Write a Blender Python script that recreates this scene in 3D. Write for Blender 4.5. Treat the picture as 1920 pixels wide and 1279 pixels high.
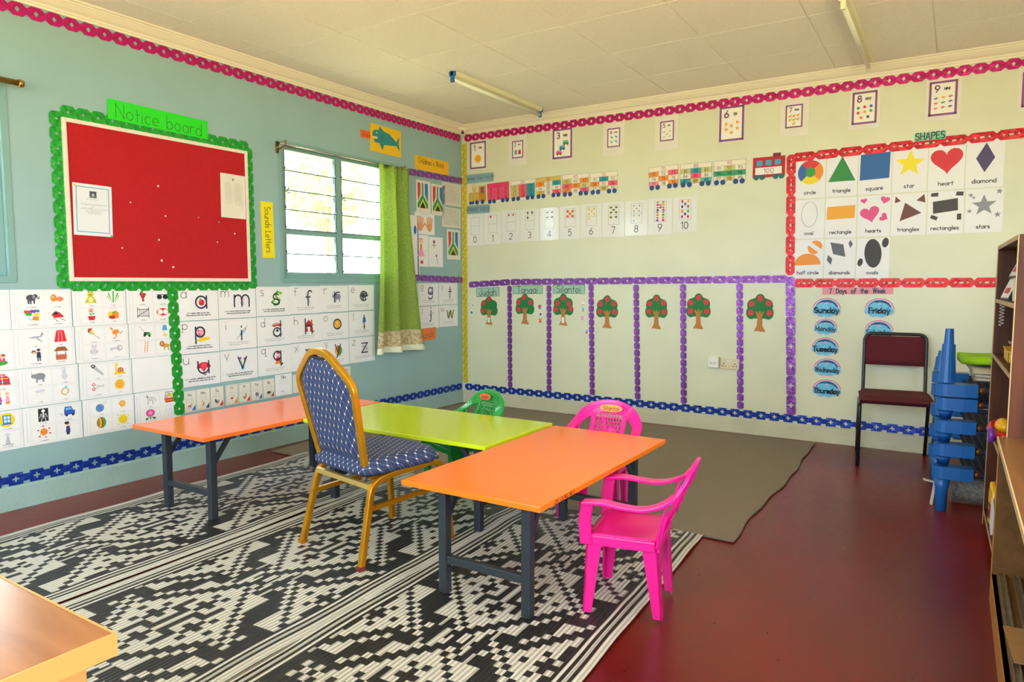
import bpy, bmesh, math, random
from mathutils import Vector, Matrix, Euler
for o in list(bpy.data.objects): bpy.data.objects.remove(o, do_unlink=True)
scene = bpy.context.scene
COL = scene.collection
random.seed(7)
PI = math.pi
# ---------------------------------------------------------------- camera (solved from the room's vanishing points)
FPX, PCX, PCY = 1306.36, 960.0, 639.5
CAM = Vector((4.169, -5.647, 1.2))
def _axes():
    a = Vector((1791-PCX, -(531-PCY), -FPX)).normalized()            # world Y seen from the camera
    b = -Vector((-1108-PCX, -(529.5-PCY), -FPX)).normalized()        # world X
    b = (b - a*b.dot(a)).normalized()
    return b, a, b.cross(a)
_X, _Y, _Z = _axes()
RW = Matrix((_X, _Y, _Z))                                            # camera direction -> world direction
cam_data = bpy.data.cameras.new('camera'); cam = bpy.data.objects.new('camera', cam_data); COL.objects.link(cam)
cam_data.sensor_width = 36.0; cam_data.lens = FPX/1920*36.0; cam_data.clip_start = 0.02; cam_data.clip_end = 200
cam.matrix_world = Matrix.Translation(CAM) @ RW.to_4x4()
scene.camera = cam
def ray(px): return RW @ Vector((px[0]-PCX, -(px[1]-PCY), -FPX))
def onplane(px, ax, val):
    d = ray(px); return CAM + d*((val-CAM[ax])/d[ax])
def WL(px): p = onplane(px, 0, 0.0); return (p.y, p.z)               # photo pixel -> (y, z) on the window wall
def WB(px): p = onplane(px, 1, 0.0); return (p.x, p.z)               # photo pixel -> (x, z) on the far wall
# ---------------------------------------------------------------- sky, lights, exposure
ROOM_X, ROOM_Y, ROOM_Z = 5.9, -6.9, 2.73
world = bpy.data.worlds.new('world'); scene.world = world; world.use_nodes = True
wn = world.node_tree.nodes; bgn = wn['Background']
bgn.inputs[0].default_value = (0.82, 0.93, 1.0, 1); bgn.inputs[1].default_value = 7.0
def portal(loc, rot, sx, sy):
    l = bpy.data.lights.new('window_portal', 'AREA'); l.shape = 'RECTANGLE'; l.size = sx; l.size_y = sy
    l.cycles.is_portal = True
    o = bpy.data.objects.new('window_portal', l); COL.objects.link(o); o.location = loc; o.rotation_euler = rot
def daylight(name, loc, rot, sx, sy, energy, color):
    l = bpy.data.lights.new(name, 'AREA'); l.shape = 'RECTANGLE'; l.size = sx; l.size_y = sy
    l.energy = energy; l.color = color
    o = bpy.data.objects.new(name, l); COL.objects.link(o); o.location = loc; o.rotation_euler = rot
# openings: window_1 and window_2 in the window wall, an unseen wide window added in the rear wall for even fill light, a doorway in the right wall
WIN1 = (-2.20, -1.04, 1.235, 2.20)
WIN2 = (-5.20, -3.97, 1.235, 2.20)
REAR = (0.7, 5.3, 0.95, 2.35)        # x0, x1, z0, z1
DOOR = (-5.6, -3.0, 0.0, 2.3)       # y0, y1, z0, z1
portal((-0.08, sum(WIN1[:2])/2, 1.72), (0, -PI/2, 0), 0.97, 1.16)
portal((-0.08, sum(WIN2[:2])/2, 1.72), (0, -PI/2, 0), 0.97, 1.23)
portal((3.0, ROOM_Y-0.05, 1.65), (PI/2, 0, 0), 4.6, 1.4)
portal((ROOM_X+0.05, -4.3, 1.15), (0, PI/2, 0), 2.3, 2.6)
sun = bpy.data.lights.new('sun', 'SUN'); sun.energy = 9.0; sun.angle = 0.02; sun.color = (1.0, 0.93, 0.80)
sun_o = bpy.data.objects.new('sun', sun); COL.objects.link(sun_o); sun_o.rotation_euler = Vector((-0.22, -0.42, -0.88)).to_track_quat('-Z', 'Y').to_euler()
vs = scene.view_settings
vs.view_transform = 'Standard'; vs.look = 'None'; vs.gamma = 1.0; vs.exposure = 0.55
vs.use_curve_mapping = False
# ---------------------------------------------------------------- helpers
def lin(h):
    if isinstance(h, str):
        h = h.lstrip('#'); c = [int(h[i:i+2], 16)/255 for i in (0, 2, 4)]
    else: c = list(h)
    return tuple((v/12.92 if v <= 0.04045 else ((v+0.055)/1.055)**2.4) for v in c)
MATS = {}
def mat(name, col, rough=0.5, metal=0.0, var=0.0, vscale=8.0, bump=0.0, bscale=60.0, spec=0.5, coat=0.0, stretch=None, col2=None, trans=0.0):
    """procedural principled material: colour with noise variation, noise bump"""
    if name in MATS: return MATS[name]
    m = bpy.data.materials.new(name); m.use_nodes = True; MATS[name] = m
    nt = m.node_tree; p = nt.nodes['Principled BSDF']
    c = lin(col); p.inputs['Base Color'].default_value = (*c, 1)
    p.inputs['Roughness'].default_value = rough; p.inputs['Metallic'].default_value = metal
    p.inputs['Specular IOR Level'].default_value = spec
    p.inputs['Coat Weight'].default_value = coat
    if var > 0 or bump > 0:
        tc = nt.nodes.new('ShaderNodeTexCoord'); mp = nt.nodes.new('ShaderNodeMapping')
        nt.links.new(tc.outputs['Object'], mp.inputs[0])
        if stretch: mp.inputs['Scale'].default_value = stretch
    if var > 0:
        n = nt.nodes.new('ShaderNodeTexNoise'); n.inputs['Scale'].default_value = vscale; n.inputs['Detail'].default_value = 5
        nt.links.new(mp.outputs[0], n.inputs['Vector'])
        r = nt.nodes.new('ShaderNodeValToRGB'); r.color_ramp.elements[0].position = 0.3; r.color_ramp.elements[1].position = 0.7
        d = lin(col2) if col2 else tuple(max(0, v*(1-var)) for v in c)
        e = c if col2 else tuple(min(1, v*(1+var*0.6)) for v in c)
        r.color_ramp.elements[0].color = (*d, 1); r.color_ramp.elements[1].color = (*e, 1)
        nt.links.new(n.outputs[0], r.inputs[0]); nt.links.new(r.outputs[0], p.inputs['Base Color'])
    if bump > 0:
        n2 = nt.nodes.new('ShaderNodeTexNoise'); n2.inputs['Scale'].default_value = bscale; n2.inputs['Detail'].default_value = 4
        nt.links.new(mp.outputs[0], n2.inputs['Vector'])
        b = nt.nodes.new('ShaderNodeBump'); b.inputs['Strength'].default_value = bump; b.inputs['Distance'].default_value = 0.01
        nt.links.new(n2.outputs[0], b.inputs['Height']); nt.links.new(b.outputs[0], p.inputs['Normal'])
    return m
class MB:
    """collects shapes into one mesh"""
    def __init__(s): s.v = []; s.f = []
    def add(s, vs, fs):
        k = len(s.v); s.v += [tuple(v) for v in vs]; s.f += [tuple(i+k for i in f) for f in fs]; return s
    def box(s, c, d, R=None):
        x, y, z = d[0]/2, d[1]/2, d[2]/2
        vs = [Vector(q) for q in ((-x,-y,-z),(x,-y,-z),(x,y,-z),(-x,y,-z),(-x,-y,z),(x,-y,z),(x,y,z),(-x,y,z))]
        if R is not None: vs = [R @ v for v in vs]
        return s.add([v+Vector(c) for v in vs], [(0,3,2,1),(4,5,6,7),(0,1,5,4),(1,2,6,5),(2,3,7,6),(3,0,4,7)])
    def bx(s, x0, x1, y0, y1, z0, z1):
        return s.box(((x0+x1)/2, (y0+y1)/2, (z0+z1)/2), (abs(x1-x0), abs(y1-y0), abs(z1-z0)))
    def bar(s, a, b, w, h=None, up=(0,0,1)):
        a, b = Vector(a), Vector(b); d = b-a; L = d.length; d.normalize(); u = Vector(up)
        if abs(d.dot(u)) > 0.95: u = Vector((0,1,0))
        x = d.cross(u).normalized(); u = x.cross(d)
        R = Matrix((x, d, u)).transposed()
        return s.box((a+b)/2, (w, L, h or w), R)
    def tube(s, path, r, n=8, closed=False, up=(0,0,1), flat=None, caps=True):
        """sweep a round (n sides) or, with flat=(w,h), a rectangular section along path; r may be a list"""
        P = [Vector(p) for p in path]; m = len(P); k = len(s.v); u = Vector(up); vs = []
        prev = None
        for i in range(m):
            a = P[i-1] if (i > 0 or closed) else P[i]; b = P[(i+1) % m] if (i < m-1 or closed) else P[i]
            t = (b-a).normalized()
            x = t.cross(u)
            if x.length < 1e-3: x = prev or t.cross(Vector((1,0,0)))
            x.normalize()
            if prev is not None and x.dot(prev) < 0: x = -x
            prev = x; y = x.cross(t).normalized()
            ri = r[i] if isinstance(r, (list, tuple)) else r
            if flat:
                w, h = flat
                if isinstance(w, (list, tuple)): w = w[i]
                for sx, sy in ((-1,-1),(1,-1),(1,1),(-1,1)): vs.append(P[i]+x*(sx*w/2)+y*(sy*h/2))
            else:
                for j in range(n):
                    an = 2*PI*j/n; vs.append(P[i]+x*(math.cos(an)*ri)+y*(math.sin(an)*ri))
        q = 4 if flat else n; fs = []
        for i in range(m if closed else m-1):
            i2 = (i+1) % m
            for j in range(q):
                j2 = (j+1) % q; fs.append((i*q+j, i*q+j2, i2*q+j2, i2*q+j))
        if not closed and caps:
            fs.append(tuple(reversed(range(q)))); fs.append(tuple((m-1)*q+j for j in range(q)))
        return s.add(vs, fs)
    def lathe(s, prof, n=16, c=(0,0,0)):
        vs = []; fs = []; m = len(prof)
        for r, z in prof:
            for j in range(n):
                a = 2*PI*j/n; vs.append((c[0]+r*math.cos(a), c[1]+r*math.sin(a), c[2]+z))
        for i in range(m-1):
            for j in range(n):
                j2 = (j+1) % n; fs.append((i*n+j, i*n+j2, (i+1)*n+j2, (i+1)*n+j))
        fs.append(tuple(reversed(range(n)))); fs.append(tuple((m-1)*n+j for j in range(n)))
        return s.add(vs, fs)
    def prism(s, poly, z0, z1, f=None):
        """extrude a 2-D polygon; f maps (x, y, z) to the place it stands"""
        f = f or (lambda x, y, z: (x, y, z)); n = len(poly)
        vs = [f(x, y, z0) for x, y in poly]+[f(x, y, z1) for x, y in poly]
        fs = [tuple(reversed(range(n))), tuple(range(n, 2*n))]+[(i, (i+1) % n, n+(i+1) % n, n+i) for i in range(n)]
        return s.add(vs, fs)
    def grid(s, nu, nv, f, closed_u=False):
        vs = [f(i/(nu), j/(nv)) for j in range(nv+1) for i in range(nu+1)]
        fs = [(j*(nu+1)+i, j*(nu+1)+i+1, (j+1)*(nu+1)+i+1, (j+1)*(nu+1)+i) for j in range(nv) for i in range(nu)]
        return s.add(vs, fs)
    def ball(s, c, r, nu=12, nv=8):
        rx, ry, rz = r if isinstance(r, (tuple, list)) else (r, r, r)
        return s.grid(nu, nv, lambda u, v: (c[0]+rx*math.cos(2*PI*u)*math.sin(PI*v), c[1]+ry*math.sin(2*PI*u)*math.sin(PI*v), c[2]-rz*math.cos(PI*v)))
    def mesh(s, name, m, smooth=False):
        me = bpy.data.meshes.new(name); me.from_pydata(s.v, [], s.f); me.materials.append(m)
        bm = bmesh.new(); bm.from_mesh(me); bmesh.ops.recalc_face_normals(bm, faces=bm.faces); bm.to_mesh(me); bm.free()
        if smooth: me.polygons.foreach_set('use_smooth', [True]*len(me.polygons))
        me.update(); return me
    def build(s, name, m, parent=None, smooth=False, bevel=0, seg=2, subd=0, solid=0):
        o = bpy.data.objects.new(name, s.mesh(name, m, smooth)); COL.objects.link(o)
        if parent is not None: o.parent = parent
        if solid:
            b = o.modifiers.new('solid', 'SOLIDIFY'); b.thickness = solid; b.offset = 0
        if bevel:
            b = o.modifiers.new('bevel', 'BEVEL'); b.width = bevel; b.segments = seg; b.limit_method = 'ANGLE'
        if subd:
            b = o.modifiers.new('subd', 'SUBSURF'); b.levels = subd; b.render_levels = subd
        return o
def tag(o, label=None, cat=None, group=None, kind=None):
    if label: o['label'] = label
    if cat: o['category'] = cat
    if group: o['group'] = group
    if kind: o['kind'] = kind
    return o
def thing(name, label, cat, loc=(0,0,0), rz=0.0, group=None):
    o = bpy.data.objects.new(name, None); COL.objects.link(o); o.empty_display_size = 0.05
    o.location = loc; o.rotation_euler = (0, 0, rz)
    return tag(o, label, cat, group)
def struct(o): o['kind'] = 'structure'; return o
def inst(name, me, parent, M):
    o = bpy.data.objects.new(name, me); COL.objects.link(o); o.parent = parent; o.matrix_local = M; return o
def smooth_path(pts, n=6, closed=False):
    P = [Vector(p) for p in pts]; m = len(P); out = []
    for i in range(m if closed else m-1):
        p0 = P[i-1] if (i > 0 or closed) else P[i]; p1 = P[i]; p2 = P[(i+1) % m]
        p3 = P[(i+2) % m] if (i+2 < m or closed) else P[(i+1) % m]
        for k in range(n):
            t = k/n
            out.append(0.5*((2*p1)+(p2-p0)*t+(2*p0-5*p1+4*p2-p3)*t*t+(3*p1-p0-3*p2+p3)*t**3))
    if not closed: out.append(P[-1])
    return out
def fillet(pts, r, n=5):
    P = [Vector(p) for p in pts]; out = [P[0]]
    for i in range(1, len(P)-1):
        a = (P[i-1]-P[i]); b = (P[i+1]-P[i]); rr = min(r, a.length*0.49, b.length*0.49)
        a = P[i]+a.normalized()*rr; b = P[i]+b.normalized()*rr
        for k in range(n+1):
            t = k/n; out.append(a*(1-t)**2+P[i]*2*t*(1-t)+b*t*t)
    out.append(P[-1]); return out
# ---------------------------------------------------------------- materials of the room
def wall_paint(name, col, rough=0.55):
    return mat(name, col, rough, var=0.05, vscale=2.5, bump=0.06, bscale=180)
M_TEAL = wall_paint('teal_wall_paint', '#94b6b9', 0.42)
M_CREAM = wall_paint('cream_wall_paint', '#dcdec2', 0.42)
M_TEAL_PL = mat('teal_rough_plaster', '#9bbcba', 0.6, var=0.08, vscale=5, bump=0.35, bscale=70)
M_CREAM_PL = mat('cream_rough_plaster', '#d0d0b6', 0.6, var=0.08, vscale=5, bump=0.4, bscale=70)
M_CEIL = mat('ceiling_board', '#fdf6e8', 0.85, var=0.05, vscale=60, bump=0.5, bscale=130)
M_CORN = mat('cornice_cream', '#f0e8d2', 0.5)
def floor_mat():
    m = bpy.data.materials.new('red_oxide_floor'); m.use_nodes = True; nt = m.node_tree; p = nt.nodes['Principled BSDF']
    tc = nt.nodes.new('ShaderNodeTexCoord')
    n1 = nt.nodes.new('ShaderNodeTexNoise'); n1.inputs['Scale'].default_value = 1.7; n1.inputs['Detail'].default_value = 6
    n2 = nt.nodes.new('ShaderNodeTexNoise'); n2.inputs['Scale'].default_value = 30; n2.inputs['Detail'].default_value = 6
    n3 = nt.nodes.new('ShaderNodeTexNoise'); n3.inputs['Scale'].default_value = 9; n3.inputs['Detail'].default_value = 8; n3.inputs['Roughness'].default_value = 0.7
    mp = nt.nodes.new('ShaderNodeMapping'); mp.inputs['Scale'].default_value = (1.0, 0.45, 1); mp.inputs['Rotation'].default_value = (0, 0, 0.5)
    nt.links.new(tc.outputs['Object'], mp.inputs[0])
    for n in (n1, n2, n3): nt.links.new(mp.outputs[0], n.inputs['Vector'])
    r = nt.nodes.new('ShaderNodeValToRGB'); r.color_ramp.elements[0].position = 0.35; r.color_ramp.elements[1].position = 0.7
    r.color_ramp.elements[0].color = (*lin('#6c1410'), 1); r.color_ramp.elements[1].color = (*lin('#8c241c'), 1)
    nt.links.new(n1.outputs[0], r.inputs[0])
    mx = nt.nodes.new('ShaderNodeMixRGB'); mx.blend_type = 'MULTIPLY'; mx.inputs[0].default_value = 0.35
    nt.links.new(r.outputs[0], mx.inputs[1]); nt.links.new(n2.outputs[0], mx.inputs[2])
    # pale scuffs worn through the polish
    r2 = nt.nodes.new('ShaderNodeValToRGB'); r2.color_ramp.elements[0].position = 0.64; r2.color_ramp.elements[1].position = 0.72
    r2.color_ramp.elements[0].color = (0, 0, 0, 1); r2.color_ramp.elements[1].color = (0.4, 0.4, 0.4, 1)
    nt.links.new(n3.outputs[0], r2.inputs[0])
    mx2 = nt.nodes.new('ShaderNodeMixRGB'); nt.links.new(r2.outputs[0], mx2.inputs[0]); nt.links.new(mx.outputs[0], mx2.inputs[1])
    mx2.inputs[2].default_value = (*lin('#a8695a'), 1)
    nt.links.new(mx2.outputs[0], p.inputs['Base Color'])
    rr = nt.nodes.new('ShaderNodeMapRange'); rr.inputs[3].default_value = 0.22; rr.inputs[4].default_value = 0.42
    nt.links.new(n2.outputs[0], rr.inputs[0]); nt.links.new(rr.outputs[0], p.inputs['Roughness'])
    b = nt.nodes.new('ShaderNodeBump'); b.inputs['Strength'].default_value = 0.05; b.inputs['Distance'].default_value = 0.01
    nt.links.new(n2.outputs[0], b.inputs['Height']); nt.links.new(b.outputs[0], p.inputs['Normal'])
    return m
M_FLOOR = floor_mat()
def wood(name, c1, c2, rough=0.4, scale=(1, 1, 1), ws=3.0):
    m = bpy.data.materials.new(name); m.use_nodes = True; nt = m.node_tree; p = nt.nodes['Principled BSDF']
    tc = nt.nodes.new('ShaderNodeTexCoord'); mp = nt.nodes.new('ShaderNodeMapping'); mp.inputs['Scale'].default_value = scale
    nt.links.new(tc.outputs['Object'], mp.inputs[0])
    n = nt.nodes.new('ShaderNodeTexNoise'); n.inputs['Scale'].default_value = ws; n.inputs['Detail'].default_value = 8; n.inputs['Distortion'].default_value = 0.6
    nt.links.new(mp.outputs[0], n.inputs['Vector'])
    r = nt.nodes.new('ShaderNodeValToRGB'); r.color_ramp.elements[0].position = 0.32; r.color_ramp.elements[1].position = 0.68
    r.color_ramp.elements[0].color = (*lin(c1), 1); r.color_ramp.elements[1].color = (*lin(c2), 1)
    nt.links.new(n.outputs[0], r.inputs[0]); nt.links.new(r.outputs[0], p.inputs['Base Color']); p.inputs['Roughness'].default_value = rough; p.inputs['Specular IOR Level'].default_value = 0.3 if rough > 0.4 else 0.5
    MATS[name] = m; return m
# ---------------------------------------------------------------- shell
T = 0.16
def wall_with_holes(name, m, axis, pos, a0, a1, z0, z1, holes, out):
    """wall slab in the plane axis = pos, running a0..a1, with rectangular openings (a0, a1, z0, z1)"""
    b = MB(); cuts = sorted(holes)
    def put(p, q, r, s):
        if q-p < 1e-4 or s-r < 1e-4: return
        if axis == 0: b.bx(min(pos, pos+out), max(pos, pos+out), p, q, r, s)
        else: b.bx(p, q, min(pos, pos+out), max(pos, pos+out), r, s)
    cur = a0
    for h in cuts:
        put(cur, h[0], z0, z1); put(h[0], h[1], z0, h[2]); put(h[0], h[1], h[3], z1); cur = h[1]
    put(cur, a1, z0, z1)
    return struct(b.build(name, m))
wall_left = wall_with_holes('wall_left', M_TEAL, 0, 0.0, ROOM_Y-T, T, 0, ROOM_Z+0.12, [WIN1, WIN2], -T)
wall_back = wall_with_holes('wall_back', M_CREAM, 1, 0.0, 0, ROOM_X+T, 0, ROOM_Z+0.12, [], T)
wall_right = wall_with_holes('wall_right', M_CREAM, 0, ROOM_X, ROOM_Y-T, 0, 0, ROOM_Z+0.12, [DOOR], T)
wall_rear = wall_with_holes('wall_rear', M_TEAL, 1, ROOM_Y, 0, ROOM_X, 0, ROOM_Z+0.12, [REAR], -T)
b = MB(); b.bx(-T, ROOM_X+T, ROOM_Y-T, T, -0.1, 0); floor = struct(b.build('floor', M_FLOOR))
# ceiling: a slab with square boards proud of it, narrow joints between them
b = MB(); b.bx(-T, ROOM_X+T, ROOM_Y-T, T, ROOM_Z+0.004, ROOM_Z+0.1); ceiling = struct(b.build('ceiling', M_CEIL))
PS = 0.617
b = MB(); b.bx(-PS/2+0.004, PS/2-0.004, -PS/2+0.004, PS/2-0.004, 0, 0.012)
bm_panel = b.mesh('ceiling_panel', M_CEIL)
ix = 0
for i in range(-1, 10):
    for j in range(0, 12):
        cx_, cy_ = 0.295+PS*(i+0.5), -PS*(j+0.5)-0.003
        if cx_-PS/2 < -0.4 or cx_ > ROOM_X or cy_ < ROOM_Y: continue
        inst('ceiling_panel', bm_panel, ceiling, Matrix.Translation((cx_, cy_, ROOM_Z)))
# plinth: rough plaster band, standing slightly proud of the walls
def rough_band(name, m, f, L, z1, n):
    rnd = random.Random(3); vs = []; fs = []
    for i in range(n+1):
        t = L*i/n; d = 0.010+0.003*rnd.random()
        vs += [f(t, 0, 0), f(t, 0.013+0.006*rnd.random(), 0), f(t, d, z1*0.5), f(t, d, z1-0.008+0.004*rnd.random()), f(t, 0, z1+0.002)]
    for i in range(n):
        for k in range(4): fs.append((i*5+k, i*5+k+1, i*5+6+k, i*5+5+k))
    b = MB(); b.add(vs, fs); return struct(b.build(name, m, smooth=False))
rough_band('baseboard_left', M_TEAL_PL, lambda t, d, z: (d, -t, z), -ROOM_Y, 0.122, 90)
rough_band('baseboard_back', M_CREAM_PL, lambda t, d, z: (t, -d, z), ROOM_X, 0.122, 80)
# cornice: stepped moulding along the two walls in view
CP = [(0, 0), (0.006, 0), (0.008, 0.012), (0.014, 0.014), (0.016, 0.024), (0.034, 0.036), (0.050, 0.052), (0.056, 0.060), (0.062, 0.060), (0.064, 0.068), (0.074, 0.070), (0.078, 0.080), (0, 0.080)]
b = MB(); b.prism(CP, 0, 1, lambda x, y, z: (x, ROOM_Y*z-(1-z)*x, 2.65+y)); struct(b.build('trim_1', M_CORN))
b = MB(); b.prism(CP, 0, 1, lambda x, y, z: ((1-z)*x+ROOM_X*z, -x, 2.65+y)); struct(b.build('trim_2', M_CORN))
# ---------------------------------------------------------------- windows
M_FRAME = mat('teal_window_steel', '#7fa9a8', 0.4)
M_CLIP = mat('dull_aluminium', '#6a7476', 0.5, metal=0.4)
def glass_mat():
    m = bpy.data.materials.new('louvre_glass'); m.use_nodes = True; nt = m.node_tree
    for n in list(nt.nodes):
        if n.type == 'BSDF_PRINCIPLED': nt.nodes.remove(n)
    out = [n for n in nt.nodes if n.type == 'OUTPUT_MATERIAL'][0]
    t = nt.nodes.new('ShaderNodeBsdfTransparent'); t.inputs[0].default_value = (0.93, 0.97, 0.95, 1)
    g = nt.nodes.new('ShaderNodeBsdfGlossy'); g.inputs['Roughness'].default_value = 0.05
    tc = nt.nodes.new('ShaderNodeTexCoord'); n = nt.nodes.new('ShaderNodeTexNoise'); n.inputs['Scale'].default_value = 6
    nt.links.new(tc.outputs['Object'], n.inputs['Vector'])
    mr = nt.nodes.new('ShaderNodeMapRange'); mr.inputs[3].default_value = 0.05; mr.inputs[4].default_value = 0.10
    nt.links.new(n.outputs[0], mr.inputs[0])
    mx = nt.nodes.new('ShaderNodeMixShader'); nt.links.new(mr.outputs[0], mx.inputs[0])
    nt.links.new(t.outputs[0], mx.inputs[1]); nt.links.new(g.outputs[0], mx.inputs[2]); nt.links.new(mx.outputs[0], out.inputs[0])
    return m
M_GLASS = glass_mat()
def louvre_window(name, y0, y1, z0, z1):
    """steel frame with two lights; four louvre blades above the transom, two below"""
    root = bpy.data.objects.new(name, None); COL.objects.link(root); root.location = (0, y0, z0); struct(root)
    w, h = y1-y0, z1-z0; f = 0.042; ym = w/2; zt = 0.345
    b = MB()
    for (a0, a1, c0, c1) in ((0, f, 0, h), (w-f, w, 0, h), (f, w-f, 0, f), (f, w-f, h-0.028, h), (ym-0.024, ym+0.024, f, h-0.028)):
        b.bx(-0.07, -0.022, a0, a1, c0, c1)
    for (a0, a1) in ((f, ym-0.024), (ym+0.024, w-f)): b.bx(-0.066, -0.026, a0, a1, zt-0.02, zt+0.02)
    b.build('window_frame', M_FRAME, root, bevel=0.003)
    b = MB()                                           # reveal and flush architrave round the opening
    for (a0, a1, c0, c1) in ((-0.035, 0, -0.035, h+0.03), (w, w+0.035, -0.035, h+0.03), (0, w, -0.035, 0), (0, w, h, h+0.03)):
        b.bx(-0.02, 0.006, a0, a1, c0, c1)
    b.build('architrave', M_FRAME, root, bevel=0.002)
    for (a0, a1) in ((f, ym-0.024), (ym+0.024, w-f)):
        for (c0, c1, k) in ((f, zt-0.02, 2), (zt+0.02, h-0.028, 4)):
            s = (c1-c0)/k; R = Matrix.Rotation(-0.28, 3, 'Y')
            for i in range(k):
                zc = c0+s*(i+0.5)
                gb = MB(); gb.box((-0.046, (a0+a1)/2, zc), (0.005, a1-a0-0.012, s*1.09), R); gb.build('louvre_blade', M_GLASS, root)
                rb = MB(); rb.box((-0.046+math.sin(0.28)*s*0.5, (a0+a1)/2, zc-s*0.52), (0.008, a1-a0-0.01, 0.008)); rb.build('blade_edge', M_CLIP, root)
            cb = MB()
            for i in range(k):
                zc = c0+s*(i+0.5)
                for yy in (a0+0.005, a1-0.005):
                    cb.box((-0.04, yy, zc), (0.012, 0.006, s*0.9), Matrix.Rotation(-0.28, 3, 'Y'))
                    cb.box((-0.03, yy, zc-s*0.42), (0.03, 0.008, 0.014))
            for yy in (a0+0.006, a1-0.006): cb.bx(-0.034, -0.026, yy-0.006, yy+0.006, c0, c1)
            cb.build('blade_clips', M_CLIP, root)
            if k == 4:
                hb = MB(); hb.tube(fillet([(-0.026, a0+0.012, c0+s*1.9), (-0.002, a0+0.014, c0+s*1.9), (0.012, a0+0.014, c0+s*1.9+0.03)], 0.01), 0.004, 6)
                hb.tube([(-0.026, a0+0.03, c0+s*1.9-0.01), (0.004, a0+0.03, c0+s*1.9-0.01)], 0.005, 6); hb.build('louvre_handle', M_CLIP, root)
    return root
louvre_window('window_1', WIN1[0], WIN1[1], WIN1[2], WIN1[3])
louvre_window('window_2', WIN2[0], WIN2[1], WIN2[2], WIN2[3])
# ---------------------------------------------------------------- outside: pale ground, a tree and bushes beyond the louvres
b = MB(); b.bx(-40, 45, -45, 40, -0.25, -0.15); tag(b.build('yard_ground', mat('dry_earth_ground', '#dcc592', 0.95, var=0.15, vscale=3)), kind='structure')
M_LEAF = mat('leaf_green', '#a9c184', 0.6, var=0.35, vscale=3); M_BARK = mat('pale_bark', '#9b8c78', 0.8, var=0.2, vscale=9, bump=0.3, bscale=30)
def foliage(name, label, cat, loc, rx, rz, n, trunk, seed):
    t = thing(name, label, cat, loc); rnd = random.Random(seed); vs = []; fs = []
    for i in range(n):
        while True:
            p = Vector((rnd.uniform(-1, 1), rnd.uniform(-1, 1), rnd.uniform(-1, 1)))
            if 0.35 < p.length < 1: break
        c = Vector((p.x*rx, p.y*rx, trunk+rz+p.z*rz)); E = Euler((rnd.uniform(0, 6), rnd.uniform(0, 6), rnd.uniform(0, 6))).to_matrix()
        s = rnd.uniform(0.05, 0.11); k = len(vs)
        for q in ((-1.6, 0, 0), (0, -0.55, 0.12), (1.6, 0, 0), (0, 0.55, 0.12)): vs.append(c+E @ (Vector(q)*s))
        fs.append((k, k+1, k+2, k+3))
    m = MB(); m.add(vs, fs); m.build('foliage', M_LEAF, t)['kind'] = 'stuff'
    m = MB(); m.tube([(0, 0, 0), (0.05, 0.03, trunk*0.6), (0.02, 0.06, trunk+rz)], [0.09*rx+0.03, 0.07*rx+0.02, 0.03*rx+0.01], 8); m.build('trunk', M_BARK, t, smooth=True)
    if trunk > 0.5:
        for a in range(4):
            m = MB(); m.tube([(0.04, 0.05, trunk*0.7), (0.5*rx*math.cos(a*1.6), 0.5*rx*math.sin(a*1.6), trunk+rz*0.8)], [0.045, 0.015], 6); m.build('branch', M_BARK, t)
foliage('yard_tree', 'leafy tree standing outside behind the louvre window', 'tree', (-9.0, 6.6, -0.15), 1.1, 1.0, 900, 2.6, 4)
for (x, y, r, lab) in ((-6.4, 1.2, 0.9, 'low green bush outside the window below the left panes'), (-7.4, 4.1, 1.0, 'rounded green bush outside the window beside the tree trunk')):
    foliage('yard_bush', lab, 'bush', (x, y, -0.15), r, 0.62, 700, 0.1, int(10*r+x*3))
# ---------------------------------------------------------------- floor coverings
def color_attr_mat(name, rough=0.6, rib=0.0, gloss_var=False, metal=0.0):
    """colour comes from the flat colours of the weave or print stored on the mesh"""
    m = bpy.data.materials.new(name); m.use_nodes = True; nt = m.node_tree; p = nt.nodes['Principled BSDF']
    a = nt.nodes.new('ShaderNodeAttribute'); a.attribute_name = 'ink'
    nt.links.new(a.outputs['Color'], p.inputs['Base Color']); p.inputs['Roughness'].default_value = rough
    if rib:
        tc = nt.nodes.new('ShaderNodeTexCoord'); w = nt.nodes.new('ShaderNodeTexWave'); w.bands_direction = 'X'
        w.inputs['Scale'].default_value = rib; w.inputs['Distortion'].default_value = 0.3; w.inputs['Detail'].default_value = 1
        nt.links.new(tc.outputs['Object'], w.inputs['Vector'])
        mx = nt.nodes.new('ShaderNodeMixRGB'); mx.blend_type = 'MULTIPLY'; mx.inputs[0].default_value = 0.45
        nt.links.new(a.outputs['Color'], mx.inputs[1]); nt.links.new(w.outputs[0], mx.inputs[2]); nt.links.new(mx.outputs[0], p.inputs['Base Color'])
        bp = nt.nodes.new('ShaderNodeBump'); bp.inputs['Strength'].default_value = 0.7; bp.inputs['Distance'].default_value = 0.004
        nt.links.new(w.outputs[0], bp.inputs['Height']); nt.links.new(bp.outputs[0], p.inputs['Normal'])
    MATS[name] = m; return m
def set_ink(me, cols):
    """cols: one linear RGB per face"""
    at = me.color_attributes.new('ink', 'FLOAT_COLOR', 'CORNER'); buf = []
    for p, c in zip(me.polygons, cols): buf += [c[0], c[1], c[2], 1.0]*p.loop_total
    at.data.foreach_set('color', buf)
M_MAT = color_attr_mat('woven_plastic_mat', 0.42, rib=18.0)
MAT_BLACK, MAT_WHITE = lin('#26282b'), lin('#e2dfd6')
CU, CV = 0.0131, 0.0324
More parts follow.
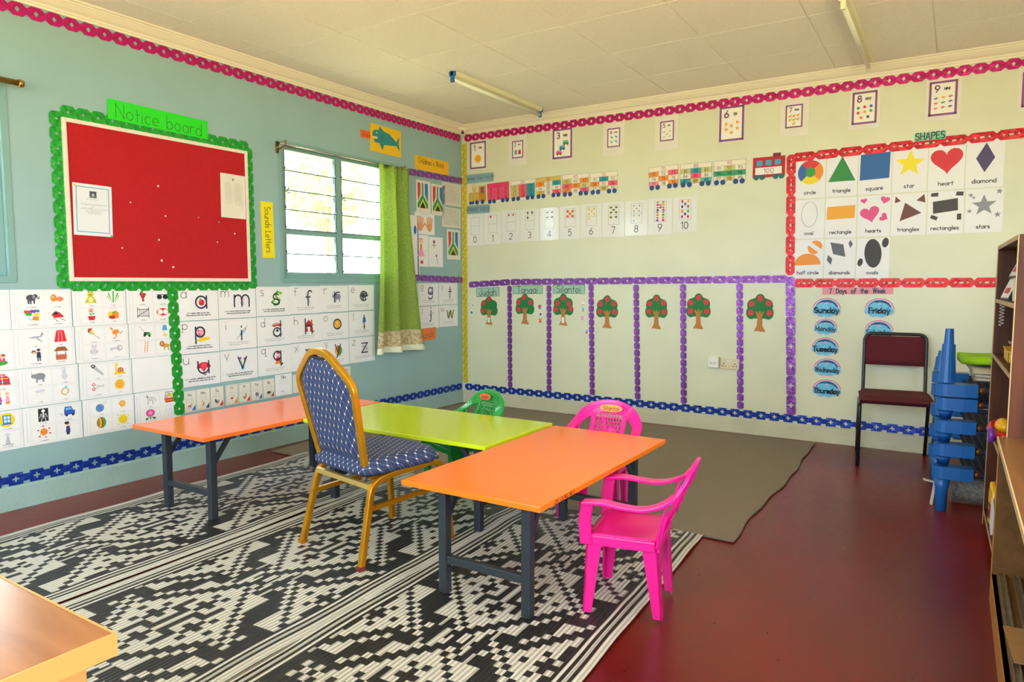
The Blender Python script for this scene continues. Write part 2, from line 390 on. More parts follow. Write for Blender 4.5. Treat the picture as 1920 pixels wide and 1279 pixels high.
def weave(ih, j):
    """colour of one woven cell; ih half-cells across the mat from its centre line, j cells along it from a medallion's centre"""
    a = abs(ih)
    if a >= 30: return MAT_WHITE if a in (30, 32, 34, 35, 36) else MAT_BLACK
    if a >= 29: return MAT_BLACK
    i = int(math.floor((ih+1)/2)); j = (j+12) % 24-12
    best = None
    for (ci, cj) in ((0, 0), (17, 12), (-17, 12), (17, -12), (-17, -12)):
        u, v = i-ci, j-cj; R = abs(u)+abs(v)
        if best is None or R < best[0]: best = (R, u, v)
    R, u, v = best; au, av = abs(u), abs(v)
    if R <= 8:                                                       # four small diamonds, each with a cross
        r = min(abs(u-4)+av, abs(u+4)+av, au+abs(v-4), au+abs(v+4))
        if r <= 1: return MAT_BLACK
        if r == 2: return MAT_WHITE
        if r == 3: return MAT_WHITE if u % 2 == 0 else MAT_BLACK
        return MAT_WHITE if (au+av) % 8 == 0 else MAT_BLACK
    if R == 9: return MAT_WHITE
    if R == 10: return MAT_BLACK
    if R == 11: return MAT_WHITE if u*v > 0 or av < 2 else MAT_BLACK
    if 4 <= au <= 6 and 6 <= av <= 8: return MAT_WHITE
    if R == 12: return MAT_WHITE if u*v < 0 and av > 2 else MAT_BLACK
    if au <= 4 and av >= 9:                                          # long stripes between the medallions
        if av >= 11 and abs(ih) <= 2: return MAT_WHITE
        return MAT_WHITE if abs(ih) in (4, 5, 8) else MAT_BLACK
    if 11 <= au <= 12 and av <= 1: return MAT_WHITE if (u+v) % 2 else MAT_BLACK
    return MAT_BLACK
FEET = [(0.70, -3.57), (1.08, -3.57), (0.70, -2.585), (1.08, -2.585), (1.325, -2.985), (1.325, -2.59), (2.295, -2.985), (2.295, -2.59), (2.565, -3.595), (2.935, -3.595), (2.565, -2.64), (2.935, -2.64),
        (1.69, -3.53), (2.15, -3.62), (1.80, -3.06), (2.25, -3.15), (3.09, -3.45), (3.03, -3.14), (3.34, -3.38), (3.30, -3.14)]
def woven_mat(label, xc, yc, y0, y1, rot, seed):
    """one mat: centre line x, a medallion's centre y, far and near ends"""
    rnd = random.Random(seed); ph = [rnd.uniform(0, 6) for _ in range(4)]
    j0, j1 = round((y0-yc)/CV), round((y1-yc)/CV); ni = 36 if seed < 3 else 35
    def z(x, y):
        w = math.sin(2.1*x+5.5*y+ph[0])*math.sin(1.7*y-3.0*x+ph[1])+0.6*math.sin(9*y+4*x+ph[2])*math.sin(2.3*x+ph[3])
        X, Y = xc+x*math.cos(rot)-y*math.sin(rot), yc+x*math.sin(rot)+y*math.cos(rot)
        d = min(math.hypot(X-a, Y-c) for a, c in FEET)
        return (0.0155 if seed < 3 else 0.0118)+0.009*max(0.0, w)*min(1.0, max(0.0, (d-0.05)/0.18))
    vs = []; fs = []; cs = []
    for j in range(j0, j1+2):
        for i in range(-ni, ni+2):
            x, y = (i-0.5)*CU, (j-0.5)*CV; vs.append((x, y, z(x, y)))
    W_ = 2*ni+2
    for jj, j in enumerate(range(j0, j1+1)):
        for ii, i in enumerate(range(-ni, ni+1)):
            k = jj*W_+ii; fs.append((k, k+1, k+1+W_, k+W_)); cs.append(weave(i, j))
    me = bpy.data.meshes.new('woven_mat'); me.from_pydata(vs, [], fs); me.materials.append(M_MAT); set_ink(me, cs)
    me.polygons.foreach_set('use_smooth', [True]*len(me.polygons)); me.update()
    o = bpy.data.objects.new('woven_mat', me); COL.objects.link(o); o.location = (xc, yc, 0); o.rotation_euler = (0, 0, rot)
    sm = o.modifiers.new('solid', 'SOLIDIFY'); sm.thickness = 0.003; sm.offset = -1
    return tag(o, label, 'mat', 'black and white woven mats')
woven_mat('black and white woven plastic mat along the bare red strip by the picture sheets', 0.903, -3.758, -5.3, -2.36, 0.03, 1)
woven_mat('black and white woven plastic mat under the gold-framed chair, between two others', 1.872, -3.51, -5.3, -2.38, 0.038, 2)
woven_mat('black and white woven plastic mat under the pink armchair with open red floor beside it', 2.795, -3.464, -5.3, -2.33, 0.046, 3)
# grey floor carpet lying under the mats' far ends
b = MB(); rnd = random.Random(5)
def carpet_edge(u, v):
    x = 0.12+u*3.235; y = -2.46+v*2.34
    if u in (0.0, 1.0): x += 0.012*math.sin(9*v+3)+0.006*math.sin(31*v)
    if v in (0.0, 1.0): y += 0.012*math.sin(8*u+1)
    return (x, y, 0.008)
b.grid(60, 50, carpet_edge)
tag(b.build('floor_carpet', mat('grey_carpet_pile', '#a39684', 0.95, var=0.3, vscale=260, bump=0.9, bscale=420), solid=0.008), 'thin grey-brown carpet on the red floor before the tree wall', 'carpet')
# ---------------------------------------------------------------- low tables
M_STEEL = mat('dark_painted_steel', '#2c343d', 0.4, var=0.15, vscale=12)
def table_top_mat(name, c): return mat(name, c, 0.16, var=0.02, vscale=2, spec=0.5, bump=0.012, bscale=20)
def low_table(name, label, x0, x1, y0, y1, m, long_y, zt=0.465):
    cx_, cy_ = (x0+x1)/2, (y0+y1)/2
    t = thing(name, label, 'table', (cx_, cy_, 0)); hx, hy = (x1-x0)/2, (y1-y0)/2; th = 0.02
    b = MB(); b.bx(-hx, hx, -hy, hy, zt-th, zt); b.build('table_top', m, t, bevel=0.0018)
    ix_, iy = hx-0.115, hy-0.115; L = 0.036
    for sx in (-1, 1):
        for sy in (-1, 1):
            b = MB(); b.bx(sx*ix_-L/2, sx*ix_+L/2, sy*iy-L/2, sy*iy+L/2, 0.017, zt-th); b.build('leg', M_STEEL, t, bevel=0.003)
            b = MB()
            if long_y: b.bar((sx*ix_, sy*(iy-0.012), 0.30), (sx*ix_, sy*(iy-0.12), zt-th-0.004), 0.024, 0.012, up=(1, 0, 0))
            else: b.bar((sx*(ix_-0.012), sy*iy, 0.30), (sx*(ix_-0.12), sy*iy, zt-th-0.004), 0.024, 0.012, up=(0, 1, 0))
            b.build('brace', M_STEEL, t)
    for s in (-1, 1):
        b = MB()
        if long_y: b.bx(-ix_+L/2, ix_-L/2, s*iy-0.014, s*iy+0.014, 0.135, 0.165)
        else: b.bx(s*ix_-0.014, s*ix_+0.014, -iy+L/2, iy-L/2, 0.135, 0.165)
        b.build('crossbar', M_STEEL, t, bevel=0.002)
        b = MB()
        if long_y: b.bx(-ix_-L/2, ix_+L/2, s*iy-0.015, s*iy+0.015, zt-th-0.026, zt-th)
        else: b.bx(s*ix_-0.015, s*ix_+0.015, -iy-L/2, iy+L/2, zt-th-0.026, zt-th)
        b.build('top_rail', M_STEEL, t)
    return t
M_OR = table_top_mat('orange_laminate', '#ff7a12'); M_OR2 = table_top_mat('coral_orange_laminate', '#ff7428'); M_LIME = table_top_mat('lime_laminate', '#c6da1c')
tbl_front = low_table('low_table', 'low orange table beside the pink armchair, scribbled on its edge', 2.45, 3.05, -3.71, -2.525, M_OR, True)
low_table('low_table', 'low lime green table between the two orange tables', 1.21, 2.41, -3.10, -2.475, M_LIME, False)
low_table('low_table', 'low orange table standing along the wall of letter sheets', 0.585, 1.195, -3.685, -2.47, M_OR2, True)
# ---------------------------------------------------------------- gold banquet chair
def lattice_fabric():
    m = bpy.data.materials.new('navy_lattice_fabric'); m.use_nodes = True; nt = m.node_tree; p = nt.nodes['Principled BSDF']
    N = nt.nodes.new; Lk = nt.links.new
    tc = N('ShaderNodeTexCoord'); sp = N('ShaderNodeSeparateXYZ'); Lk(tc.outputs['Object'], sp.inputs[0])
    def mth(op, a, bb=None):
        n = N('ShaderNodeMath'); n.operation = op
        for k, v in enumerate((a, bb)):
            if v is None: continue
            if isinstance(v, (int, float)): n.inputs[k].default_value = v
            else: Lk(v, n.inputs[k])
        return n.outputs[0]
    bsum = mth('ADD', sp.outputs[1], sp.outputs[2])
    u = mth('MULTIPLY', sp.outputs[0], 30.0); v = mth('MULTIPLY', bsum, 19.0)
    def line(e, w):
        f = mth('FRACT', e); return mth('LESS_THAN', mth('ABSOLUTE', mth('SUBTRACT', f, 0.5)), w)
    d1, d2 = mth('ADD', u, v), mth('SUBTRACT', u, v)
    ln = mth('MAXIMUM', line(d1, 0.045), line(d2, 0.045)); dot = mth('MULTIPLY', line(d1, 0.10), line(d2, 0.10))
    nz = N('ShaderNodeTexNoise'); nz.inputs['Scale'].default_value = 300; Lk(tc.outputs['Object'], nz.inputs['Vector'])
    r = N('ShaderNodeValToRGB'); r.color_ramp.elements[0].color = (*lin('#1f294b'), 1); r.color_ramp.elements[1].color = (*lin('#36436e'), 1); Lk(nz.outputs[0], r.inputs[0])
    m1 = N('ShaderNodeMixRGB'); Lk(mth('MULTIPLY', ln, 0.38), m1.inputs[0]); Lk(r.outputs[0], m1.inputs[1]); m1.inputs[2].default_value = (*lin('#8e9cc4'), 1)
    m2 = N('ShaderNodeMixRGB'); Lk(dot, m2.inputs[0]); Lk(m1.outputs[0], m2.inputs[1]); m2.inputs[2].default_value = (*lin('#f0d9b4'), 1)
    Lk(m2.outputs[0], p.inputs['Base Color']); p.inputs['Roughness'].default_value = 0.85
    return m
M_NAVY = lattice_fabric()
M_GOLD = mat('gold_painted_tube', '#c98a12', 0.32, metal=0.55, var=0.12, vscale=14)
def banquet_chair():
    t = thing('banquet_chair', 'gold-framed banquet chair with navy lattice upholstery on the mats', 'chair', (1.972, -3.343, 0.018), math.atan2(0.98, 0.19)-PI/2)
    for s in (-1, 1):
        P = fillet([(s*0.23, -0.245, 0), (s*0.205, -0.165, 0.345), (s*0.205, -0.06, 0.365), (s*0.205, 0.20, 0.378), (s*0.215, 0.235, 0.28), (s*0.222, 0.255, 0)], 0.07, 6)
        b = MB(); b.tube(P, 0, flat=(0.026, 0.026), up=(1, 0, 0)); b.build('leg_frame', M_GOLD, t, bevel=0.004)
        b = MB(); b.bar((s*0.208, -0.205, 0.235), (s*0.214, 0.235, 0.26), 0.016, 0.02); b.build('side_stretcher', M_GOLD, t)
        for y, x in ((-0.245, 0.23), (0.255, 0.222)):
            b = MB(); b.box((s*x, y, 0.006), (0.03, 0.03, 0.02)); b.build('foot_cap', mat('red_brown_plastic', '#7c2b22', 0.6) if (s > 0 and y < 0) else M_GOLD, t)
    b = MB(); b.bar((-0.205, -0.175, 0.33), (0.205, -0.175, 0.33), 0.018, 0.022); b.build('rear_stretcher', mat('pale_gold_tube', '#d9b968', 0.3, metal=0.5), t)
    # back frame: one loop of flat tube, curling forward under the seat at both ends
    half = [(0.165, 0.03, 0.362), (0.165, -0.165, 0.358), (0.215, -0.255, 0.765), (0.055, -0.282, 0.895)]
    full = [(-x, y, z) for x, y, z in half]+list(reversed(half))
    b = MB(); b.tube(fillet(full, 0.05, 7), 0, flat=(0.03, 0.024), up=(0, 1, 0.05)); b.build('back_frame', M_GOLD, t, bevel=0.004)
    # upholstered back filling the loop
    def panel_pt(u, v):
        prof = [(0.42, 0.160), (0.54, 0.174), (0.68, 0.190), (0.735, 0.194), (0.775, 0.180), (0.82, 0.132), (0.862, 0.078), (0.90, 0.06)]
        z = 0.43+v*0.442; hw = 0.03
        for k in range(len(prof)-1):
            if prof[k][0] <= z <= prof[k+1][0]:
                tt = (z-prof[k][0])/(prof[k+1][0]-prof[k][0]); hw = prof[k][1]*(1-tt)+prof[k+1][1]*tt
        x = (2*u-1)*hw; y = -0.183-(z-0.43)*0.215
        return x, y, z
    nu, nv = 14, 22
    b = MB()
    for side in (-1, 1):
        def fpt(u, v):
            x, y, z = panel_pt(u, v); e = min(u, 1-u, v*1.6, (1-v)*1.6); bul = 0.020*min(1.0, e*6)
            return (x, y+side*bul, z)
        b.grid(nu, nv, fpt)
    b.build('back_cushion', M_NAVY, t, smooth=True)
    # seat cushion
    def seat_pt(u, v, top):
        x = (2*u-1); y = (2*v-1); k = (abs(x)**6+abs(y)**6)**(1/6) or 1; kk = max(abs(x), abs(y))/k
        X = x*kk*0.222; Y = y*kk*0.222+0.01; e = min(1.0, (1-max(abs(x), abs(y)))*6)
        return (X, Y, (0.402+0.034*math.sqrt(e)+0.005*e) if top else 0.380)
    b = MB(); b.grid(18, 18, lambda u, v: seat_pt(u, v, True)); b.grid(18, 18, lambda u, v: seat_pt(u, v, False))
    n = 18; ring = [(i, 0) for i in range(n)]+[(n, i) for i in range(n)]+[(n-i, n) for i in range(n)]+[(0, n-i) for i in range(n)]
    N0 = (n+1)*(n+1)
    for k in range(len(ring)):
        (i, j), (i2, j2) = ring[k], ring[(k+1) % len(ring)]
        b.f.append((j*(n+1)+i, j2*(n+1)+i2, N0+j2*(n+1)+i2, N0+j*(n+1)+i))
    b.build('seat_cushion', M_NAVY, t, smooth=True)
    b = MB(); b.bx(-0.19, 0.19, -0.18, 0.19, 0.368, 0.381); b.build('seat_pan', mat('dark_underside', '#2a2320', 0.8), t)
    b = MB(); b.tube(smooth_path([(-0.05, -0.277, 0.872), (0.0, -0.272, 0.862), (0.05, -0.277, 0.872)], 4), 0, flat=(0.012, 0.02), up=(0, 1, 0)); b.build('handle_grip', mat('dark_underside', '#2a2320', 0.8), t)
    return t
banquet_chair()
# ---------------------------------------------------------------- children's moulded plastic armchairs
def plastic(name, c): return mat(name, c, 0.25, var=0.06, vscale=6, spec=0.5)
def plastic_chair(label, loc, rz, m, tag_text, tagx):
    t = thing('plastic_armchair', label, 'chair', loc, rz); t['_tag'] = 1; del t['_tag']
    # seat: dished sheet with a rolled front
    def seat(u, v):
        x = (2*u-1)*(0.150-0.012*(1-v)); y = -0.125+v*0.26
        return (x, y, 0.285-0.014*(1-(2*u-1)**2)*math.sin(PI*min(1, v*1.1))-(0.018*(max(0, v-0.85)/0.15)**2))
    b = MB(); b.grid(14, 14, seat); b.build('seat', m, t, smooth=True, solid=0.007)
    b = MB()
    for s in (-1, 1): b.tube([(s*0.150, -0.12, 0.268), (s*0.150, 0.125, 0.266)], 0, flat=(0.012, 0.036))
    b.tube([(-0.150, 0.128, 0.258), (0.150, 0.128, 0.258)], 0, flat=(0.012, 0.034)); b.tube([(-0.140, -0.128, 0.262), (0.140, -0.128, 0.262)], 0, flat=(0.012, 0.034))
    b.build('seat_apron', m, t, bevel=0.003)
    # legs: L-section, tapering and splayed
    for s in (-1, 1):
        for (tx, ty, fx, fy, d) in ((0.150, 0.125, 0.162, 0.135, 1), (0.140, -0.125, 0.130, -0.145, -1)):
            b = MB()
            for (wx, wy) in (((0.062, 0.007), (0.034, 0.007)), ((0.007, 0.062), (0.007, 0.034))):
                q = []
                for k in range(5):
                    f = k/4; X = s*(tx+(fx-tx)*f); Y = ty+(fy-ty)*f; Z = 0.282*(1-f)
                    w = wx[0] if wx[0] > wx[1] else wy[1]
                    a = (0.058-0.026*f)
                    if wx[0] > wx[1]: q.append([(X, Y, Z), (X-s*a, Y, Z), (X-s*a, Y-d*0.007, Z), (X, Y-d*0.007, Z)])
                    else: q.append([(X, Y, Z), (X, Y-d*a, Z), (X-s*0.007, Y-d*a, Z), (X-s*0.007, Y, Z)])
                vs = [p for r in q for p in r]; fs = []
                for k in range(4):
                    for e in range(4): fs.append((k*4+e, k*4+(e+1) % 4, k*4+4+(e+1) % 4, k*4+4+e))
                fs += [(0, 1, 2, 3), (16, 17, 18, 19)]
                b.add(vs, fs)
            b.build('leg', m, t)
        b = MB(); b.tube(smooth_path([(s*0.156, 0.125, 0.25), (s*0.165, 0.128, 0.34), (s*0.170, 0.118, 0.405)], 4), 0, flat=(0.045, 0.012), up=(1, 0, 0)); b.build('arm_post', m, t, bevel=0.003)
    half = [(0.172, 0.135, 0.408), (0.176, 0.06, 0.415), (0.180, -0.02, 0.408), (0.180, -0.09, 0.410), (0.168, -0.16, 0.438), (0.125, -0.208, 0.487), (0.062, -0.230, 0.516), (0.0, -0.235, 0.524)]
    full = smooth_path([(-x, y, z) for x, y, z in half]+list(reversed(half))[1:], 5)
    # broad moulded band: flat on the arms, turning upright over the back
    b = MB(); vs = []; fs = []; n = len(full)
    for i, p in enumerate(full):
        a = full[max(0, i-1)]; c = full[min(n-1, i+1)]; tg = (c-a).normalized()
        f = min(1.0, max(0.0, (p.z-0.412)/0.09)); up = Vector((0, 0, 1)).lerp(Vector((0, 1, 0.25)).normalized(), f).normalized()
        sd = tg.cross(up).normalized(); up = sd.cross(tg).normalized(); w = 0.024+0.010*f
        for sx, sy in ((-1, -1), (1, -1), (1, 1), (-1, 1)): vs.append(p+sd*(sx*w)+up*(sy*0.006))
        if i:
            for e in range(4): fs.append(((i-1)*4+e, (i-1)*4+(e+1) % 4, i*4+(e+1) % 4, i*4+e))
    fs += [(3, 2, 1, 0), tuple(4*(n-1)+e for e in range(4))]
    b.add(vs, fs); b.build('arm_and_back_rail', m, t, bevel=0.003)
    # raised ribs along the rail
    b = MB()
    for off in (-0.014, 0.0, 0.014):
        rib = []
        for i, p in enumerate(full[27:-27]):
            rib.append(p+Vector((0, 0.0075, off)))
        b.tube(rib, 0.0022, 5)
    b.build('rail_ribs', m, t)
    for s in (-1, 1):
        b = MB(); b.tube(smooth_path([(s*0.100, -0.128, 0.27), (s*0.088, -0.150, 0.36), (s*0.085, -0.190, 0.43), (s*0.090, -0.218, 0.49)], 4), 0, flat=(0.026, 0.009), up=(0, 1, 0)); b.build('back_upright', m, t, bevel=0.002)
        b = MB(); b.tube(smooth_path([(s*0.146, -0.125, 0.27), (s*0.160, -0.142, 0.36), (s*0.166, -0.160, 0.432)], 4), 0, flat=(0.030, 0.009), up=(0, 1, 0)); b.build('back_upright', m, t, bevel=0.002)
    # pierced splat
    b = MB()
    def sp(u, v): return ((2*u-1)*0.080, -0.138-0.088*v, 0.30+0.195*v)
    for k in range(11):
        for d in (0, 1):
            u0 = k/10; pts = [sp(min(1, max(0, u0+(1 if d else -1)*(q/8)*0.5-(0.25 if d else -0.25))), q/8) for q in range(9)]
            b.tube(pts, 0.0022, 4)
    for k in range(9): b.tube([sp(0, (k+0.5)/9), sp(1, (k+0.5)/9)], 0.0022, 4)
    b.build('back_lattice', m, t)
    b = MB(); b.tube(smooth_path([sp(0.2, 0.42), sp(0.35, 0.6), sp(0.45, 0.35), sp(0.6, 0.55), sp(0.68, 0.82)], 5), 0, flat=(0.020, 0.008), up=(0, 1, 0)); b.build('splat_emblem', m, t)
    return t
M_PINK = plastic('pink_plastic', '#f01391'); M_GREEN = plastic('green_plastic', '#129a3a')
CH1 = plastic_chair('pink plastic child armchair standing half on the mat by the bare floor', (3.185, -3.272, 0.016), math.atan2(-0.05, -0.26)-PI/2, M_PINK, '', 0)
CH2 = plastic_chair('pink plastic child armchair behind the end of the orange table', (2.655, -2.46, 0.016), math.atan2(-0.98, 0.10)-PI/2, M_PINK, 'Silantoi', 0)
CH3 = plastic_chair('green plastic child armchair tucked behind the lime table', (1.80, -2.49, 0.016), math.atan2(-0.93, -0.36)-PI/2, M_GREEN, 'Judah', 0)
# ---------------------------------------------------------------- burgundy visitor chair
def visitor_chair():
    t = thing('visitor_chair', 'burgundy fabric chair with black tube frame against the far wall', 'chair', (3.86, -0.345, 0), math.atan2(-0.506, 0.058)-PI/2)
    mb = mat('black_tube', '#1c1b1d', 0.35); mf = mat('burgundy_fabric', '#5e1a26', 0.95, var=0.2, vscale=120, bump=0.4, bscale=350)
    # local +y is the front (towards the room)
    for s in (-1, 1):
        b = MB(); b.tube(fillet([(s*0.212, 0.255, 0), (s*0.212, 0.235, 0.405), (s*0.212, -0.16, 0.395), (s*0.212, -0.255, 0)], 0.03, 5), 0.0115, 10); b.build('leg_frame', mb, t, smooth=True)
    P = fillet([(0.19, 0.05, 0.395), (0.19, -0.17, 0.40), (0.19, -0.215, 0.62), (0.19, -0.245, 0.845), (-0.19, -0.245, 0.845), (-0.19, -0.215, 0.62), (-0.19, -0.17, 0.40), (-0.19, 0.05, 0.395)], 0.055, 6)
    b = MB(); b.tube(P, 0.0115, 10, up=(0, 1, 0)); b.build('back_frame', mb, t, smooth=True)
    def pillow(x, y):
        return max(0.0, 1-max(abs(x), abs(y))**8)**0.5
    b = MB()
    for sd in (-1, 1):
        b.grid(14, 10, lambda u, v: ((2*u-1)*0.182, -0.222-(v-0.5)*0.03+sd*0.022*pillow(2*u-1, 2*v-1), 0.628+v*0.202))
    b.build('back_pad', mf, t, smooth=True)
    b = MB()
    for sd in (-1, 1):
        b.grid(14, 14, lambda u, v: ((2*u-1)*0.218, 0.035+(2*v-1)*0.215, 0.438+sd*0.030*pillow(2*u-1, 2*v-1)))
    b.build('seat_pad', mf, t, smooth=True)
visitor_chair()
# ---------------------------------------------------------------- stacked children's cots
M_COT = mat('blue_cot_plastic', '#1763b4', 0.35, var=0.05, vscale=6)
def cot_fabric():
    m = bpy.data.materials.new('navy_striped_mesh'); m.use_nodes = True; nt = m.node_tree; p = nt.nodes['Principled BSDF']
    tc = nt.nodes.new('ShaderNodeTexCoord'); w = nt.nodes.new('ShaderNodeTexWave'); w.bands_direction = 'X'; w.inputs['Scale'].default_value = 9
    nt.links.new(tc.outputs['Object'], w.inputs['Vector'])
    r = nt.nodes.new('ShaderNodeValToRGB'); r.color_ramp.elements[0].color = (*lin('#131d3d'), 1); r.color_ramp.elements[1].color = (*lin('#2c3f78'), 1)
    e = r.color_ramp.elements.new(0.93); e.color = (*lin('#1c2850'), 1); e = r.color_ramp.elements.new(0.96); e.color = (*lin('#8b7a5a'), 1)
    nt.links.new(w.outputs[0], r.inputs[0]); nt.links.new(r.outputs[0], p.inputs['Base Color']); p.inputs['Roughness'].default_value = 0.8
    return m
M_COTF = cot_fabric(); M_RAIL = mat('navy_rail_sleeve', '#1b2a58', 0.5, var=0.3, vscale=30); M_BRASS = mat('copper_rail_end', '#8a5a2e', 0.4, metal=0.6)
COT_L, COT_W = 1.25, 0.54
COT_A = math.atan2(0.06, 0.998)
def cot_meshes():
    out = {}
    # corner casting: collar band wrapping the leg plus a square sleeve for the rail; local x along the cot, y across
    b = MB(); ring = []
    for k in range(9):
        a = PI/2+PI*k/8; ring.append((0.047*math.cos(a), 0.047*math.sin(a)))
    poly = ring+[(0.075, -0.047), (0.135, -0.042), (0.135, 0.042), (0.075, 0.047)]
    b.prism(poly, -0.032, 0.032); out['collar'] = b.mesh('corner_casting', M_COT)
    b = MB(); b.lathe([(0.026, 0), (0.030, 0.09), (0.040, 0.13)], 16); out['leg'] = b.mesh('leg', M_COT, True)
    b = MB(); b.lathe([(0.040, 0), (0.034, 0.10), (0.030, 0.198), (0.0235, 0.198), (0.019, 0.279), (0.0, 0.279)], 16); out['tip'] = b.mesh('leg_tip', M_COT)
    b = MB(); b.tube([(0.12, 0, 0), (COT_L-0.12, 0, 0)], 0.017, 10); out['rail'] = b.mesh('side_rail', M_RAIL, True)
    b = MB(); b.tube([(0.135, 0, 0), (0.165, 0, 0)], 0.019, 10); out['end'] = b.mesh('rail_end', M_BRASS, True)
    b = MB(); b.grid(20, 8, lambda u, v: (0.10+u*(COT_L-0.2), v*COT_W, 0.006-0.022*math.sin(PI*u)*math.sin(PI*v))); out['fab'] = b.mesh('fabric', M_COTF, True)
    return out
CM = cot_meshes()
cot_words = ['lowest cot of the stack, standing on the floor on blue legs', 'second cot up in the blue stack of cots', 'middle cot of the blue stack of cots', 'fourth cot up in the blue stack of cots', 'topmost cot of the blue stack, carrying folded blankets']
for k, zc in enumerate((0.212, 0.333, 0.457, 0.575, 0.648)):
    t = thing('stacking_cot', 'child cot, '+cot_words[k], 'cot', (4.156, -1.386, 0), COT_A, 'stacked cots')
    for (lx, ly, fl) in ((0, 0, 0), (0, COT_W, 0), (COT_L, 0, 1), (COT_L, COT_W, 1)):
        R = Matrix.Rotation(PI*fl, 4, 'Z')
        c = inst('corner_casting', CM['collar'], t, Matrix.Translation((lx, ly, zc)) @ R)
        z0, z1 = (0, zc-0.038) if k == 0 else ((0.212, 0.333, 0.457, 0.575, 0.648)[k-1]+0.038, zc-0.038)
        if z1-z0 > 0.01:
            lg = inst('leg', CM['leg'], t, Matrix.Translation((lx, ly, z0)) @ Matrix.Diagonal((1, 1, (z1-z0)/0.13, 1)))
        if k == 4: inst('leg_tip', CM['tip'], t, Matrix.Translation((lx, ly, zc+0.038)) @ Matrix.Diagonal((1, 1, 1.0 if ly == 0 else 0.42, 1)))
    for ly in (0, COT_W):
        inst('side_rail', CM['rail'], t, Matrix.Translation((0, ly, zc)))
        inst('rail_end', CM['end'], t, Matrix.Translation((0, ly, zc)))
    inst('fabric', CM['fab'], t, Matrix.Translation((0, 0, zc-0.01)))
def folded(name, label, x0, x1, y0, y1, z0, layers, th, m, seed):
    """folded textile: stacked soft layers joined at the fold"""
    t = thing(name, label, 'blanket', (4.156, -1.386, 0), COT_A); rnd = random.Random(seed)
    for k in range(layers):
        ph = rnd.uniform(0, 6); zc = z0+th*(k+0.5); dx = rnd.uniform(0, 0.018)
        def f(u, v):
            a = 2*PI*u; ex = 0.62
            yy = math.copysign(abs(math.cos(a))**0.35, math.cos(a)); zz = math.copysign(abs(math.sin(a))**0.8, math.sin(a))
            y = (y0+y1)/2+yy*(y1-y0)/2; z = zc+zz*th*0.52+0.004*math.sin(11*v+ph)+0.003*math.sin(23*y+ph)
            return (x0+dx+v*(x1-x0)+0.006*math.sin(15*y+ph), y, z)
        b = MB(); b.grid(28, 12, f)
        n = 28; b.f.append(tuple(range(n))); b.f.append(tuple(12*(n+1)+i for i in range(n)))
        b.build('fold', m, t, smooth=True)
    return t
M_CRM = mat('cream_blanket', '#cfc3b0', 0.95, var=0.12, vscale=40, bump=0.5, bscale=160, stretch=(0.2, 1, 1))
folded('folded_blanket', 'pile of folded cream blankets on the topmost cot', 0.12, 0.80, 0.05, 0.49, 0.684, 3, 0.023, M_CRM, 3)
folded('folded_blanket', 'folded lime green blanket on top of the cream blankets', 0.06, 0.75, 0.14, 0.47, 0.764, 1, 0.046, mat('lime_blanket', '#9ad01c', 0.95, var=0.15, vscale=9, bump=0.4, bscale=90), 5)
# rolled grey carpet under the cots
t = thing('carpet_roll', 'grey speckled carpet roll on the floor under the cots', 'carpet', (4.156, -1.386, 0), COT_A)
b = MB(); sp_ = [((0.080-0.0042*q/6)*math.cos(2*PI*q/24), 0.22+(0.080-0.0042*q/6)*math.sin(2*PI*q/24)) for q in range(0, 90)]
vs = []; fs = []
for i, (a, c) in enumerate(sp_): vs += [(0.06, c, 0.082+a), (1.15, c, 0.082+a)]
for i in range(len(sp_)-1): fs.append((2*i, 2*i+1, 2*i+3, 2*i+2))
b.add(vs, fs); b.build('rolled_carpet', mat('grey_speckled_carpet', '#8d8a88', 0.95, var=0.5, vscale=70, bump=0.6, bscale=200), t, solid=0.005)
# offcuts of white board behind the front leg
t = thing('board_offcut', 'white board offcuts leaning behind the blue cot leg on the floor', 'board', (4.118, -1.30, 0), 0.15)
b = MB(); b.box((0.0, 0, 0.062), (0.010, 0.03, 0.12), Matrix.Rotation(0.12, 3, 'Y')); b.build('strip', mat('white_board', '#d8d2c4', 0.7), t)
b = MB(); b.box((-0.022, 0.02, 0.128), (0.05, 0.03, 0.006), Matrix.Rotation(0.2, 3, 'Y')); b.build('strip', mat('white_board', '#d8d2c4', 0.7), t)
# ---------------------------------------------------------------- bookcase, cabinet, teacher's desk
M_BOOK = wood('brown_bookcase_veneer', '#3a1a0a', '#5c2d13', 0.5, (6, 6, 0.5), 4.0)
M_EDGE = mat('pale_shelf_edging', '#b79a6c', 0.5, var=0.1, vscale=12)
M_CAB = wood('tan_chipboard', '#5f401c', '#7a562c', 0.6, (3, 1, 3), 5.0)
M_CABTOP = wood('tan_veneer_top', '#6a4420', '#8a5c30', 0.35, (8, 0.7, 1), 3.0)
bk = thing('bookcase', 'tall brown veneer bookcase with pale edging beside the cots', 'bookcase', (4.349, -2.0, 0), 0.02)
BX0, BX1, BY0, BY1, BH = 0.0, 0.32, -0.50, 0.495, 1.378
for y in (BY0+0.009, BY1-0.009):
    b = MB(); b.bx(BX0, BX1, y-0.009, y+0.009, 0, BH); o = b.build('side_panel', M_BOOK, bk)
    b = MB(); b.bx(BX0-0.003, BX0, y-0.009, y+0.009, 0, BH); b.build('edging', M_EDGE, o)
b = MB(); b.bx(BX1-0.006, BX1, BY0+0.018, BY1-0.018, 0.0, BH-0.018); b.build('back_panel', M_BOOK, bk)
for z in (1.369, 1.116, 0.853, 0.50, 0.075):
    b = MB(); b.bx(BX0, BX1-0.006, BY0+0.018, BY1-0.018, z-0.009, z+0.009); o = b.build('shelf', M_BOOK, bk)
    b = MB(); b.bx(BX0-0.003, BX0, BY0+0.018, BY1-0.018, z-0.009, z+0.009); b.build('edging', M_EDGE, o)
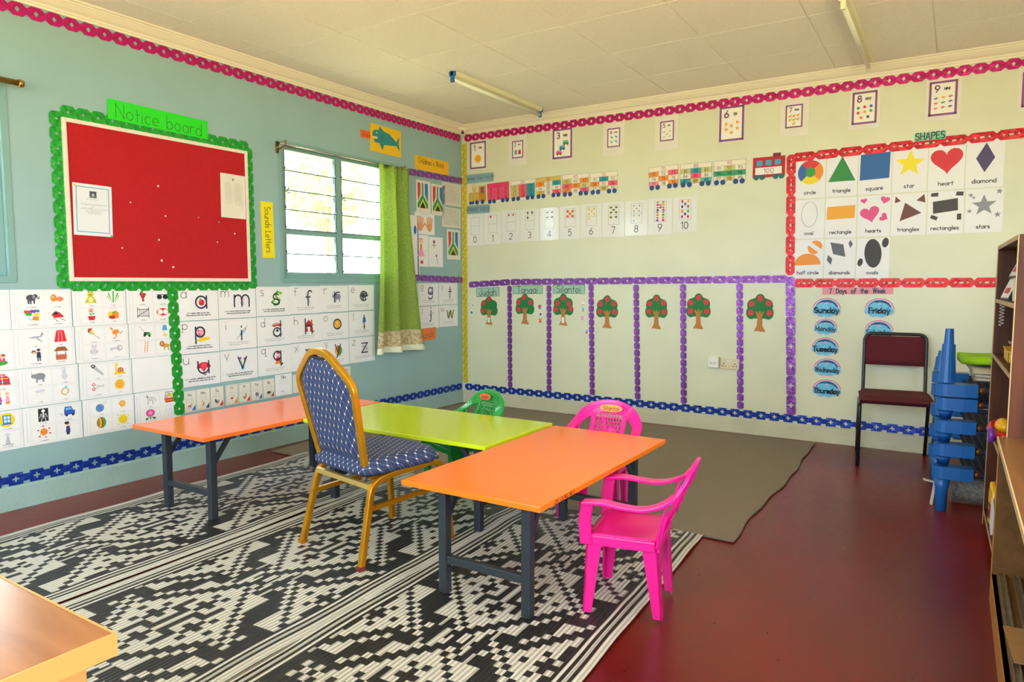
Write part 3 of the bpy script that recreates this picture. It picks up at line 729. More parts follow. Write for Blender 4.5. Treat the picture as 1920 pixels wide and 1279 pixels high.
b = MB(); b.bx(BX0+0.02, BX0+0.036, BY0+0.018, BY1-0.018, 0, 0.066); b.build('kick_board', M_BOOK, bk)
cb = thing('low_cabinet', 'low tan open cabinet with sliding door tracks next to the bookcase', 'cabinet', (4.335, -2.502, 0))
CL = 2.6; CH = 0.628
b = MB(); b.bx(-0.004, 0.46, -CL, 0.0, CH-0.018, CH); o = b.build('cabinet_top', M_CABTOP, cb)
b = MB(); b.bx(-0.008, -0.004, -CL, 0.0, CH-0.019, CH+0.0005); b.build('edging', mat('pale_cabinet_edging', '#c8a982', 0.5), o)
for y in (0.0, -1.3, -CL+0.018):
    b = MB(); b.bx(0.0 if y == 0 else 0.05, 0.45, y-0.016, y, 0, CH-0.018); o = b.build('side_panel', M_CAB, cb)
    if y == 0:
        b = MB(); b.bx(-0.003, 0.0, y-0.016, y, 0, CH-0.018); b.build('edging', mat('orange_edging', '#b37b3d', 0.5), o)
b = MB(); b.bx(0.444, 0.45, -CL, -0.016, 0.05, CH-0.018); b.build('back_panel', M_CAB, cb)
b = MB(); b.bx(0.15, 0.1515, -0.0165, -0.0155, 0.1, CH-0.02); b.bx(0.15, 0.153, -0.018, -0.016, 0.1, CH-0.02); b.build('panel_joint', mat('dark_joint', '#4a3018', 0.7), cb)
b = MB(); b.bx(0.0, 0.444, -CL, -0.016, 0.085, 0.103); b.build('bottom_shelf', M_CAB, cb)
b = MB(); b.bx(-0.003, 0.014, -CL, -0.016, 0.0, 0.103); b.build('bottom_rail', mat('orange_edging', '#b37b3d', 0.5), cb)
M_TRK = mat('worn_track_metal', '#a59c86', 0.35, metal=0.7, var=0.2, vscale=25)
for x in (0.030, 0.075):
    b = MB(); b.prism([(-0.011, 0), (-0.011, 0.012), (-0.007, 0.012), (-0.007, 0.004), (0.007, 0.004), (0.007, 0.012), (0.011, 0.012), (0.011, 0)], -CL, -0.016, lambda p, q, r, x=x: (x+p, r, 0.103+q)); b.build('door_track', M_TRK, cb)
# grey bin and cardboard on the cabinet's bottom shelf
t = thing('storage_bin', 'ribbed blue-grey plastic bin inside the low cabinet', 'bin', (4.583, -2.66, 0.103))
M_BIN = mat('blue_grey_plastic', '#6f8a9c', 0.45, var=0.08, vscale=8)
b = MB(); n = 40; prof = [(0.105, 0.0), (0.122, 0.31), (0.132, 0.312), (0.132, 0.335), (0.125, 0.335), (0.119, 0.31), (0.10, 0.006), (0.0, 0.006)]
vs = []; fs = []
for (r, z) in prof:
    for j in range(n):
        rr = r+(0.003*(j % 2) if r > 0.1 else 0); vs.append((rr*math.cos(2*PI*j/n), rr*math.sin(2*PI*j/n), z))
for i in range(len(prof)-1):
    for j in range(n): fs.append((i*n+j, i*n+(j+1) % n, (i+1)*n+(j+1) % n, (i+1)*n+j))
fs.append(tuple(reversed(range(n)))); b.add(vs, fs); b.build('bin_body', M_BIN, t)
M_CARD = mat('brown_cardboard', '#a67c4c', 0.8, var=0.1, vscale=20)
t = thing('cardboard_box', 'flattened brown cardboard flaps lying over the sliding door tracks', 'cardboard', (4.352, -3.15, 0.118), 0.06)
b = MB(); b.box((0.085, 0.0, 0.004), (0.17, 0.24, 0.006)); b.build('flap', M_CARD, t)
b = MB(); b.box((0.115, -0.05, 0.03), (0.11, 0.12, 0.006), Matrix.Rotation(0.3, 3, 'Y')); b.build('flap', M_CARD, t)
b = MB(); b.box((0.165, -0.02, 0.06), (0.006, 0.2, 0.10)); b.build('flap', M_CARD, t)
# teacher's desk at the near corner
M_DTOP = wood('orange_desk_wood', '#8a5430', '#ac7044', 0.22, (1, 6, 1), 2.5); M_DEDGE = mat('peach_desk_edge', '#dc954e', 0.45, var=0.06, vscale=6)
dk = thing('teacher_desk', 'wooden desk corner with peach painted edge beside the woven mats', 'desk', (2.62, -5.50, 0))
b = MB(); b.bx(-0.6, 0.596, -0.35, 0.335, 0.694, 0.722); b.build('desk_top', M_DTOP, dk, bevel=0.002)
b = MB(); b.bx(0.596, 0.60, -0.35, 0.339, 0.690, 0.7215); b.bx(-0.6, 0.596, 0.335, 0.339, 0.690, 0.7215); b.build('edge_band', M_DEDGE, dk)
for sx in (-0.555, 0.535):
    for sy in (-0.30, 0.285):
        b = MB(); b.bx(sx-0.03, sx+0.03, sy-0.03, sy+0.03, 0.016, 0.694); b.build('leg', M_DEDGE, dk, bevel=0.003)
b = MB(); b.bx(-0.52, 0.50, 0.295, 0.315, 0.60, 0.694); b.bx(0.540, 0.558, -0.27, 0.26, 0.60, 0.694); b.build('apron', mat('yellow_desk_apron', '#e6b85a', 0.5), dk)
# ---------------------------------------------------------------- things on the bookcase shelves
M_BLK = mat('black_plastic', '#17171b', 0.35); M_LBL = mat('printed_white_label', '#e8e6e4', 0.5, var=0.1, vscale=30)
def box_file(label, x, y, z, w, h, d, rot):
    t = thing('box_file', label, 'box file', (x, y, z), rot)
    b = MB(); b.prism([(0, 0), (d, 0), (d, h), (0.035, h), (0, h*0.05)], -w/2, w/2, lambda p, q, r: (p, r, q)); b.build('file_body', M_BLK, t)
    b = MB(); sl = [(-0.0012+0.035*k, -0.001, 0) for k in (0, 1)]
    b.add([(-0.001, -w*0.42, h*0.09), (-0.001, w*0.42, h*0.09), (0.032, w*0.42, h*0.95), (0.032, -w*0.42, h*0.95)], [(0, 1, 2, 3)]); b.build('label_sheet', M_LBL, t)
    b = MB(); b.add([(-0.002+0.006, -w*0.2, h*0.3), (-0.002+0.006, w*0.25, h*0.3), (0.015, w*0.25, h*0.55), (0.015, -w*0.2, h*0.55)], [(0, 1, 2, 3)]); b.build('label_print', mat('red_print', '#c94a4a', 0.6), t)
    return t
box_file('black box file with white label on the bookcase shelf, under the other file', 4.36, -1.80, 1.126, 0.20, 0.098, 0.26, 0.12)
box_file('black box file with white label stacked on top of the other file', 4.385, -1.81, 1.226, 0.20, 0.085, 0.24, 0.10)
t = thing('paper_bundle', 'bundle of papers standing beside the black box files', 'papers', (4.37, -2.08, 1.126))
for k in range(7):
    b = MB(); b.box((0.10, -0.02*k+0.05, 0.048), (0.19, 0.012, 0.095), Matrix.Rotation(0.06*(k-3), 3, 'X')); b.build('sheet_stack', mat('aged_paper', '#d9cfb8', 0.8) if k % 2 else mat('white_paper_edge', '#e6e4de', 0.8), t)
t = thing('small_carton', 'small brown carton lying on top of the black box files', 'box', (4.43, -1.82, 1.3125), 0.1)
b = MB(); b.bx(0, 0.16, -0.07, 0.07, 0, 0.028); b.build('carton_body', mat('brown_carton', '#9a6a4a', 0.6), t, bevel=0.002)
b = MB(); b.bx(-0.001, 0, -0.06, 0.03, 0.003, 0.025); b.build('carton_label', M_LBL, t)
b = MB(); b.bx(4.41, 4.58, -1.93, -1.74, 1.3415, 1.349); tag(b.build('orange_folder', mat('orange_card', '#f0562a', 0.5), bevel=0.001), 'orange folder on top of the small brown carton', 'folder')
b = MB(); b.tube([(4.36+0.010*math.cos(q*0.9), -1.66+0.010*math.sin(q*0.9), 1.105-0.0022*q) for q in range(0, 48)], 0.0014, 5); tag(b.build('paper_spiral', mat('white_string', '#efeae2', 0.6)), 'white curled spiral hanging from the bookcase shelf', 'spiral')
t = thing('yellow_tray', 'yellow plastic tray of bits on the bookcase shelf', 'tray', (4.37, -1.93, 0.8625))
M_YT = mat('yellow_tray_plastic', '#e8b83a', 0.4)
b = MB(); b.bx(0, 0.22, -0.14, 0.14, 0, 0.006); b.bx(0, 0.006, -0.14, 0.14, 0, 0.05); b.bx(0.214, 0.22, -0.14, 0.14, 0, 0.05); b.bx(0, 0.22, -0.14, -0.134, 0, 0.05); b.bx(0, 0.22, 0.134, 0.14, 0, 0.05); b.build('tray_body', M_YT, t, bevel=0.002)
b = MB(); b.bx(-0.004, 0.224, -0.145, 0.145, 0.048, 0.053); b.bx(0.01, 0.21, -0.13, 0.13, 0.047, 0.048); b.build('tray_rim', M_YT, t)
for k, (c, y) in enumerate((('#c8202c', 0.05), ('#1f9a4a', -0.03), ('#d02a3a', -0.08), ('#2a5ec0', 0.0))):
    b = MB(); b.tube([(0.02+0.02*k, y, 0.062), (0.17, y+0.05, 0.062+0.004*k)], 0.007, 8); tag(b.build('crayon', mat('crayon_'+c[1:], c, 0.5)), ('red', 'green', 'dark red', 'blue')[k]+' crayon lying across the yellow tray', 'crayon').matrix_world = Matrix.Translation((4.37, -1.93, 0.8625))
t = thing('crumpled_papers', 'crumpled white papers on top of the yellow tray', 'paper', (4.40, -1.93, 0.938))
for k in range(3):
    rnd = random.Random(k+20); b = MB(); g = [[rnd.uniform(-0.008, 0.008) for _ in range(7)] for _ in range(7)]
    b.grid(6, 6, lambda u, v: (-0.02+u*0.17+0.02*k, -0.11+v*0.2-0.01*k, 0.012*k+g[round(u*6)][round(v*6)]+0.035*(u-0.5)**2*k)); b.build('sheet', mat('white_sheet', '#e9e9ee', 0.6), t, solid=0.0006)
# bag, toy and glue
t = thing('plastic_bag', 'clear crinkled plastic bag standing on the bookcase shelf', 'bag', (4.40, -2.06, 0.509))
rnd = random.Random(9); b = MB(); g = [[rnd.uniform(-0.012, 0.012) for _ in range(13)] for _ in range(13)]
for sd in (-1, 1):
    b.grid(12, 12, lambda u, v: (0.06+sd*(0.05*math.sin(PI*u)*(1-0.7*v))+g[round(u*12)][round(v*12)]*0.6, -0.13+u*0.24+g[round(v*12)][round(u*12)]*0.4, 0.004+v*0.235))
b.build('bag_film', mat('crinkled_clear_film', '#d5d2d2', 0.18, var=0.1, vscale=14, bump=0.3, bscale=18), t, smooth=False)
t = thing('toy_hat', 'red and yellow plastic toy hanging over the shelf edge', 'toy', (4.352, -1.86, 0.509))
b = MB(); b.ball((0.03, 0.0, 0.052), (0.036, 0.07, 0.036)); b.build('toy_dome', mat('toy_yellow', '#f2b41c', 0.25), t, smooth=True)
b = MB(); b.tube([(0.03+0.048*math.cos(2*PI*k/24), 0.092*math.sin(2*PI*k/24), 0.036+0.016*math.sin(2*PI*k/24)) for k in range(24)], 0.017, 8, closed=True); b.build('toy_ring', mat('toy_red', '#e01a20', 0.2), t, smooth=True)
b = MB(); b.ball((0.05, -0.08, 0.022), 0.02); b.build('toy_knob', mat('toy_green', '#63c22e', 0.3), t, smooth=True)
b = MB(); b.ball((0.035, -0.03, 0.014), (0.024, 0.034, 0.014)); b.build('toy_foot', mat('toy_orange', '#f0781c', 0.3), t, smooth=True)
t = thing('toy_ring_link', 'purple plastic toy ring beside the red toy', 'toy', (4.332, -1.995, 0.512))
b = MB(); b.tube([(0.0, 0.026*math.cos(2*PI*k/16), 0.028+0.026*math.sin(2*PI*k/16)) for k in range(16)], 0.011, 8, closed=True); b.build('ring_body', mat('toy_purple', '#7a2fb0', 0.3), t, smooth=True)
t = thing('glue_bottle', 'yellow glue bottle with red cap in the bottom of the bookcase', 'bottle', (4.375, -1.80, 0.084), 0.1)
M_YB = mat('yellow_bottle', '#f2c21a', 0.3)
b = MB(); pr = [(-0.055, 0), (0.055, 0), (0.055, 0.13), (0.045, 0.165), (0.0, 0.185), (-0.03, 0.20), (-0.05, 0.15), (-0.055, 0.12)]
b.prism(pr, -0.025, 0.025, lambda p, q, r: (r, -p, q)); b.build('bottle_body', M_YB, t, bevel=0.008, seg=3)
b = MB(); b.lathe([(0.012, 0), (0.014, 0.02), (0.006, 0.035), (0.004, 0.05)], 12, (0.0, -0.01, 0.185)); b.build('cap', mat('toy_red', '#e01a20', 0.2), t, smooth=True)
b = MB(); b.bx(-0.0265, -0.0255, -0.03, 0.035, 0.03, 0.10); b.build('bottle_label', mat('maroon_label', '#7c2030', 0.5), t)
b = MB(); b.bx(-0.0275, -0.0268, -0.01, 0.02, 0.07, 0.09); b.build('label_flame', mat('toy_orange', '#f0781c', 0.3), t)
b = MB(); b.box((4.355, -1.915, 0.15), (0.008, 0.12, 0.13), Matrix.Rotation(0.25, 3, 'X')); tag(b.build('white_card', mat('white_sheet', '#e9e9ee', 0.6)), 'white card leaning beside the yellow glue bottle', 'card')
# ---------------------------------------------------------------- tube lights, camera dome, sockets
M_BAT = mat('cream_batten', '#e6e0bc', 0.45); M_TUBE = mat('tube_glass', '#eef0dc', 0.25); M_BLU = mat('blue_lamp_holder', '#1d5fae', 0.4)
def tube_light(label, x, y0, y1, blue0, blue1):
    t = thing('tube_light', label, 'light', (x, (y0+y1)/2, ROOM_Z-0.0005)); h = (y1-y0)/2
    b = MB(); b.prism([(-0.030, 0), (-0.024, -0.030), (0.024, -0.030), (0.030, 0)], -h+0.02, h-0.02, lambda p, q, r: (p, r, q)); b.build('batten', M_BAT, t)
    b = MB(); b.tube([(0, -h+0.02, -0.058), (0, h-0.02, -0.058)], 0.014, 12); b.build('tube', M_TUBE, t, smooth=True)
    for s, bl in ((-1, blue0), (1, blue1)):
        b = MB(); b.bx(-0.014, 0.014, s*(h-0.012)-0.010, s*(h-0.012)+0.010, -0.078, -0.0); b.bx(-0.026, 0.026, s*(h-0.012)-0.010, s*(h-0.012)+0.010, -0.034, -0.0); b.build('lamp_holder', M_BLU if bl else M_BAT, t, bevel=0.004)
tube_light('unlit fluorescent tube with blue end on the ceiling near the corner', 1.02, -1.50, -0.21, True, True)
tube_light('unlit fluorescent tube on the ceiling above the shape cards', 3.60, -1.47, -0.18, False, False)
t = thing('security_camera', 'small white security camera high in the corner', 'camera', (0.045, -0.045, 2.645))
b = MB(); b.box((0.0, 0.0, 0.048), (0.085, 0.085, 0.018), Matrix.Rotation(PI/4, 3, 'Z')); b.build('bracket', M_CORN, t, bevel=0.004)
b = MB(); b.lathe([(0.028, 0), (0.034, 0.012), (0.036, 0.035), (0.028, 0.045)], 16, (0, 0, 0)); b.build('housing', M_CORN, t, smooth=True)
d = (CAM-Vector((0.045, -0.045, 2.66))); d.normalize(); Rc = d.to_track_quat('Z', 'Y').to_matrix()
b = MB(); b.lathe([(0.027, 0.0), (0.027, 0.034), (0.020, 0.037)], 16); b.v = [tuple(Rc @ Vector(v)+Vector((0, 0, 0.018))) for v in b.v]; b.build('lens_barrel', M_CORN, t, smooth=True)
b = MB(); b.lathe([(0.018, 0.036), (0.018, 0.039), (0.010, 0.040)], 16); b.v = [tuple(Rc @ Vector(v)+Vector((0, 0, 0.018))) for v in b.v]; b.build('lens', mat('dark_lens', '#1c2a1e', 0.1), t, smooth=True)
M_WPL = mat('white_switch_plastic', '#eceae4', 0.35); M_APL = mat('aged_socket_plastic', '#e0cfae', 0.4); M_HOLE = mat('socket_dark', '#1a1512', 0.6)
x0, z0 = 2.497, 0.515
t = thing('data_outlet', 'square white two-port outlet box left of the power socket', 'outlet', (x0, 0, z0))
b = MB(); b.bx(0, 0.090, -0.042, 0, 0, 0.090); b.build('outlet_box', M_WPL, t, bevel=0.004)
b = MB(); b.bx(0.004, 0.086, -0.047, -0.042, 0.004, 0.086); b.build('face_plate', M_WPL, t, bevel=0.002)
for dx in (0.020, 0.048): 
    b = MB(); b.bx(dx, dx+0.020, -0.0485, -0.0465, 0.030, 0.048); b.build('port', mat('port_grey', '#c9c7c0', 0.5), t)
t = thing('power_socket', 'cream double power socket beside a purple strip', 'socket', (x0+0.094, 0, z0-0.008))
b = MB(); b.bx(0, 0.150, -0.012, 0, 0, 0.088); b.build('socket_plate', M_APL, t, bevel=0.004)
for dx in (0.055, 0.075):
    b = MB(); b.bx(dx, dx+0.018, -0.016, -0.012, 0.058, 0.074); b.build('rocker_switch', M_WPL, t, bevel=0.001)
for cx_ in (0.030, 0.118):
    for (dx, dz, w, h) in ((0, 0.046, 0.006, 0.011), (-0.012, 0.026, 0.009, 0.006), (0.012, 0.026, 0.009, 0.006)):
        b = MB(); b.bx(cx_+dx-w/2, cx_+dx+w/2, -0.0126, -0.0118, dz-h/2, dz+h/2); b.build('pin_hole', M_HOLE, t)
# ---------------------------------------------------------------- curtain and rods
def curtain_mats():
    g = bpy.data.materials.new('green_curtain_linen'); g.use_nodes = True; nt = g.node_tree; p = nt.nodes['Principled BSDF']
    tc = nt.nodes.new('ShaderNodeTexCoord'); n = nt.nodes.new('ShaderNodeTexNoise'); n.inputs['Scale'].default_value = 160; n.inputs['Detail'].default_value = 3
    nt.links.new(tc.outputs['Object'], n.inputs['Vector'])
    r = nt.nodes.new('ShaderNodeValToRGB'); r.color_ramp.elements[0].color = (*lin('#6f8f2a'), 1); r.color_ramp.elements[1].color = (*lin('#a9c256'), 1)
    r.color_ramp.elements[0].position = 0.3; r.color_ramp.elements[1].position = 0.7
    nt.links.new(n.outputs[0], r.inputs[0]); nt.links.new(r.outputs[0], p.inputs['Base Color']); p.inputs['Roughness'].default_value = 0.7
    tr = nt.nodes.new('ShaderNodeBsdfTranslucent'); nt.links.new(r.outputs[0], tr.inputs[0])
    mx = nt.nodes.new('ShaderNodeMixShader'); mx.inputs[0].default_value = 0.3
    out = [q for q in nt.nodes if q.type == 'OUTPUT_MATERIAL'][0]
    nt.links.new(p.outputs[0], mx.inputs[1]); nt.links.new(tr.outputs[0], mx.inputs[2]); nt.links.new(mx.outputs[0], out.inputs[0])
    return g
M_CURT = curtain_mats()
M_LACE = mat('brown_floral_lace', '#d8cda8', 0.8, var=0.3, vscale=55, col2='#9a7a3a'); M_HEM = mat('cream_sheer_hem', '#dfe3c4', 0.7, var=0.06, vscale=30)
ct = thing('curtain', 'green linen curtain with brown lace border bunched beside the window', 'curtain', (0.0, 0.0, 0.60))
def curtain_pt(u, h):
    """u across the cloth, h height above the hem (0..1.6)"""
    f = h/1.59; ya = -1.36+(0.085)*f**0.7; yb = -0.625-0.255*f**0.6
    amp = 0.024+0.030*(1-f)+0.01*math.sin(3*f)
    y = ya+(yb-ya)*u+0.008*math.sin(9*u+4*f)
    x = 0.085+amp*math.sin(2*PI*(2.6*u+0.25*math.sin(2.2*u+0.4)))+(0.022*math.sin(2*PI*6.5*u)*max(0.0, (f-0.80))/0.2)
    return (x, y, h)
def band(h0, h1, nv): 
    b = MB(); b.grid(90, nv, lambda u, v: curtain_pt(u, h0+(h1-h0)*v)); return b
band(0.185, 1.59, 46).build('cloth_panel', M_CURT, ct, smooth=True)
band(0.05, 0.185, 6).build('lace_border', M_LACE, ct, smooth=True)
band(0.0, 0.05, 3).build('hem', M_HEM, ct, smooth=True)
b = MB(); b.tube([curtain_pt(k/60, 1.583)[:2]+(1.575+0.006*math.sin(k),) for k in range(61)], 0.008, 6); b.build('heading_tape', M_CURT, ct, smooth=True)
M_BRS = mat('aged_brass', '#8a7350', 0.35, metal=0.8); M_CHR = mat('chrome_rod', '#b9bcc0', 0.2, metal=0.9)
def rod(name, label, y0, y1, z, r, m, brackets, cap):
    t = thing(name, label, 'curtain rod', (0, y0, z))
    b = MB(); b.tube([(0.085, 0, 0), (0.085, y1-y0, 0)], r, 10); b.build('rod', m, t, smooth=True)
    for yb in brackets:
        b = MB(); b.bx(0.0, 0.006, yb-y0-0.012, yb-y0+0.012, -0.055, 0.03); b.tube(fillet([(0.0, yb-y0, -0.03), (0.05, yb-y0, -0.028), (0.085, yb-y0, -r-0.004), (0.10, yb-y0, 0.012), (0.09, yb-y0, 0.028)], 0.02), 0.006, 6)
        b.bar((0.02, yb-y0-0.03, -0.03), (0.075, yb-y0+0.03, 0.03), 0.012, 0.006); b.build('bracket', M_BRS, t)
    for yy in cap:
        b = MB(); b.lathe([(r*1.3, -0.012), (r*1.4, 0.0), (r*1.1, 0.012)], 12); b.v = [(0.085+v[0], (yy-y0)+v[2], v[1]) for v in b.v]; b.build('end_cap', M_BLK if m is M_CHR else m, t, smooth=True)
rod('curtain_rod', 'thin chrome curtain rod on brass brackets over the louvre window', -2.29, -0.90, 2.185, 0.0065, M_CHR, (-2.235, -0.955), (-2.29,))
rod('curtain_rod', 'thick brass curtain pole ending left of the notice board', -5.35, -3.90, 2.215, 0.015, mat('bright_brass', '#a98443', 0.25, metal=0.85), (-5.25, -4.03), (-3.90,))
# ---------------------------------------------------------------- paper on the walls: sheets, print, lettering
INKS = dict(k='#20242c', w='#f6f6f4', r='#e0202c', g='#2fa83a', b='#2a6fc8', y='#f2d21c', o='#f08a24', n='#9a5a2c', a='#8a8e98', A='#4a4e58', p='#f2a3bd', P='#7a3fa0',
            c='#7cc8ea', s='#f0bf92', G='#9ad04a', m='#d83a8a', t='#1fa0a8', N='#27324e', f='#d3d6df', d='#e9bcc4', D='#b23a30', e='#f1efe6', u='#8a4f8e', v='#b9bcc6', z='#2a7a50')
INK = {k: lin(v) for k, v in INKS.items()}
M_INK = color_attr_mat('printing_ink', 0.5)
M_INKG = color_attr_mat('laminated_ink', 0.12)
M_PAPER = mat('white_paper', '#eeeef0', 0.55, var=0.02, vscale=6)
M_LAM = mat('laminated_paper', '#e9e9e6', 0.10, var=0.02, vscale=6)
M_OLDP = mat('off_white_paper', '#e6e2d6', 0.6, var=0.05, vscale=9)
class PB:
    """flat print: coloured shapes in the plane of a sheet, each a hair above the last"""
    def __init__(s): s.v = []; s.f = []; s.c = []; s.z = 0.0
    def _put(s, pts, c):
        k = len(s.v); s.v += [(x, y, s.z) for x, y in pts]; s.f.append(tuple(range(k, k+len(pts)))); s.c.append(INK[c] if isinstance(c, str) and len(c) == 1 else (lin(c) if isinstance(c, str) else c))
    def up(s): s.z += 0.00006
    def poly(s, pts, c):
        a = sum(pts[i][0]*pts[(i+1) % len(pts)][1]-pts[(i+1) % len(pts)][0]*pts[i][1] for i in range(len(pts)))
        s._put(pts if a > 0 else pts[::-1], c); s.up()
    def rect(s, x0, y0, x1, y1, c): s.poly([(x0, y0), (x1, y0), (x1, y1), (x0, y1)], c)
    def ell(s, cx, cy, rx, ry, c, rot=0, n=18, a0=0, a1=360):
        cr, sr = math.cos(math.radians(rot)), math.sin(math.radians(rot)); pts = []
        full = abs(a1-a0) >= 360
        for k in range(n if full else n+1):
            a = math.radians(a0+(a1-a0)*k/n); x, y = rx*math.cos(a), ry*math.sin(a); pts.append((cx+x*cr-y*sr, cy+x*sr+y*cr))
        s.poly(pts, c)
    def line(s, pts, w, c, closed=False):
        n = len(pts); rng = range(n if closed else n-1)
        for i in rng:
            (x0, y0), (x1, y1) = pts[i], pts[(i+1) % n]; L = math.hypot(x1-x0, y1-y0)
            if L < 1e-7: continue
            dx, dy = (x1-x0)/L*w/2, (y1-y0)/L*w/2
            a = [(x0-dx-dy*0.99, y0-dy+dx*0.99), (x0-dx+dy*0.99, y0-dy-dx*0.99), (x1+dx+dy*0.99, y1+dy-dx*0.99), (x1+dx-dy*0.99, y1+dy+dx*0.99)]
            s._put(a, c)
        s.up()
    def frame(s, x0, y0, x1, y1, w, c): s.line([(x0, y0), (x1, y0), (x1, y1), (x0, y1)], w, c, True)
    def build(s, name, parent, m=None, z=0.0):
        if not s.f: return None
        me = bpy.data.meshes.new(name); me.from_pydata([(x, y, q+z) for x, y, q in s.v], [], s.f); me.materials.append(m or M_INK); set_ink(me, s.c); me.update()
        o = bpy.data.objects.new(name, me); COL.objects.link(o); o.parent = parent; return o
# single-stroke letters: x-height 8, capitals 14; '@' is an arc (cx, cy, rx, ry, from, to)
GL = {
 'a': (8, '@4,4,4,4,0,360;8,8 8,0'), 'b': (8, '0,14 0,0;@4,4,4,4,0,360'), 'c': (7, '@4,4,4,4,50,310'), 'd': (8, '@4,4,4,4,0,360;8,14 8,0'),
 'e': (8, '0,4 8,4;@4,4,4,4,0,315'), 'f': (5, '@5,11,2.5,3,40,180;2.5,11 2.5,0;0,8 5,8'), 'g': (8, '@4,4,4,4,0,360;8,8 8,-2;@4,-2,4,3.2,0,-150'),
 'h': (8, '0,14 0,0;@4,4,4,4,180,0;8,4 8,0'), 'i': (1, '0.5,8 0.5,0;0.5,11 0.5,11.6'), 'j': (3, '2,8 2,-2;@0,-2,2,2.6,0,-100;2,11 2,11.6'), 'k': (7, '0,14 0,0;6,8 0,3;2,4.6 6.5,0'),
 'l': (1, '0.5,14 0.5,0'), 'm': (12, '0,8 0,0;@3,5,3,3,180,0;6,5 6,0;@9,5,3,3,180,0;12,5 12,0'), 'n': (8, '0,8 0,0;@4,4,4,4,180,0;8,4 8,0'), 'o': (8, '@4,4,4,4,0,360'),
 'p': (8, '0,8 0,-5;@4,4,4,4,0,360'), 'q': (9, '@4,4,4,4,0,360;8,8 8,-5 9.6,-3.4'), 'r': (5, '0,8 0,0;@4,4,4,4,180,65'), 's': (6, '@3,6,2.6,2,40,270;@3,2,2.8,2,90,-140'),
 't': (5, '2.5,13 2.5,0;0,8 5,8'), 'u': (8, '0,8 0,4;@4,4,4,4,180,360;8,8 8,0'), 'v': (7, '0,8 3.5,0 7,8'), 'w': (11, '0,8 2.8,0 5.5,8 8.2,0 11,8'), 'x': (7, '0,8 7,0;7,8 0,0'), 'y': (7, '0,8 3.5,0;7,8 2,-5'), 'z': (7, '0,8 7,8 0,0 7,0'),
 'A': (10, '0,0 5,14 10,0;2,5 8,5'), 'B': (8, '0,0 0,14 4,14;@4,10.5,4,3.5,90,-90;0,7 4,7;@4,3.5,4,3.5,90,-90;4,0 0,0'), 'C': (10, '@7,7,7,7,55,305'), 'D': (9, '0,0 0,14 2,14;@2,7,7,7,90,-90;2,0 0,0'), 'E': (7, '7,14 0,14 0,0 7,0;0,7 6,7'),
 'F': (7, '7,14 0,14 0,0;0,7 6,7'), 'G': (11, '@7,7,7,7,50,360;14,7 8,7'), 'H': (9, '0,14 0,0;9,14 9,0;0,7 9,7'), 'I': (1, '0.5,14 0.5,0'), 'J': (6, '6,14 6,4;@3,4,3,4,0,-180'), 'K': (8, '0,14 0,0;8,14 0,6;2.5,8 8,0'), 'L': (7, '0,14 0,0 7,0'),
 'M': (12, '0,0 1,14 6,3 11,14 12,0'), 'N': (10, '0,0 0,14 10,0 10,14'), 'O': (14, '@7,7,7,7,0,360'), 'P': (8, '0,0 0,14 4,14;@4,10.5,4,3.5,90,-90;4,7 0,7'), 'R': (8, '0,0 0,14 4,14;@4,10.5,4,3.5,90,-90;4,7 0,7;4,7 8,0'),
 'S': (8, '@4,10.5,3.6,3.5,35,270;@4,3.5,4,3.5,90,-145'), 'T': (8, '0,14 8,14;4,14 4,0'), 'U': (9, '0,14 0,4.5;@4.5,4.5,4.5,4.5,180,360;9,4.5 9,14'), 'V': (10, '0,14 5,0 10,14'), 'W': (14, '0,14 3.5,0 7,14 10.5,0 14,14'), 'X': (9, '0,14 9,0;9,14 0,0'), 'Y': (9, '0,14 4.5,7 9,14;4.5,7 4.5,0'), 'Z': (9, '0,14 9,14 0,0 9,0'),
 '0': (8, '@4,7,4,7,0,360'), '1': (3, '0,11 3,14 3,0'), '2': (8, '@4,10,4,4,160,-35;7.2,7.6 0,0 8,0'), '3': (8, '@3.6,10.5,3.6,3.5,140,-90;@3.6,3.6,4,3.6,90,-140'), '4': (9, '6.5,0 6.5,14 0,4 9,4'), '5': (8, '7,14 1.5,14 1,8;@3.8,4.6,4,4.6,125,-145'),
 '6': (8, '6,14 0.8,6;@4,4,4,4,0,360'), '7': (8, '0,14 8,14 3,0'), '8': (8, '@4,10.6,3.2,3.4,0,360;@4,3.7,4,3.7,0,360'), '9': (8, '@4,10,4,4,0,360;7.2,8 2,0'),
 ',': (2, '1,1 0,-2'), '.': (1, '0.5,0 0.5,0.6'), "'": (2, '1,14 0.6,11.5'), '!': (1, '0.5,14 0.5,4;0.5,0.6 0.5,0'), ' ': (5, '')}
_gc = {}
def glyph(ch):
    if ch in _gc: return _gc[ch]
    adv, d = GL.get(ch, GL[' ']); out = []
    for st in d.split(';'):
        if not st: continue
        if st[0] == '@':
            cx, cy, rx, ry, a0, a1 = map(float, st[1:].split(',')); n = max(5, int(abs(a1-a0)/24))
            out.append([(cx+rx*math.cos(math.radians(a0+(a1-a0)*k/n)), cy+ry*math.sin(math.radians(a0+(a1-a0)*k/n))) for k in range(n+1)])
        else: out.append([tuple(map(float, q.split(','))) for q in st.split()])
    _gc[ch] = (adv, out); return _gc[ch]
def text_w(s, h, gap=3.2): return (sum(glyph(c)[0]+gap for c in s)-gap)*h/14
def text(pb, s, x, y, h, w, c='N', align='c', sx=1.0, jit=0.0, gap=3.2, seed=1):
    """write s with capital height h and stroke width w"""
    rnd = random.Random(seed); k = h/14; W_ = text_w(s, h, gap)*sx
    cx = x-W_/2 if align == 'c' else x
    for ch in s:
        adv, sts = glyph(ch); j = rnd.uniform(-jit, jit)*h
        for st in sts: pb.line([(cx+p*k*sx, y+q*k+j) for p, q in st], w, c)
        cx += (adv+gap)*k*sx
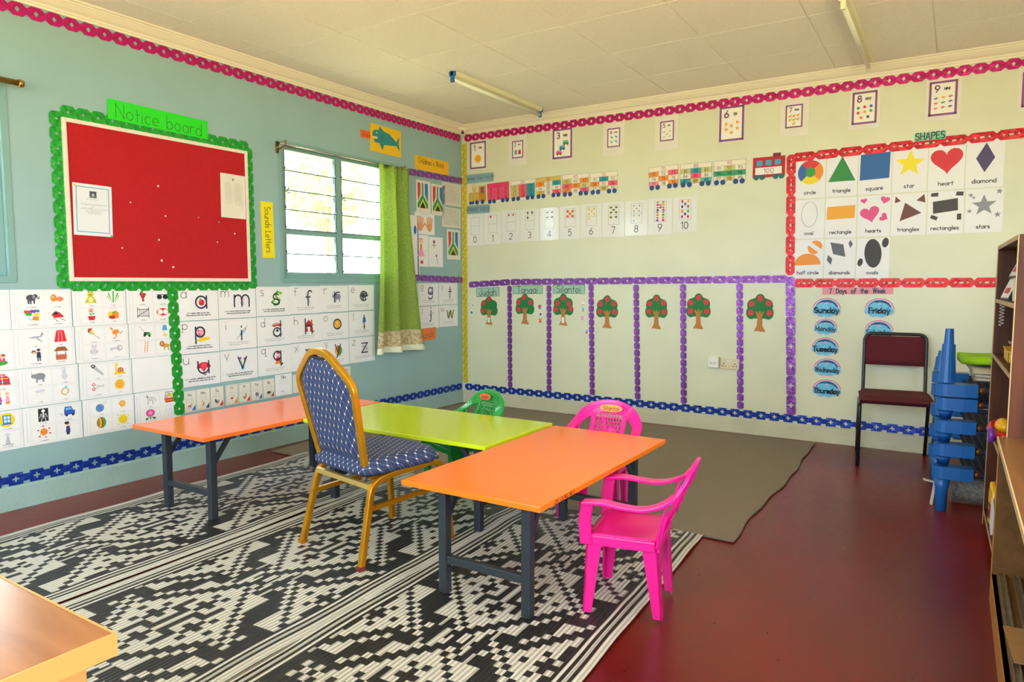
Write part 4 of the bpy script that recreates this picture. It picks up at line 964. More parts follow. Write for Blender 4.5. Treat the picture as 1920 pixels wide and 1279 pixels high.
def scrib(pb, x0, x1, y, h, c='A', seed=0):
    """a line of writing too small to read"""
    rnd = random.Random(seed); x = x0
    while x < x1-h:
        L = min(rnd.uniform(1.5, 5)*h, x1-x)
        pts = []; q = x
        while q < x+L: pts.append((q, y+rnd.choice((0, h*0.5, h*0.8)))); q += h*0.45
        if len(pts) > 1: pb.line(pts, h*0.22, c)
        x += L+h*0.7
# pictures in a 100 x 100 box: e ellipse, p polygon, l polyline, s star, h heart
PIC = {
 'elephant': 'e 48 55 30 22 A|e 74 66 16 15 A|e 66 62 9 13 a|l A 5 86 60 92 46 98 52 99 64|p A 26 46 40 46 38 14 27 14|p A 42 44 52 44 50 12 41 12|p A 62 46 74 46 71 14 62 14|e 80 70 1.6 1.6 k',
 'eggs': 'e 30 52 20 26 o|e 70 44 24 17 #e8845c|e 26 58 7 10 s', 'envelopes': 'p r 2 90 40 88 44 70 4 68|p P 38 92 70 92 70 72 40 74|p b 70 94 98 90 94 74 70 76|p g 10 76 50 72 46 52 12 54|p y 60 72 98 68 94 48 62 54|p o 56 50 92 46 88 18 50 24|l b 3 24 40 46 22 60 36',
 'engine': 'p r 10 56 40 82 84 50 90 36 30 32|p k 18 62 40 76 58 60 30 52|p D 46 66 62 72 74 58|l A 4 22 34 52 6|l A 4 68 28 98 12', 'frog': 'e 50 36 28 28 #d8d020|e 50 74 22 18 #c8cc24|e 38 90 7 7 #d8d020|e 62 90 7 7 #d8d020|e 38 91 3 3 k|e 62 91 3 3 k|e 50 34 14 18 #f2efb0|l k 3 38 70 62 70|p #b0b820 10 8 34 18 20 40|p #b0b820 90 8 66 18 80 40',
 'fern': 'p g 46 10 54 10 58 96 48 96|p g 44 14 20 86 12 78|p g 56 14 82 86 90 76|p G 42 12 4 56 8 66|p G 58 12 96 54 92 66', 'flower_pot': 'p r 30 4 70 4 78 36 22 36|l g 4 50 36 52 70|e 64 54 9 5 g 30|e 40 52 9 5 g -30|s 46 80 22 r|e 46 80 7 7 y',
 'fruit_basket': 'e 28 44 22 20 y|e 62 44 26 24 o|e 40 22 28 14 D|e 72 22 14 12 o|e 50 56 10 8 g|l d 3 20 50 30 90 60 94 78 60', 'grapes': 'e 36 70 10 10 #a8203c|e 52 72 10 10 #c02a48|e 68 68 10 10 #a8203c|e 44 54 10 10 #c02a48|e 60 54 10 10 #a8203c|e 52 38 10 10 #c02a48|e 54 22 9 9 #a8203c|e 44 88 14 8 g 20',
 'sunglasses': 'e 26 46 22 18 k|e 74 46 22 18 k|l k 5 4 64 96 64', 'gate': 'l k 5 6 8 6 86|l k 5 94 8 94 86|l k 4 6 20 94 20|l k 4 6 72 94 72|l k 3 22 20 22 80|l k 3 36 20 36 74|l k 3 50 20 50 72|l k 3 64 20 64 74|l k 3 78 20 78 80|l k 4 6 22 94 70', 'goggles': 'e 50 48 46 30 r|e 29 48 20 20 w|e 71 48 20 20 w|l D 5 2 60 2 34|l D 5 98 60 98 34',
 'jet': 'p v 4 50 40 58 96 62 98 54 40 44|p a 82 60 98 92 100 66|p v 44 50 90 16 96 20 66 52|l b 2 20 52 90 58', 'jelly': 'p r 10 12 90 12 76 86 24 86|e 50 86 26 9 #f04050|l p 5 36 20 40 80|l p 5 60 20 58 80', 'couple': 'e 34 70 13 13 s|e 34 74 15 12 #5a3a2c 0|e 34 67 10 10 s|p w 20 8 48 8 42 58 26 58|e 66 82 12 12 s|e 66 88 13 8 k|p N 52 30 82 30 78 72 54 72|p N 56 6 64 6 64 32 56 32|p N 70 6 78 6 78 32 70 32',
 'well': 'p n 2 66 28 96 76 96 98 66|p #c86a4a 16 4 84 4 86 42 14 42|l n 5 22 42 22 66|l n 5 78 42 78 66|l D 3 14 23 86 23', 'kite': 'p r 10 92 40 88 22 66|p g 10 92 44 96 40 88|p y 40 88 60 40 22 66|p b 10 66 22 66 58 42|p b 10 66 12 90 22 66|l A 2 58 40 72 30 78 34 92 16|p g 80 20 90 16 88 24', 'kangaroo': 'e 50 58 26 17 o 20|e 20 82 9 7 o|l o 6 26 78 36 66|l o 4 14 88 12 98|l o 6 70 54 88 46 100 62|l o 9 46 44 56 26|l o 6 56 26 40 10 30 12|l o 5 32 56 30 44',
 'kitten': 'e 50 40 24 22 f|e 50 70 18 15 f|l a 2 38 78 34 92 46 82|l a 2 62 78 66 92 54 82|l P 3 24 56 28 30|l m 3 74 50 70 34', 'key': 'e 74 56 22 22 v|e 80 56 9 9 w|p v 4 48 54 52 54 62 4 58|p v 8 48 20 48 20 38 8 40', 'mower': 'l a 3 6 92 46 40|p k 36 20 84 16 88 40 44 44|p g 60 20 96 16 92 34 62 38|e 46 16 9 9 k|e 84 12 9 9 k', 'lamp': 'p #4aa8dc 26 50 74 50 64 94 36 94|l y 5 50 50 50 12|e 50 10 22 7 y',
 'ladder': 'l o 5 38 4 48 96|l o 5 62 4 72 96|l o 3 40 20 64 20|l o 3 42 40 66 40|l o 3 44 60 68 60|l o 3 46 80 70 80', 'lion': 'e 56 46 28 16 #d89a4a|e 24 62 20 22 #a85a24|e 24 62 12 13 #e0a858|p #d89a4a 38 40 48 40 46 8 38 8|p #d89a4a 70 40 80 40 80 8 72 8|l #a85a24 4 84 50 96 30 98 20|e 20 64 1.6 1.6 k|e 28 64 1.6 1.6 k', 'rhino': 'e 54 50 36 24 a|e 18 54 18 14 a 20|p v 2 62 0 88 14 64|p a 30 40 42 40 40 8 30 8|p a 68 40 82 40 80 8 70 8|e 18 60 1.8 1.8 k', 'rabbit_faint': 'e 52 34 20 24 f|e 50 68 14 13 f|e 43 90 5 14 f|e 57 90 5 14 f|e 50 66 2 2 a',
 'rain': 'e 40 66 22 10 f|e 62 68 22 12 f|l f 2 34 50 30 34|l f 2 54 50 50 34|l f 2 70 50 66 34', 'ring': 'l #c8a030 6 30 34 50 20 70 34 74 54 60 70 40 66 28 50 30 34|e 58 76 9 9 c', 'saw': 'p v 12 74 34 88 96 22 88 10|p k 4 84 20 98 42 86 24 66|p w 14 84 22 90 30 84 22 78', 'snail': 'e 60 34 24 24 #c86a3a|e 60 34 14 14 #e09a5a|e 60 34 6 6 n|l y 14 20 12 88 12|l y 12 26 20 30 74|e 30 78 12 11 y|l y 3 24 84 20 98|l y 3 36 84 40 98',
 'scissors': 'l r 5 10 66 20 78 32 68 22 56 10 66|l r 5 10 34 20 22 32 34 22 46 10 34|l v 5 30 62 94 46|l v 5 30 40 94 56', 'sun': 's 50 50 48 y 14|e 50 50 30 30 o|e 50 50 24 24 #f8b828|e 42 56 3 4 k|e 58 56 3 4 k|l D 3 38 42 50 36 62 42', 'blank': '', 'xray': 'p k 16 2 84 2 84 98 16 98|e 50 80 12 12 w|l w 5 50 70 50 28|l w 3 32 58 68 58|l w 3 34 48 66 48|l w 3 36 38 64 38|l w 4 40 28 34 6|l w 4 60 28 66 6|l w 3 32 58 24 30|l w 3 68 58 76 30',
 'car': 'p #2a5cc0 26 26 98 26 98 54 84 58 74 84 32 84 26 58|p c 36 60 54 60 54 76 40 76|p c 58 60 76 60 70 76 58 76|e 42 24 9 9 k|e 84 24 9 9 k|e 12 30 9 8 f|e 4 38 7 6 f', 'burst': 'e 50 50 22 22 #f0582a|s 50 50 30 o 9|e 14 66 6 5 r|e 84 70 7 5 r|e 88 36 6 6 r|e 22 22 7 6 r|e 60 12 5 5 r|e 46 90 6 5 r', 'lady_phone': 'e 44 82 13 13 s|e 40 88 16 11 k|p #3a3a8a 30 24 62 24 56 66 36 66|l s 5 56 60 64 76 54 84|p N 36 4 54 4 58 24 34 24',
 'yarn': 'e 44 40 30 30 #5a8ec8|l #3a6aa8 3 20 50 60 62|l #3a6aa8 3 22 30 66 48|l v 3 50 60 94 96|l v 3 60 56 98 76', 'yolk': 'e 50 50 24 24 #f0a030|e 50 52 15 15 #f8c050|l o 3 20 56 30 50', 'ball': 'e 50 50 34 42 g|e 42 50 22 40 r|e 40 50 12 36 y|e 36 50 6 30 g', 'splat': 's 50 50 44 y 11|e 50 50 24 22 y|e 12 84 6 5 y|e 90 76 6 6 y|e 84 14 7 5 y|e 14 16 5 5 y', 'zebra': 'e 54 54 34 17 w|e 16 76 14 10 w 40|l k 3 30 66 34 40|l k 3 42 70 44 38|l k 3 54 71 54 37|l k 3 66 70 64 38|l k 3 78 66 74 40|l k 6 24 84 34 66|p v 30 40 38 40 36 6 30 6|p v 70 40 78 40 78 6 72 6|l k 2 30 26 38 26|l k 2 70 26 78 26|l k 2 8 78 20 68|l k 3 88 56 96 30',
 'basket': 'p #c84a2a 16 6 84 6 92 42 8 42|l n 5 14 44 24 90 76 90 86 44|e 34 56 16 14 p|e 64 58 16 14 y|e 50 72 13 12 G|l y 3 16 24 84 24', 'zinnia': 'e 50 62 36 30 m|s 50 62 30 #f06ab0 12|e 50 62 12 10 #f8a0d0|p z 44 32 56 32 52 2|p z 42 30 8 24 16 4|p z 58 30 94 26 84 4', 'zigzag': 'l f 4 4 20 20 84 36 18 52 84 68 18 84 84 98 20', 'children': 'e 50 16 50 18 g|e 30 56 11 11 s|e 52 66 11 11 s|e 74 58 12 12 s|p y 18 22 42 22 36 46 26 46|p r 42 26 62 26 58 56 46 56|p m 64 22 86 22 82 46 70 46|e 74 66 13 8 n|e 30 64 12 7 k', 'quilt': 'p r 4 20 96 14 90 60 60 90 30 88 6 54|l b 6 16 40 86 36|l y 5 14 60 80 58|l p 6 30 78 66 76|l w 4 50 16 48 86', 'girls': 'e 26 76 12 12 s|p m 12 26 42 26 34 62 20 62|e 72 76 12 12 s|p p 58 26 88 26 80 62 66 62|p b 14 8 38 8 38 24 16 24|p o 60 8 86 8 86 24 62 24',
 'window': 'e 50 50 50 48 y|p b 28 24 76 24 74 82 26 82|p #bfe6f6 34 32 50 32 50 52 34 52|p #bfe6f6 54 32 70 32 70 52 54 52|p #bfe6f6 33 56 50 56 50 76 33 76|p #bfe6f6 54 56 69 56 69 76 54 76|l b 5 20 22 84 22', 'windmill': 'p v 36 6 66 6 56 66 46 66|e 50 72 14 12 f|l a 4 20 4 82 4',
 'apple': 'e 42 44 26 34 r|e 60 44 26 34 r|l n 4 50 74 54 90|e 36 84 13 7 g 30|e 36 58 7 10 #f4808a', 'mouse': 'e 52 30 22 28 v|e 52 64 15 14 v|e 38 78 12 12 p|e 68 80 12 12 p|e 52 60 2.5 2.5 k|l p 3 72 14 92 10 94 26', 'snake': 'l #7ccf3a 15 84 92 58 98 40 84 52 62 76 44 62 20 34 16 16 30 30 44|l #4a9a24 3 60 92 44 82|e 86 90 11 9 #7ccf3a|e 89 92 2 2 k', 'feather': 'e 46 52 12 46 f 20|l a 3 70 2 28 96', 'pig': 'e 54 56 34 34 p|e 40 50 14 11 #f06a8e|e 32 84 9 10 #f06a8e|e 80 82 9 10 #f06a8e|e 76 14 56 15 y 8', 'syringe': 'p c 28 34 44 20 72 48 58 62|p v 58 62 72 48 92 72 80 84|l a 3 36 28 4 2|l a 4 84 78 98 94',
 'drum': 'p o 30 96 60 80 70 94 44 100|l D 5 4 80 30 96|l D 5 96 84 66 92|e 50 78 40 10 D|e 54 14 46 8 v|e 50 44 34 34 w|e 50 44 12 12 A', 'house': 'p r 12 6 88 6 88 60 12 60|p D 4 58 50 98 96 58|p w 40 8 60 8 60 44 40 44|p w 22 34 34 34 34 50 22 50|p c 68 30 82 30 82 48 68 48|p r 72 76 84 70 84 98 72 98|e 92 6 12 7 g', 'orange_fruit': 'e 50 56 40 42 #f2b41c|e 62 14 24 9 o|e 42 66 12 14 #f8d060', 'umbrella': 'e 50 56 48 34 r 0|p w 0 52 100 52 100 20 0 20|e 50 60 20 28 #f04a6a|l n 5 50 52 50 12|l n 5 50 12 60 6 64 14|l #b01828 2 4 56 96 56', 'vase': 'e 50 14 14 16 c|l g 4 46 30 34 80|l g 4 54 30 66 74|e 30 86 10 9 m|e 68 80 10 9 u', 'queen': 'e 50 44 30 34 w|e 50 34 22 24 r|p o 20 0 80 0 72 22 28 22|e 50 88 12 8 r|e 40 64 9 8 #f0a0a8|e 60 64 9 8 #f0a0a8|l r 4 44 98 56 98', 'boy': 'e 56 60 32 28 s|e 48 80 34 18 k|e 84 76 10 10 k|l r 3 44 46 62 44', 'yoyo': 'e 56 54 40 44 g|e 44 54 26 42 r|e 36 54 12 36 y|l v 3 10 6 40 2 70 10 96 4', 'glasses': 'e 30 50 22 18 u|e 70 50 22 18 u|e 30 50 15 12 f|e 70 50 15 12 f', 'tap': 'l r 8 30 84 72 84|l v 8 52 84 52 40|e 52 20 6 9 c', 'jet2': 'p v 0 60 60 70 100 86 60 52|p v 40 60 60 20 70 24 60 62|p b 84 78 96 98 98 86', 'worm': 'l G 15 2 20 24 74 46 26 70 80 92 50|l y 9 4 20 24 70 46 26 70 76|e 94 56 9 9 G',
 'antelope': 'e 48 46 30 14 #c8642c|e 82 70 10 7 #c8642c 30|l #c8642c 7 70 52 80 68|l #c8642c 5 26 40 22 4|l #c8642c 5 36 38 36 4|l #c8642c 5 62 40 60 4|l #c8642c 5 70 42 74 4|l n 3 84 76 80 98', 'meerkat': 'e 48 48 13 34 #d8945a -14|e 34 84 11 9 #d8945a|l n 5 60 20 92 10|l n 5 46 40 70 56|e 34 86 5 4 k|l n 5 44 18 34 2', 'squirrel': 'e 56 34 20 26 #8a7a8c|e 76 58 13 12 #8a7a8c|e 26 56 17 34 #5a4e62 16|e 78 60 2 2 k', 'flamingo': 'e 50 56 28 15 r|l r 5 74 62 84 80 74 92|l #f08a9a 3 46 42 48 2|l #f08a9a 3 56 42 58 2|p k 70 94 66 86 74 88', 'rabbit': 'e 44 34 34 26 #a88a6a|e 74 52 17 15 #a88a6a|e 70 82 6 18 #a88a6a|e 80 82 6 18 #8a6a4e|e 78 54 2 2 k|e 16 26 9 9 w', 'elephant2': 'e 50 58 34 26 #6a6478|l #6a6478 8 78 50 82 14|p #6a6478 26 44 40 44 38 4 28 4|p #6a6478 52 44 66 44 64 4 54 4|e 66 66 14 18 #8a7f96', 'buffalo': 'e 46 48 36 22 #4a3a38|e 84 46 14 13 #4a3a38|l #8a7a6a 4 74 62 84 70 98 64|l #4a3a38 8 22 40 22 4|l #4a3a38 8 66 40 66 4', 'newt': 'l #7a86c8 6 10 40 36 56 60 40 92 56|l #7a86c8 4 36 56 30 76|l #7a86c8 4 60 40 66 18', 'dog': 'e 48 44 28 18 #5a4a6a|e 76 66 14 12 #5a4a6a|l #5a4a6a 6 30 34 30 4|l #5a4a6a 6 62 34 62 4',
 'jacket_t': 'p t 20 8 80 8 80 60 70 96 30 96 20 60|l w 4 40 10 40 60|l w 4 60 10 60 60', 'jacket_r': 'p r 20 8 80 8 80 60 70 96 30 96 20 60|l k 3 40 10 40 60|e 50 74 10 9 D', 'van': 'p C 4 22 96 22 96 50 84 78 10 78 4 60|p c 58 52 88 52 80 70 58 70|p c 16 54 30 54 30 70 16 70|p c 36 54 50 54 50 70 36 70|e 24 20 11 11 k|e 76 20 11 11 k', 'crane': 'e 56 60 30 16 #3a9ab8|l #3a9ab8 8 30 62 14 84 34 88|l #2a6a88 4 54 46 54 6|l #2a6a88 4 66 46 70 6', 'bird_faint': 'e 50 50 34 12 #b8beb4 14|l #b8beb4 5 50 50 68 84|l #98a098 3 20 40 4 50', 'mango': 'e 46 42 42 28 #f0a020 28|e 82 82 13 7 g 30', 'snail2': 'e 52 54 34 34 C|l k 3 70 50 62 66 46 64 44 50 54 46|l v 6 30 20 90 20 96 60', 'book': 'p C 6 40 60 64 96 50 40 22|p w 6 40 40 22 40 10 6 28|p v 40 22 96 50 96 40 40 10', 'gift': 'p r 20 10 80 10 80 60 20 60|l y 6 50 10 50 60|e 38 74 14 9 y|e 62 74 14 9 y', 'balloon': 'e 50 62 24 32 C|l A 2 50 30 54 2', 'bug': 'e 50 50 30 22 #6a7a3a|e 78 58 12 10 #4a5a2a', 'kid': 'e 50 74 22 20 s|e 50 82 24 14 n|p C 18 6 82 6 70 50 30 50', 'dot': 'e 50 50 26 26 #5a5a34', 'strawberry': 'p r 20 70 80 70 50 8|e 50 70 30 14 r|e 50 86 18 8 g', 'tortoise': 'e 46 50 34 22 #7a6a34|e 84 56 12 9 G|l #7a6a34 5 26 34 22 14|l #7a6a34 5 62 34 66 14'}
def star_pts(cx, cy, r, n=5, q=0.42, rot=90): return [(cx+(r if k % 2 == 0 else r*q)*math.cos(math.radians(rot+180*k/n)), cy+(r if k % 2 == 0 else r*q)*math.sin(math.radians(rot+180*k/n))) for k in range(2*n)]
def heart_pts(cx, cy, r, rot=0):
    out = []
    for k in range(28):
        t = 2*PI*k/28; x = 16*math.sin(t)**3/16*r; y = (13*math.cos(t)-5*math.cos(2*t)-2*math.cos(3*t)-math.cos(4*t))/16*r
        a = math.radians(rot); out.append((cx+x*math.cos(a)-y*math.sin(a), cy+x*math.sin(a)+y*math.cos(a)))
    return out
def draw(pb, name, x, y, s, C=None):
    """draw a picture in the square with lower-left corner x, y and side s"""
    k = s/100; col = lambda c: (C if c == 'C' else c)
    for op in PIC[name].split('|'):
        if not op: continue
        q = op.split(); o = q[0]
        if o == 'e':
            a = list(map(float, q[1:5])); pb.ell(x+a[0]*k, y+a[1]*k, a[2]*k, a[3]*k, col(q[5]), float(q[6]) if len(q) > 6 else 0, 14)
        elif o == 'p':
            a = list(map(float, q[2:])); pb.poly([(x+a[i]*k, y+a[i+1]*k) for i in range(0, len(a), 2)], col(q[1]))
        elif o == 'l':
            a = list(map(float, q[3:])); pb.line([(x+a[i]*k, y+a[i+1]*k) for i in range(0, len(a), 2)], float(q[2])*k, col(q[1]))
        elif o == 's':
            a = list(map(float, q[1:4])); pb.poly(star_pts(x+a[0]*k, y+a[1]*k, a[2]*k, int(q[5]) if len(q) > 5 else 5, 0.62 if len(q) > 5 else 0.42), col(q[4]))
# ---------------------------------------------------------------- sheets on the walls
BL = Matrix(((0, 0, 1), (1, 0, 0), (0, 1, 0)))      # window wall: x right = +y, y up = +z, outwards = +x
BB = Matrix(((1, 0, 0), (0, 0, -1), (0, 1, 0)))     # far wall: x right = +x, y up = +z, outwards = -y
def wall_matrix(wall, u, v, n, rot=0.0):
    p = (n, u, v) if wall == 'L' else (u, -n, v)
    return Matrix.Translation(p) @ (BL if wall == 'L' else BB).to_4x4() @ Matrix.Rotation(rot, 4, 'Z')
TH = 0.0009
def sheet(name, label, cat, wall, u, v, w, h, m=None, rot=0.0, lift=0.0016, group=None, outline=None, curl=0.0):
    """a sheet of paper with its lower-left corner at u, v; its front lies at local z = TH"""
    b = MB()
    if outline: b.prism(outline, 0, TH)
    else:
        n = 6; vs = []; fs = []
        for j in range(n+1):
            for i in range(n+1):
                vs.append((w*i/n, h*j/n, TH))
        for j in range(n):
            for i in range(n): a = j*(n+1)+i; fs.append((a, a+1, a+n+2, a+n+1))
        k = len(vs); vs += [(0, 0, 0), (w, 0, 0), (w, h, 0), (0, h, 0)]; fs.append((k+3, k+2, k+1, k))
        row = lambda i0, st: [i0+st*q for q in range(n+1)]
        fs += [tuple([k, k+1]+row(n, -1)), tuple([k+1, k+2]+row((n+1)*(n+1)-1, -(n+1))), tuple([k+2, k+3]+row(n*(n+1), 1)), tuple([k+3, k]+row(0, n+1))]
        b.add(vs, fs)
    me = bpy.data.meshes.new(name); me.from_pydata(b.v, [], b.f); me.materials.append(m or M_PAPER); me.update()
    o = bpy.data.objects.new(name, me); COL.objects.link(o); o.matrix_world = wall_matrix(wall, u, v, lift, rot)
    return tag(o, label, cat, group)
def quad(wall, tl, tr, bl):
    """three photo corners of a sheet -> lower-left u, v, width, height, tilt"""
    f = WL if wall == 'L' else WB
    a, b_, c = Vector(f(tl)), Vector(f(tr)), Vector(f(bl)); w = (b_-a).length; h = (a-c).length
    r = math.atan2(b_.y-a.y, b_.x-a.x); r = 0.0 if abs(r) < 0.012 else r
    return c.x, c.y, w, h, r
def ink_on(o, pb, name='picture', m=None): return pb.build(name, o, m, TH+0.00025)
PC = dict(K1=(0, 0, 2.369), K2=(0, 520, 2.906), K3=(310, 520, 4.683), K4=(480, 180, 3.5524), K5=(660, 300, 2.667), K6=(860, 180, 4.174), K7=(1180, 180, 4.2625), K8=(1460, 120, 2.9065), J1=(860, 500, 4.568), J2=(1170, 500, 3.997), J3=(1480, 500, 3.197), T1=(865, 310, 11.636), F1=(740, 300, 10.657))
def K(k, x, y): a = PC[k]; return (a[0]+x/a[2], a[1]+y/a[2])
# --- flash sheets of four pictures each
def flash(label, u, v, pics, seed, rot=0.0):
    w, h = 0.297, 0.208; o = sheet('picture_sheet', label, 'poster', 'L', u, v, w, h, rot=rot, group='four-picture sheets below the notice board')
    if not pics: return o
    pb = PB(); x0, x1, y0, y1 = 0.036, 0.287, 0.010, 0.198; xm, ym = (x0+x1)/2, (y0+y1)/2
    for (a, c) in ((x0, xm), (xm, x1)):
        for (d, e) in ((y0, ym), (ym, y1)): pb.frame(a+0.003, d+0.003, c-0.003, e-0.003, 0.0006, 'v')
    pb.frame(x0-0.003, y0-0.003, x1+0.003, y1+0.003, 0.0006, 'v'); pb.build('ruled_frame', o, None, TH+0.0002)
    pb = PB()
    for k in range(26): pb.rect(0.0165, 0.02+k*0.0066, 0.0185, 0.0245+k*0.0066, 'v')
    ink_on(o, pb, 'margin_print')
    for k, (p, cap) in enumerate(pics):
        cx = (x0+xm)/2 if k % 2 == 0 else (xm+x1)/2; cy = ym if k < 2 else y0
        pb = PB(); draw(pb, p, cx-0.0395, cy+0.0165, 0.079) if p not in ('xray', 'lamp', 'ladder', 'flower_pot', 'couple') else draw(pb, p, cx-0.036, cy+0.018, 0.074); ink_on(o, pb)
        if cap:
            pb = PB(); text(pb, cap, cx, cy+0.008, 0.0048, 0.0008, 'N'); ink_on(o, pb, 'caption')
    return o
RV = (0.955, 0.745, 0.534, 0.322)
fl = [
 ('elephant, eggs, envelopes and a red engine', -3.972, 0, [('elephant', 'e e e elephant'), ('eggs', 'e e e eggs'), ('envelopes', 'e e e envelopes'), ('engine', 'e e e engine')]),
 ('yellow frog, fern, potted flower and fruit', -3.668, 0, [('frog', 'f f frog'), ('fern', 'f f fern'), ('flower_pot', 'f f flower'), ('fruit_basket', 'f f fruit')]),
 ('grapes, sunglasses, gate and red goggles', -3.366, 0, [('grapes', 'g g grapes'), ('sunglasses', 'g g glasses'), ('gate', 'g g gate'), ('goggles', 'g g goggles')]),
 ('jet, red jelly, wedding couple and well', -3.964, 1, [('jet', 'j jet'), ('jelly', 'j jelly'), ('couple', 'w w w wedding'), ('well', 'w w w well')]),
 ('kite, orange kangaroo, kitten and key', -3.662, 1, [('kite', 'k k k kite'), ('kangaroo', 'k k kangaroo'), ('kitten', 'k k kitten'), ('key', 'k k key')]),
 ('lawn mower, blue lamp, ladder and lion', -3.360, 1, [('mower', ''), ('lamp', ''), ('ladder', ''), ('lion', '')]),
 ('grey rhino, rabbit, rain and gold ring', -3.955, 2, [('rhino', 'r r rhino'), ('rabbit_faint', 'r r rabbit'), ('rain', 'r r rain'), ('ring', 'r r ring')]),
 ('saw, snail, red scissors and smiling sun', -3.652, 2, [('saw', 's s saw'), ('snail', 's s snail'), ('scissors', 's s scissors'), ('sun', 's s sun')]),
 ('', -3.350, 2, []),
 ('x-ray, blue car, red burst and lady phoning', -3.946, 3, [('xray', 'x x x-ray'), ('car', 'x x exhaust'), ('burst', 'x x explosion'), ('lady_phone', '')]),
 ('blue yarn, yolk, striped ball and yellow splat', -3.642, 3, [('yarn', 'y y yarn'), ('yolk', 'y y yolk'), ('ball', ''), ('splat', 'y y yellow')]),
 ('zebra, basket, pink zinnia and zigzag', -3.348, 3, [('zebra', 'z z zebra'), ('basket', ''), ('zinnia', 'z z zinnia'), ('zigzag', 'z z zigzag')]),
 ('pale pictures beside the elephant sheet, mostly cut off', -4.272, 0, [('blank', ''), ('blank', ''), ('blank', ''), ('blank', '')]),
 ('children on a green hill', -4.262, 1, [('blank', ''), ('blank', ''), ('blank', ''), ('children', '')]),
 ('patchwork quilt above two little girls', -4.253, 2, [('blank', ''), ('quilt', 'q q quilt'), ('blank', ''), ('girls', '')]),
 ('window on a yellow disc above a windmill', -4.245, 3, [('blank', ''), ('window', 'w w w window'), ('blank', ''), ('windmill', 'w w w windmill')])]
for k, (lab, u, r, pics) in enumerate(fl):
    label = ('white four-picture sheet with '+lab) if lab else 'blank white sheet hung under the lion among the picture sheets'
    o = flash(label, u, RV[r]-0.208+0.209, pics, k)
    o.location.z = RV[r]
# --- letter sheets
def phonics(ch, pic, lines, u, v, seed, pp=(0.17, 0.118, 0.085)):
    w, h = 0.295, 0.208
    o = sheet('letter_sheet', "white letter sheet for '%s' with %s" % (ch, {'a': 'a red apple', 'm': 'a grey mouse', 's': 'a green snake', 'f': 'a feather', 'r': 'a grey rhino', 'e': 'a grey elephant', 'p': 'a pink pig', 'i': 'a syringe', 'd': 'a drum', 'h': 'a red house', 'o': 'an orange', 'l': 'a blue lamp', 'u': 'a red umbrella', 'v': 'a flower vase', 'q': 'a red queen', 'x': 'a boy', 'y': 'a striped ball', 'z': 'a zebra', 'g': 'glasses', 't': 'a red stroke', 'j': 'a jet', 'w': 'a green worm'}[ch]), 'poster', 'L', u, v, w, h, group='letter sheets on the window wall')
    pb = PB(); pb.frame(0.014, 0.012, w-0.014, h-0.012, 0.0007, 'd'); pb.frame(0.022, 0.138, 0.078, 0.192, 0.0008, 'd'); pb.build('ruled_frame', o, None, TH+0.0002)
    if pic:
        pb = PB(); draw(pb, pic, pp[0]-pp[2]/2+0.004, pp[1]-pp[2]/2, pp[2]); o2 = pb.build('picture', o, None, TH+0.0003)
    pb = PB(); wd = text_w(ch, 0.062)
    dz = {'p': 0.006, 'q': 0.006, 'g': 0.006, 'j': 0.006, 'y': 0.006, 'd': -0.012, 'h': -0.012, 'f': -0.012, 'l': -0.012, 't': -0.012, 'k': -0.012}.get(ch, 0)
    asc, des = ch in 'dhfltk', ch in 'pqgjy'; cs = 0.058 if (asc or des) else 0.066; cb_ = 0.112 if (asc or des) else 0.136
    if ch in 'ij': cs, cb_ = 0.056, 0.112
    text(pb, ch, 0.05, 0.165-cs*(0.5 if asc or ch == 'i' else (0.12 if des else 0.29)), cs, 0.0036, 'N'); pb.build('letter', o, None, TH+0.0003); pb = PB(); text(pb, ch, pp[0], 0.118-cb_*(0.5 if asc or ch == 'i' else (0.12 if des else 0.29)), cb_, 0.0095, 'N'); pb.build('letter', o, None, TH+0.0032)
    pb = PB()
    for q, ln in enumerate(lines):
        y = 0.044-q*0.014
        if ln: text(pb, ln, w/2, y, 0.0085, 0.0015, 'N', sx=0.92)
        else: scrib(pb, 0.06+0.01*q, w-0.06-0.01*q, y, 0.006, 'N', seed*3+q)
    ink_on(o, pb, 'rhyme')
CY = (-3.050, -2.751, -2.4505, -2.1545, -1.860, -1.560); ZR = (0.956, 0.742, 0.527)
ph = [('a', 'apple', ('a is a apple, apple on the tree', 'God made you and God made me')), ('m', 'mouse', ('m is m mouse, mouse you are so small', 'when you are around I feel so tall')), ('s', 'snake', ('s is s snake, snake hiding in the tree', "I can't see you but you can see me")), ('f', 'feather', ('', '')), ('r', 'rhino', ('', '')), ('e', 'elephant', ('', '')),
      ('p', 'pig', ('p is p pig, pig short and stout', 'I have a nose and you have a snout')), ('i', 'syringe', ('', '')), ('d', 'drum', ('', '')), ('h', 'house', ('', '')), ('o', 'orange_fruit', ('', '')), ('l', 'lamp', ('', '')),
      ('u', 'umbrella', ('u is u umbrella, umbrella you keep me dry', 'when the rain comes from the sky')), ('v', 'vase', ('v is v vase, vase you are made from clay', 'God made man from dust that way')), ('q', 'queen', ('', '')), ('x', 'boy', ('', '')), ('y', 'yoyo', ('', '')), ('z', 'zebra', ('', ''))]
for k, (ch, pic, ln) in enumerate(ph):
    big = {'m': (0.18, 0.112, 0.060), 'a': (0.17, 0.118, 0.058), 's': (0.17, 0.118, 0.110), 'p': (0.155, 0.118, 0.085), 'u': (0.17, 0.110, 0.105), 'd': (0.17, 0.112, 0.100), 'e': (0.17, 0.12, 0.10), 'r': (0.17, 0.12, 0.10), 'h': (0.17, 0.12, 0.10), 'o': (0.17, 0.115, 0.078), 'z': (0.17, 0.112, 0.09), 'q': (0.17, 0.12, 0.09)}.get(ch, (0.17, 0.115, 0.095))
    phonics(ch, pic, ln, CY[k % 6], ZR[k//6]+0.0035*(k % 6)*(1 if k < 6 else 0.8), k, big)
